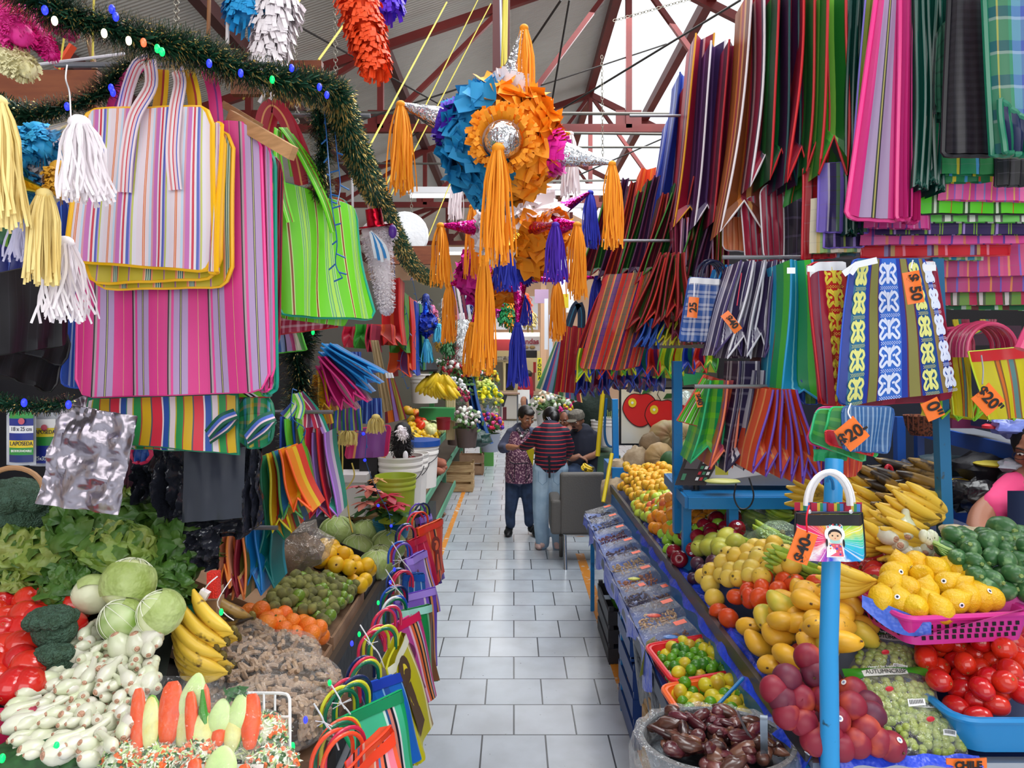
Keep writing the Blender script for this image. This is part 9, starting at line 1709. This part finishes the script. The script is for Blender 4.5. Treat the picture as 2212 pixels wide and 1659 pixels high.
slabx('maroon_drum',1086,880,1094,908,17,.25,M('5a1420',.5),'narrow maroon bin by the far aisle','bin')
tbx=T('high_table','tall grey table in front of the far kitchen','table',P(1100,930,17));MB().box(P(1100,850,17),(.5,.4,.03)).bd('table_top',M('8a6a58',.5),tbx)
for x_ in(1082,1118):MB().tube([P(x_,852,17),P(x_,926,17)],.018,8).bd('leg',M('7a7e84',.4,.5),tbx)
area('far_kitchen_fill',(0,22.4,3.0),(0,0,0),1.6,.8,45,(1,.93,.8))  # added area light that brightens the far kitchen
slabx('pale_sheet',1205,560,1240,640,14,.03,M('dfe8f8',.5),'pale blue and white plastic sheets hanging far back at the right','plastic sheet')  # thin slab in one even pale blue
for i,(x_,y_,w_,h_,c_,lb)in enumerate(((1215,650,26,30,'e8d028','yellow'),(1232,655,18,40,'f0f0f4','white'),(1180,700,8,110,'e8eaf4','long white'),(1190,740,8,120,'c8d4e8','pale blue'),(1170,640,30,30,'b898b8','mauve'))):slabx('hanging_sheet',x_-w_/2,y_-h_/2,x_+w_/2,y_+h_/2,13+.4*i,.02,M(c_,.6),'%s sheet or ribbon strip hanging far back at the right of the stars'%lb,'hanging strip')
def bouquet(label,px,py,Y_,r,cols,n_=60,pot=None,wrap=None,leaf='3a6a3a',name='bouquet',sq=.8):
 c=P(px,py,Y_);root=T(name,label,'flowers',c);lf=MB();[lf.ell(c+V((R.gauss(0,.45)*r,R.gauss(0,.4)*r,R.gauss(-.2,.45)*r*sq)),(r*.12,r*.05,r*.2),5,4,rot=rrot().to_matrix())for _ in range(n_)];lf.bd('foliage',M(leaf,.7,h2='6a8a4a',sc_=12),root)
 fl_=MB();ms=[]
 for i in range(n_):
  a=U(0,6.28);b_=math.acos(U(-.3,1));fl_.ell(c+V((sin(b_)*cos(a),sin(b_)*sin(a)*.8,cos(b_)*sq))*r*U(.75,1.02),r*U(.10,.17),7,5,i%len(cols))
 fl_.bd('blossoms',[M(c_,.6)for c_ in cols],root,kind='stuff')
 if wrap:MB().lathe([(r*.25,-r*1.5),(r*.8,-.2*r),(r*1.0,.1*r)],16,c).bd('wrapping',wrap,root)
 if pot:MB().lathe([(0,0),(r*.62,0),(r*.78,r*1.3),(r*.72,r*1.3),(r*.55,.02)],20,c-V((0,0,r*1.9))).bd('pot',pot,root)
 return root
cf=film('ffffff',.18)
for a_ in((1180,868,11.5,.22,['f0c0a0','f0e0c8','d8d060','e8e8d8'],'cream and peach bouquet behind the striped sweater'),(1212,868,11,.24,['e8f0e0','a8c890','f0f0f0'],'white and green bouquet behind the man'),(1245,880,11,.24,['c82050','f0e8e8','f0d040'],'bouquet with red, white and yellow flowers behind the man'),(1228,900,10.5,.22,['c81c7a','d82a8a','e8c020'],'magenta bouquet behind the man with the cap'),(1268,880,10.5,.22,['f0f4f8','d8e0e8'],'white wrapped flowers at the right of the magenta bouquet')):
 bouquet(a_[5],*a_[:5],pot=wp,wrap=cf if 'wrapped' in a_[5]else None)
for i,a_ in enumerate(((985,840,10.5,.2,['f0f0f4','e8e8e0'],'white chrysanthemums above the left flower row'),(1000,812,11.5,.24,['f0e020','e8d81c'],'bright yellow chrysanthemum bunch beside the blue drape'),(988,858,9.5,.17,['8a1438','a81c48','b02050'],'dark red rose bunch in clear wrapping'),(1008,905,8.8,.18,['e8e8e0','c8b0b8','f0f0e8'],'small white and mauve bunches in black wrap'),(1050,815,14,.24,['e8c020','8a3c1c','f0d030'],'sunflower bunch right of the blue drape'),(1048,842,13.5,.24,['c8d060','a8c850','d8e080'],'lime green flower bunch right of the blue drape'),(1054,862,13.0,.26,['f0e818','e8dc10'],'big bright yellow bunch right of the blue drape'),(1058,918,12.5,.24,['d81c4a','5a2ca0','e84a8a','f0a020'],'mixed pink and violet flowers in a grey bucket on the floor'),(1015,800,12,.2,['e8e8ec','c83c4a','3a7a4a'],'white and red Christmas foliage hanging above the flowers'),(985,805,11,.22,['a81c2c','e8e4e0','8a1c28'],'dark red tinsel flowers hanging above the flowers'),(962,790,11.5,.18,['e8e8e8','3a6a4a','a82c3c'],'silver and green foliage above the bananas'),(1040,760,13,.24,['d8404a','e8e8e8','4a8a5a'],'red and white garland foliage behind the orange tassel'))):
 bouquet(a_[5],*a_[:5],pot=M('9aa0b0',.5)if 'bucket' in a_[5]else(M('5a4a48',.6)if i in(2,3)else None),wrap=cf if 'wrapping' in a_[5]or 'big bright' in a_[5]else None,leaf='2c4a2c' if i in(8,)else '3a6a3a')
MB().grid(lambda u,v_:P(1008+16*u+28*v_*v_+14*u*v_,808+150*v_,11.5)+V((0,.08*sin(u*14)*(1-.3*v_),0)),16,12).bd('blue_drape',M('1c4a8a',.7),label='long dark blue drape hanging between the flower stalls',cat='drape')
lump('green_bundle',1030,948,11,(.22,.2,.12),'1c3c38','dark green plastic bundle at the foot of the blue drape','bundle',3,.4,.4)
gshm=M('5a9a7a',.6)
fsx=T('green_produce_stand','pale green wooden stand with sloped shelves of vegetables along the left','produce stand',(-1.2,7,0))
for(x0,x1,z0,z1,ya,yb_)in((-.90,-1.75,.98,1.3,6.9,9.7),(-.85,-1.5,.62,.85,6.6,9.7),(-.80,-1.4,.30,.45,6.6,9.7),(-.86,-1.6,.62,.64,9.8,13)):
 MB().add([(x0,ya,z0),(x1,ya,z1),(x1,yb_,z1),(x0,yb_,z0)]+[(x0,ya,z0-.02),(x1,ya,z1-.02),(x1,yb_,z1-.02),(x0,yb_,z0-.02)],[(0,3,2,1),(4,5,6,7),(0,1,5,4),(1,2,6,5),(2,3,7,6),(3,0,4,7)]).bd('shelf_board',M('4a3c30',.7),fsx,smooth=False)
 MB().beam((x0+.01,ya,z0+.01),(x0+.01,yb_,z0+.01),.02,.07).bd('front_lip',gshm,fsx)
for y_ in(6.95,9.65,12.8):MB().box((-.93,y_,.3),(.05,.05,.6)).bd('leg',gshm,fsx)
MB().beam((-1.05,9.25,0),(-1.05,9.25,2.0),.06,.06).bd('upright',M('2c6a3c',.5),fsx)
for k_ in range(4):MB().tube([P(966+5*k_,822,8.9),P(967+4*k_,950,8.9)],.022,8).bd('cane',M('c8b088',.6),label='%s pale cane from the left tied to the green upright'%ORD[k_],cat='cane')
zsh=lambda x,y:.98+.38*max(0,-.90-x)+.05
sq_=proto('squash','o','squash','g',sph(ballprof(.055,.1,.1,.8)),M('e8e0a0',.4,h2='c8d088',sc_=9));used.append(sq_)
os_=proto('small_pumpkin','o','pumpkin','g',MB().lathe([(max(0,sin(PI*i/8))*.07,-cos(PI*i/8)*.05)for i in range(9)],20,fn=lambda p,a,t:p*(1+.08*abs(sin(4*a)))),M('e87a1c',.4,h2='d8c828',sc_=6),[stem(.045,.006,.02)]);used.append(os_)
gp=proto('green_fruit','o','fruit','g',sph(ballprof(.045,.1,.1,1.2)),M('8ab870',.4,h2='a8cc88',sc_=9));used.append(gp)
rp=proto('red_pepper','o','pepper','g',sph(ballprof(.04,.1,.1,1.5)),M('e8401c',.25));used.append(rp)
R1=dict(xr=(-1.75,-.93),yr=(6.4,9.2))
pile(yb4 if False else lemon,[(885,905),(900,880),(930,890),(950,940),(930,985),(890,990)],zsh,.085,(-1.75,-.91),(6.9,9.0),'yellow fruit in the pile on the green stand','yellow fruit on the green stand',lay=2)
pile(sq_,[(905,900),(930,885),(960,925),(945,945),(920,930)],zsh,.10,(-1.75,-.91),(7.4,9.7),'pale cream squash on the green stand','cream squashes on the green stand',lay=2,h0=.04)
pile(gp,[(935,890),(960,905),(968,940),(950,925)],zsh,.09,(-1.5,-.91),(7.8,9.7),'pale green fruit at the front of the green stand','green fruit on the green stand',lay=2)
pile(os_,[(878,890),(885,860),(935,860),(935,890),(900,895)],zsh,.13,(-1.9,-1.0),(8.0,9.7),'small orange pumpkin at the back of the green stand','small pumpkins on the green stand',rot='up',h0=.06)
pile(rp,[(898,905),(925,885),(935,895),(905,925)],zsh,.09,(-1.75,-.91),(7.4,9.7),'red pepper among the squashes on the green stand','red peppers on the green stand',h0=.14)
pile(tomatillo2,[(950,965),(970,955),(990,985),(975,990)],lambda x,y:.62+.35*max(0,-.85-x)+.05,.06,(-1.4,-.86),(7.4,9.7),'small green vegetable on the lower green shelf','small green vegetables on the lower shelf',sc_=(1.2,1.5))
swp=proto('sweet_potato','o','sweet potato','g',sph(ballprof(.05,0,0,2.3)),M('b87058',.7,h2='9a5844',sc_=12));used.append(swp)
pile(swp,[(925,985),(955,965),(985,985),(965,1010),(935,1025)],lambda x,y:.62+.35*max(0,-.85-x)+.06,.11,(-1.5,-.86),(6.6,8.6),'reddish sweet potato on the lower green shelf','sweet potatoes on the lower shelf',lay=2,rot=lambda:Euler((1.5,U(-.4,.4),1.2)))
for i,(x_,y_,rz_)in enumerate(((905,968,2.8),(890,975,2.4),(918,955,3.2),(895,940,2.6))):dup(yb4,P(x_,y_,6.7),Euler((.9,0,rz_)),1.2,'%s small banana hand from the front of the green stand'%ORD[i])
for i,(x_,y_,rz_)in enumerate(((925,815,1.9),(940,822,1.3),(958,808,1.5),(962,825,1.1),(945,805,2.2))):dup(yb4,P(x_,y_,7.0),Euler((.2,1.3,rz_)),1.5,'%s bright yellow banana bunch hanging above the green stand'%ORD[i])
MB().lathe([(.0,.1),(.1,.07),(.13,0),(.12,-.02)],16,P(918,798,7.0)).bd('dark_hat',M('2a282c',.8),label='dark cloth cap hanging over the banana bunches',cat='cap')
bucket('white bucket with a turquoise ribbon print at the back of the green stand',P(918,870,8.6),.18,.34,wp,handle=False);MB().box(P(945,893,8.8),(.42,.25,.14)).bd('green_crate',M('2c8a4a',.5),label='green box at the back of the green stand',cat='box')
bucket('small red paper pot at the end of the green stand',P(958,928,7.8),.08,.13,M('8a1c28',.5),handle=False,cat='pot',name='pot')
for i,(x_,y_,Y_)in enumerate(((988,960,9.6),(1000,945,10.3),(1010,935,11))):bucket('%s brown tub on the left flower bench'%ORD[i],P(x_,y_,Y_),.15,.26,M('6a5450',.5),handle=False,cat='tub',name='tub')
crate('wooden fruit crate standing on the floor by the flower bench',P(1000,1016,0)*0+V((-.82,10.9,0)),.42,.4,.42,wood,0,3);crate('cardboard coloured crate behind the wooden one',(-.72,12.4,0),.4,.3,.36,cardb,0,2,name='cardboard_box',cat='box');MB().box((-.5,13.4,.2),(.25,.25,.4)).bd('green_box',M('5aa04a',.5),label='lime green box on the floor by the aisle',cat='box')
MB().box((-.88,6.9,.33),(.22,.5,.5)).bd('black_crate',blkp,label='black ventilated crate beside the white buckets',cat='crate')
for i in range(7):MB().beam((-.83-.02*(i%2),6.55+.35*i,.10),(-1.1,6.6+.35*i,.32),.06,.05).bd('dried_stalk',M('8a6a58',.8),label='%s bundle of brown husks from the near end of the lowest shelf'%ORD[i],cat='husks')
for i,(x0,x1,y0,y1,Y_,sp,tr_,lb)in enumerate(((826,862,600,745,4.3,'1:c8282c .5:d8603a 1:b02028','d8302c','tall red striped'),(842,872,630,762,4.6,'2:3a8a2c .5:5aa83a','2c7a24','green'),(858,886,640,800,4.9,'2:d8282c .4:e8702c','c81c24','scarlet'),(874,896,650,812,5.3,'2:1c48b8 .4:3a70e0','1c3ca8','royal blue'),(890,908,655,800,5.6,'1:1c8a4a .5:1c6a9a','14804a','teal green'),(800,845,700,745,4.1,'1:b0343c .5:d8603a 1:c0504a','c8403a','short crimson'),(790,800,700,760,3.8,'1:a02c4a 1:7a1c3a','c02c4a','narrow wine'),(765,792,700,752,3.9,'1:2c8a2c .5:4aa83a','3a9a2c','folded green'),(838,880,760,815,4.8,'1:d8501c .5:b02c3a 1:6a2c6a','d84a1c','orange and violet'),(740,765,705,750,4.0,'1:b01c3a .4:d86a7a','c01c3a','small ruby'))):
 fold('%s bag hanging in the row along the left stalls'%lb,((x0+x1)/2,y0),((x0+x1)/2+4,y1),Y_,(x1-x0)*.9,(x1-x0)*1.15,ST(sp,1),M(tr_,.35),D=.3,gus=.05,hv=.06)
quadbag('magenta bag with a dark square panel behind the ropes',[(755,928),(845,918),(838,985),(745,990)],4.2,ST('1:c82a6a .3:e8a060 .4:7a3a9a 3:8a4a9a .4:c82a6a',1),M('e02a6a',.4),thick=.06,r=.02)
for i,(x_,y_,L_)in enumerate(((752,928,34),(812,900,36),(700,915,20))):tassel_mb(P(x_,y_,3.5),L_*3.5/F,.08,70,.004,.01,i,1.2).bd('straw_fringe',M('d8c070',.7),label='%s pale straw fringe below the striped cloths'%('middle','rightmost','leftmost')[i],cat='fringe')
fringe_mb([P(870,930,4.9),P(868,975,4.9)],lambda t:.085,700,.03,.006,30,0,.5).bd('dark_pinata',M('18161a',.7),label='black fringed paper figure beside the buckets',cat='pinata');fringe_mb([P(850,1000,4.9),P(895,1000,4.9)],lambda t:.05,400,.03,.006,31,0,.5).bd('red_fringe',M('a01424',.7),label='red fringe band under the black paper figure',cat='pinata');MB().ell(P(876,985,4.78),(.018,.01,.035),10,6).bd('white_button',tW,label='white oval tag on the black paper figure',cat='tag');fringe_mb([P(865,925,4.8),P(872,945,4.8)],lambda t:.03,140,.03,.007,32,0,.5).bd('white_tuft',cW,label='white fringe tuft on top of the black paper figure',cat='pinata')
ps=pinata('small blue foil star with turquoise tassels above the bananas',(920,700,5.6),.07,[(lambda d:True,M('1c3cb0',.5))],[(920,652,0,.035,foil('1c4ad0',.2),None,None,0,0),(888,700,0,.03,fB,None,M('4ab8d8',.6),38,22),(948,702,0,.03,fB,None,M('4ab8d8',.6),38,22),(921,735,0,.03,fB,None,M('4ab8d8',.6),48,22)],60,.04)
slabx('mesh_panel',960,705,1042,762,11.5,.02,M('a8b020',.6),'olive yellow cloth behind a wire grid in the middle distance','cloth')
mb=MB();[mb.tube([P(962+8*i,640,11.3),P(962+8*i,790,11.3)],.006,4)for i in range(11)];[mb.tube([P(960,650+14*i,11.3),P(1045,650+14*i,11.3)],.006,4)for i in range(10)];mb.bd('wire_grid',M('3a3a3a',.5),label='black wire grid panel in the middle distance',cat='grid panel')
MB().box((1.05,9.6,.4),(.5,1.6,.8)).bd('green_bench',M('4a6a50',.6),label='grey green bench with buckets behind the seated man',cat='bench')
for i,(x_,y_,Y_)in enumerate(((1300,965,9.2),(1318,962,8.8),(1288,975,9.8))):bucket('%s white bucket on the bench behind the seated man'%ORD[i],P(x_,y_,Y_),.14,.34,wp,handle=False)
mb=MB();[mb.tube([P(1312+4*i,900+U(-20,0),8.8),P(1316+2*i,950,8.8)],.006,5)for i in range(9)];mb.bd('flower_stems',M('8a9a5a',.6),label='bundle of long green stems standing in a bucket',cat='stems')
lump('dark_bouquet',1285,890,9.5,(.25,.2,.3),'1c2c24','dark foliage mass behind the seated man','foliage',40,.5,.8)
for i,(x_,y_)in enumerate(((1262,1018),(1280,1016))):dup(yb4,P(x_,y_,7.1),Euler((.6,0,1.2+i)),.8,'%s tiny banana hand just above the grey chair'%ORD[i])
cols=(('silver','c8ccd0'),('green','3a7a4a'),('red','a82c3c'),('white','eceef0'),('dark blue','2c3c8a'),('pink','d86a9a'),('golden','c8a040'))
for i in range(14):
 x_=868+13*i;y_=640+U(-20,60);Y_=U(7,10.5);n_,h_=cols[i%7]
 fringe_mb([P(x_,y_,Y_),P(x_+U(-6,6),y_+U(40,90),Y_)],lambda t:.06,260,.06,.012,50+i).bd('tinsel_strand',M(h_,.5),label='%s tinsel strand hanging along the left stalls, %s of its colour from the camera'%(n_,ORD[i//7]),cat='tinsel')
MB().box((-2.4,13.2,1.7),(3.0,.1,3.4)).bd('stall_partition',M('6a665a',.9),label='grey brown cross panel behind the left flower stalls',cat='partition')
for o in used:kill(o)
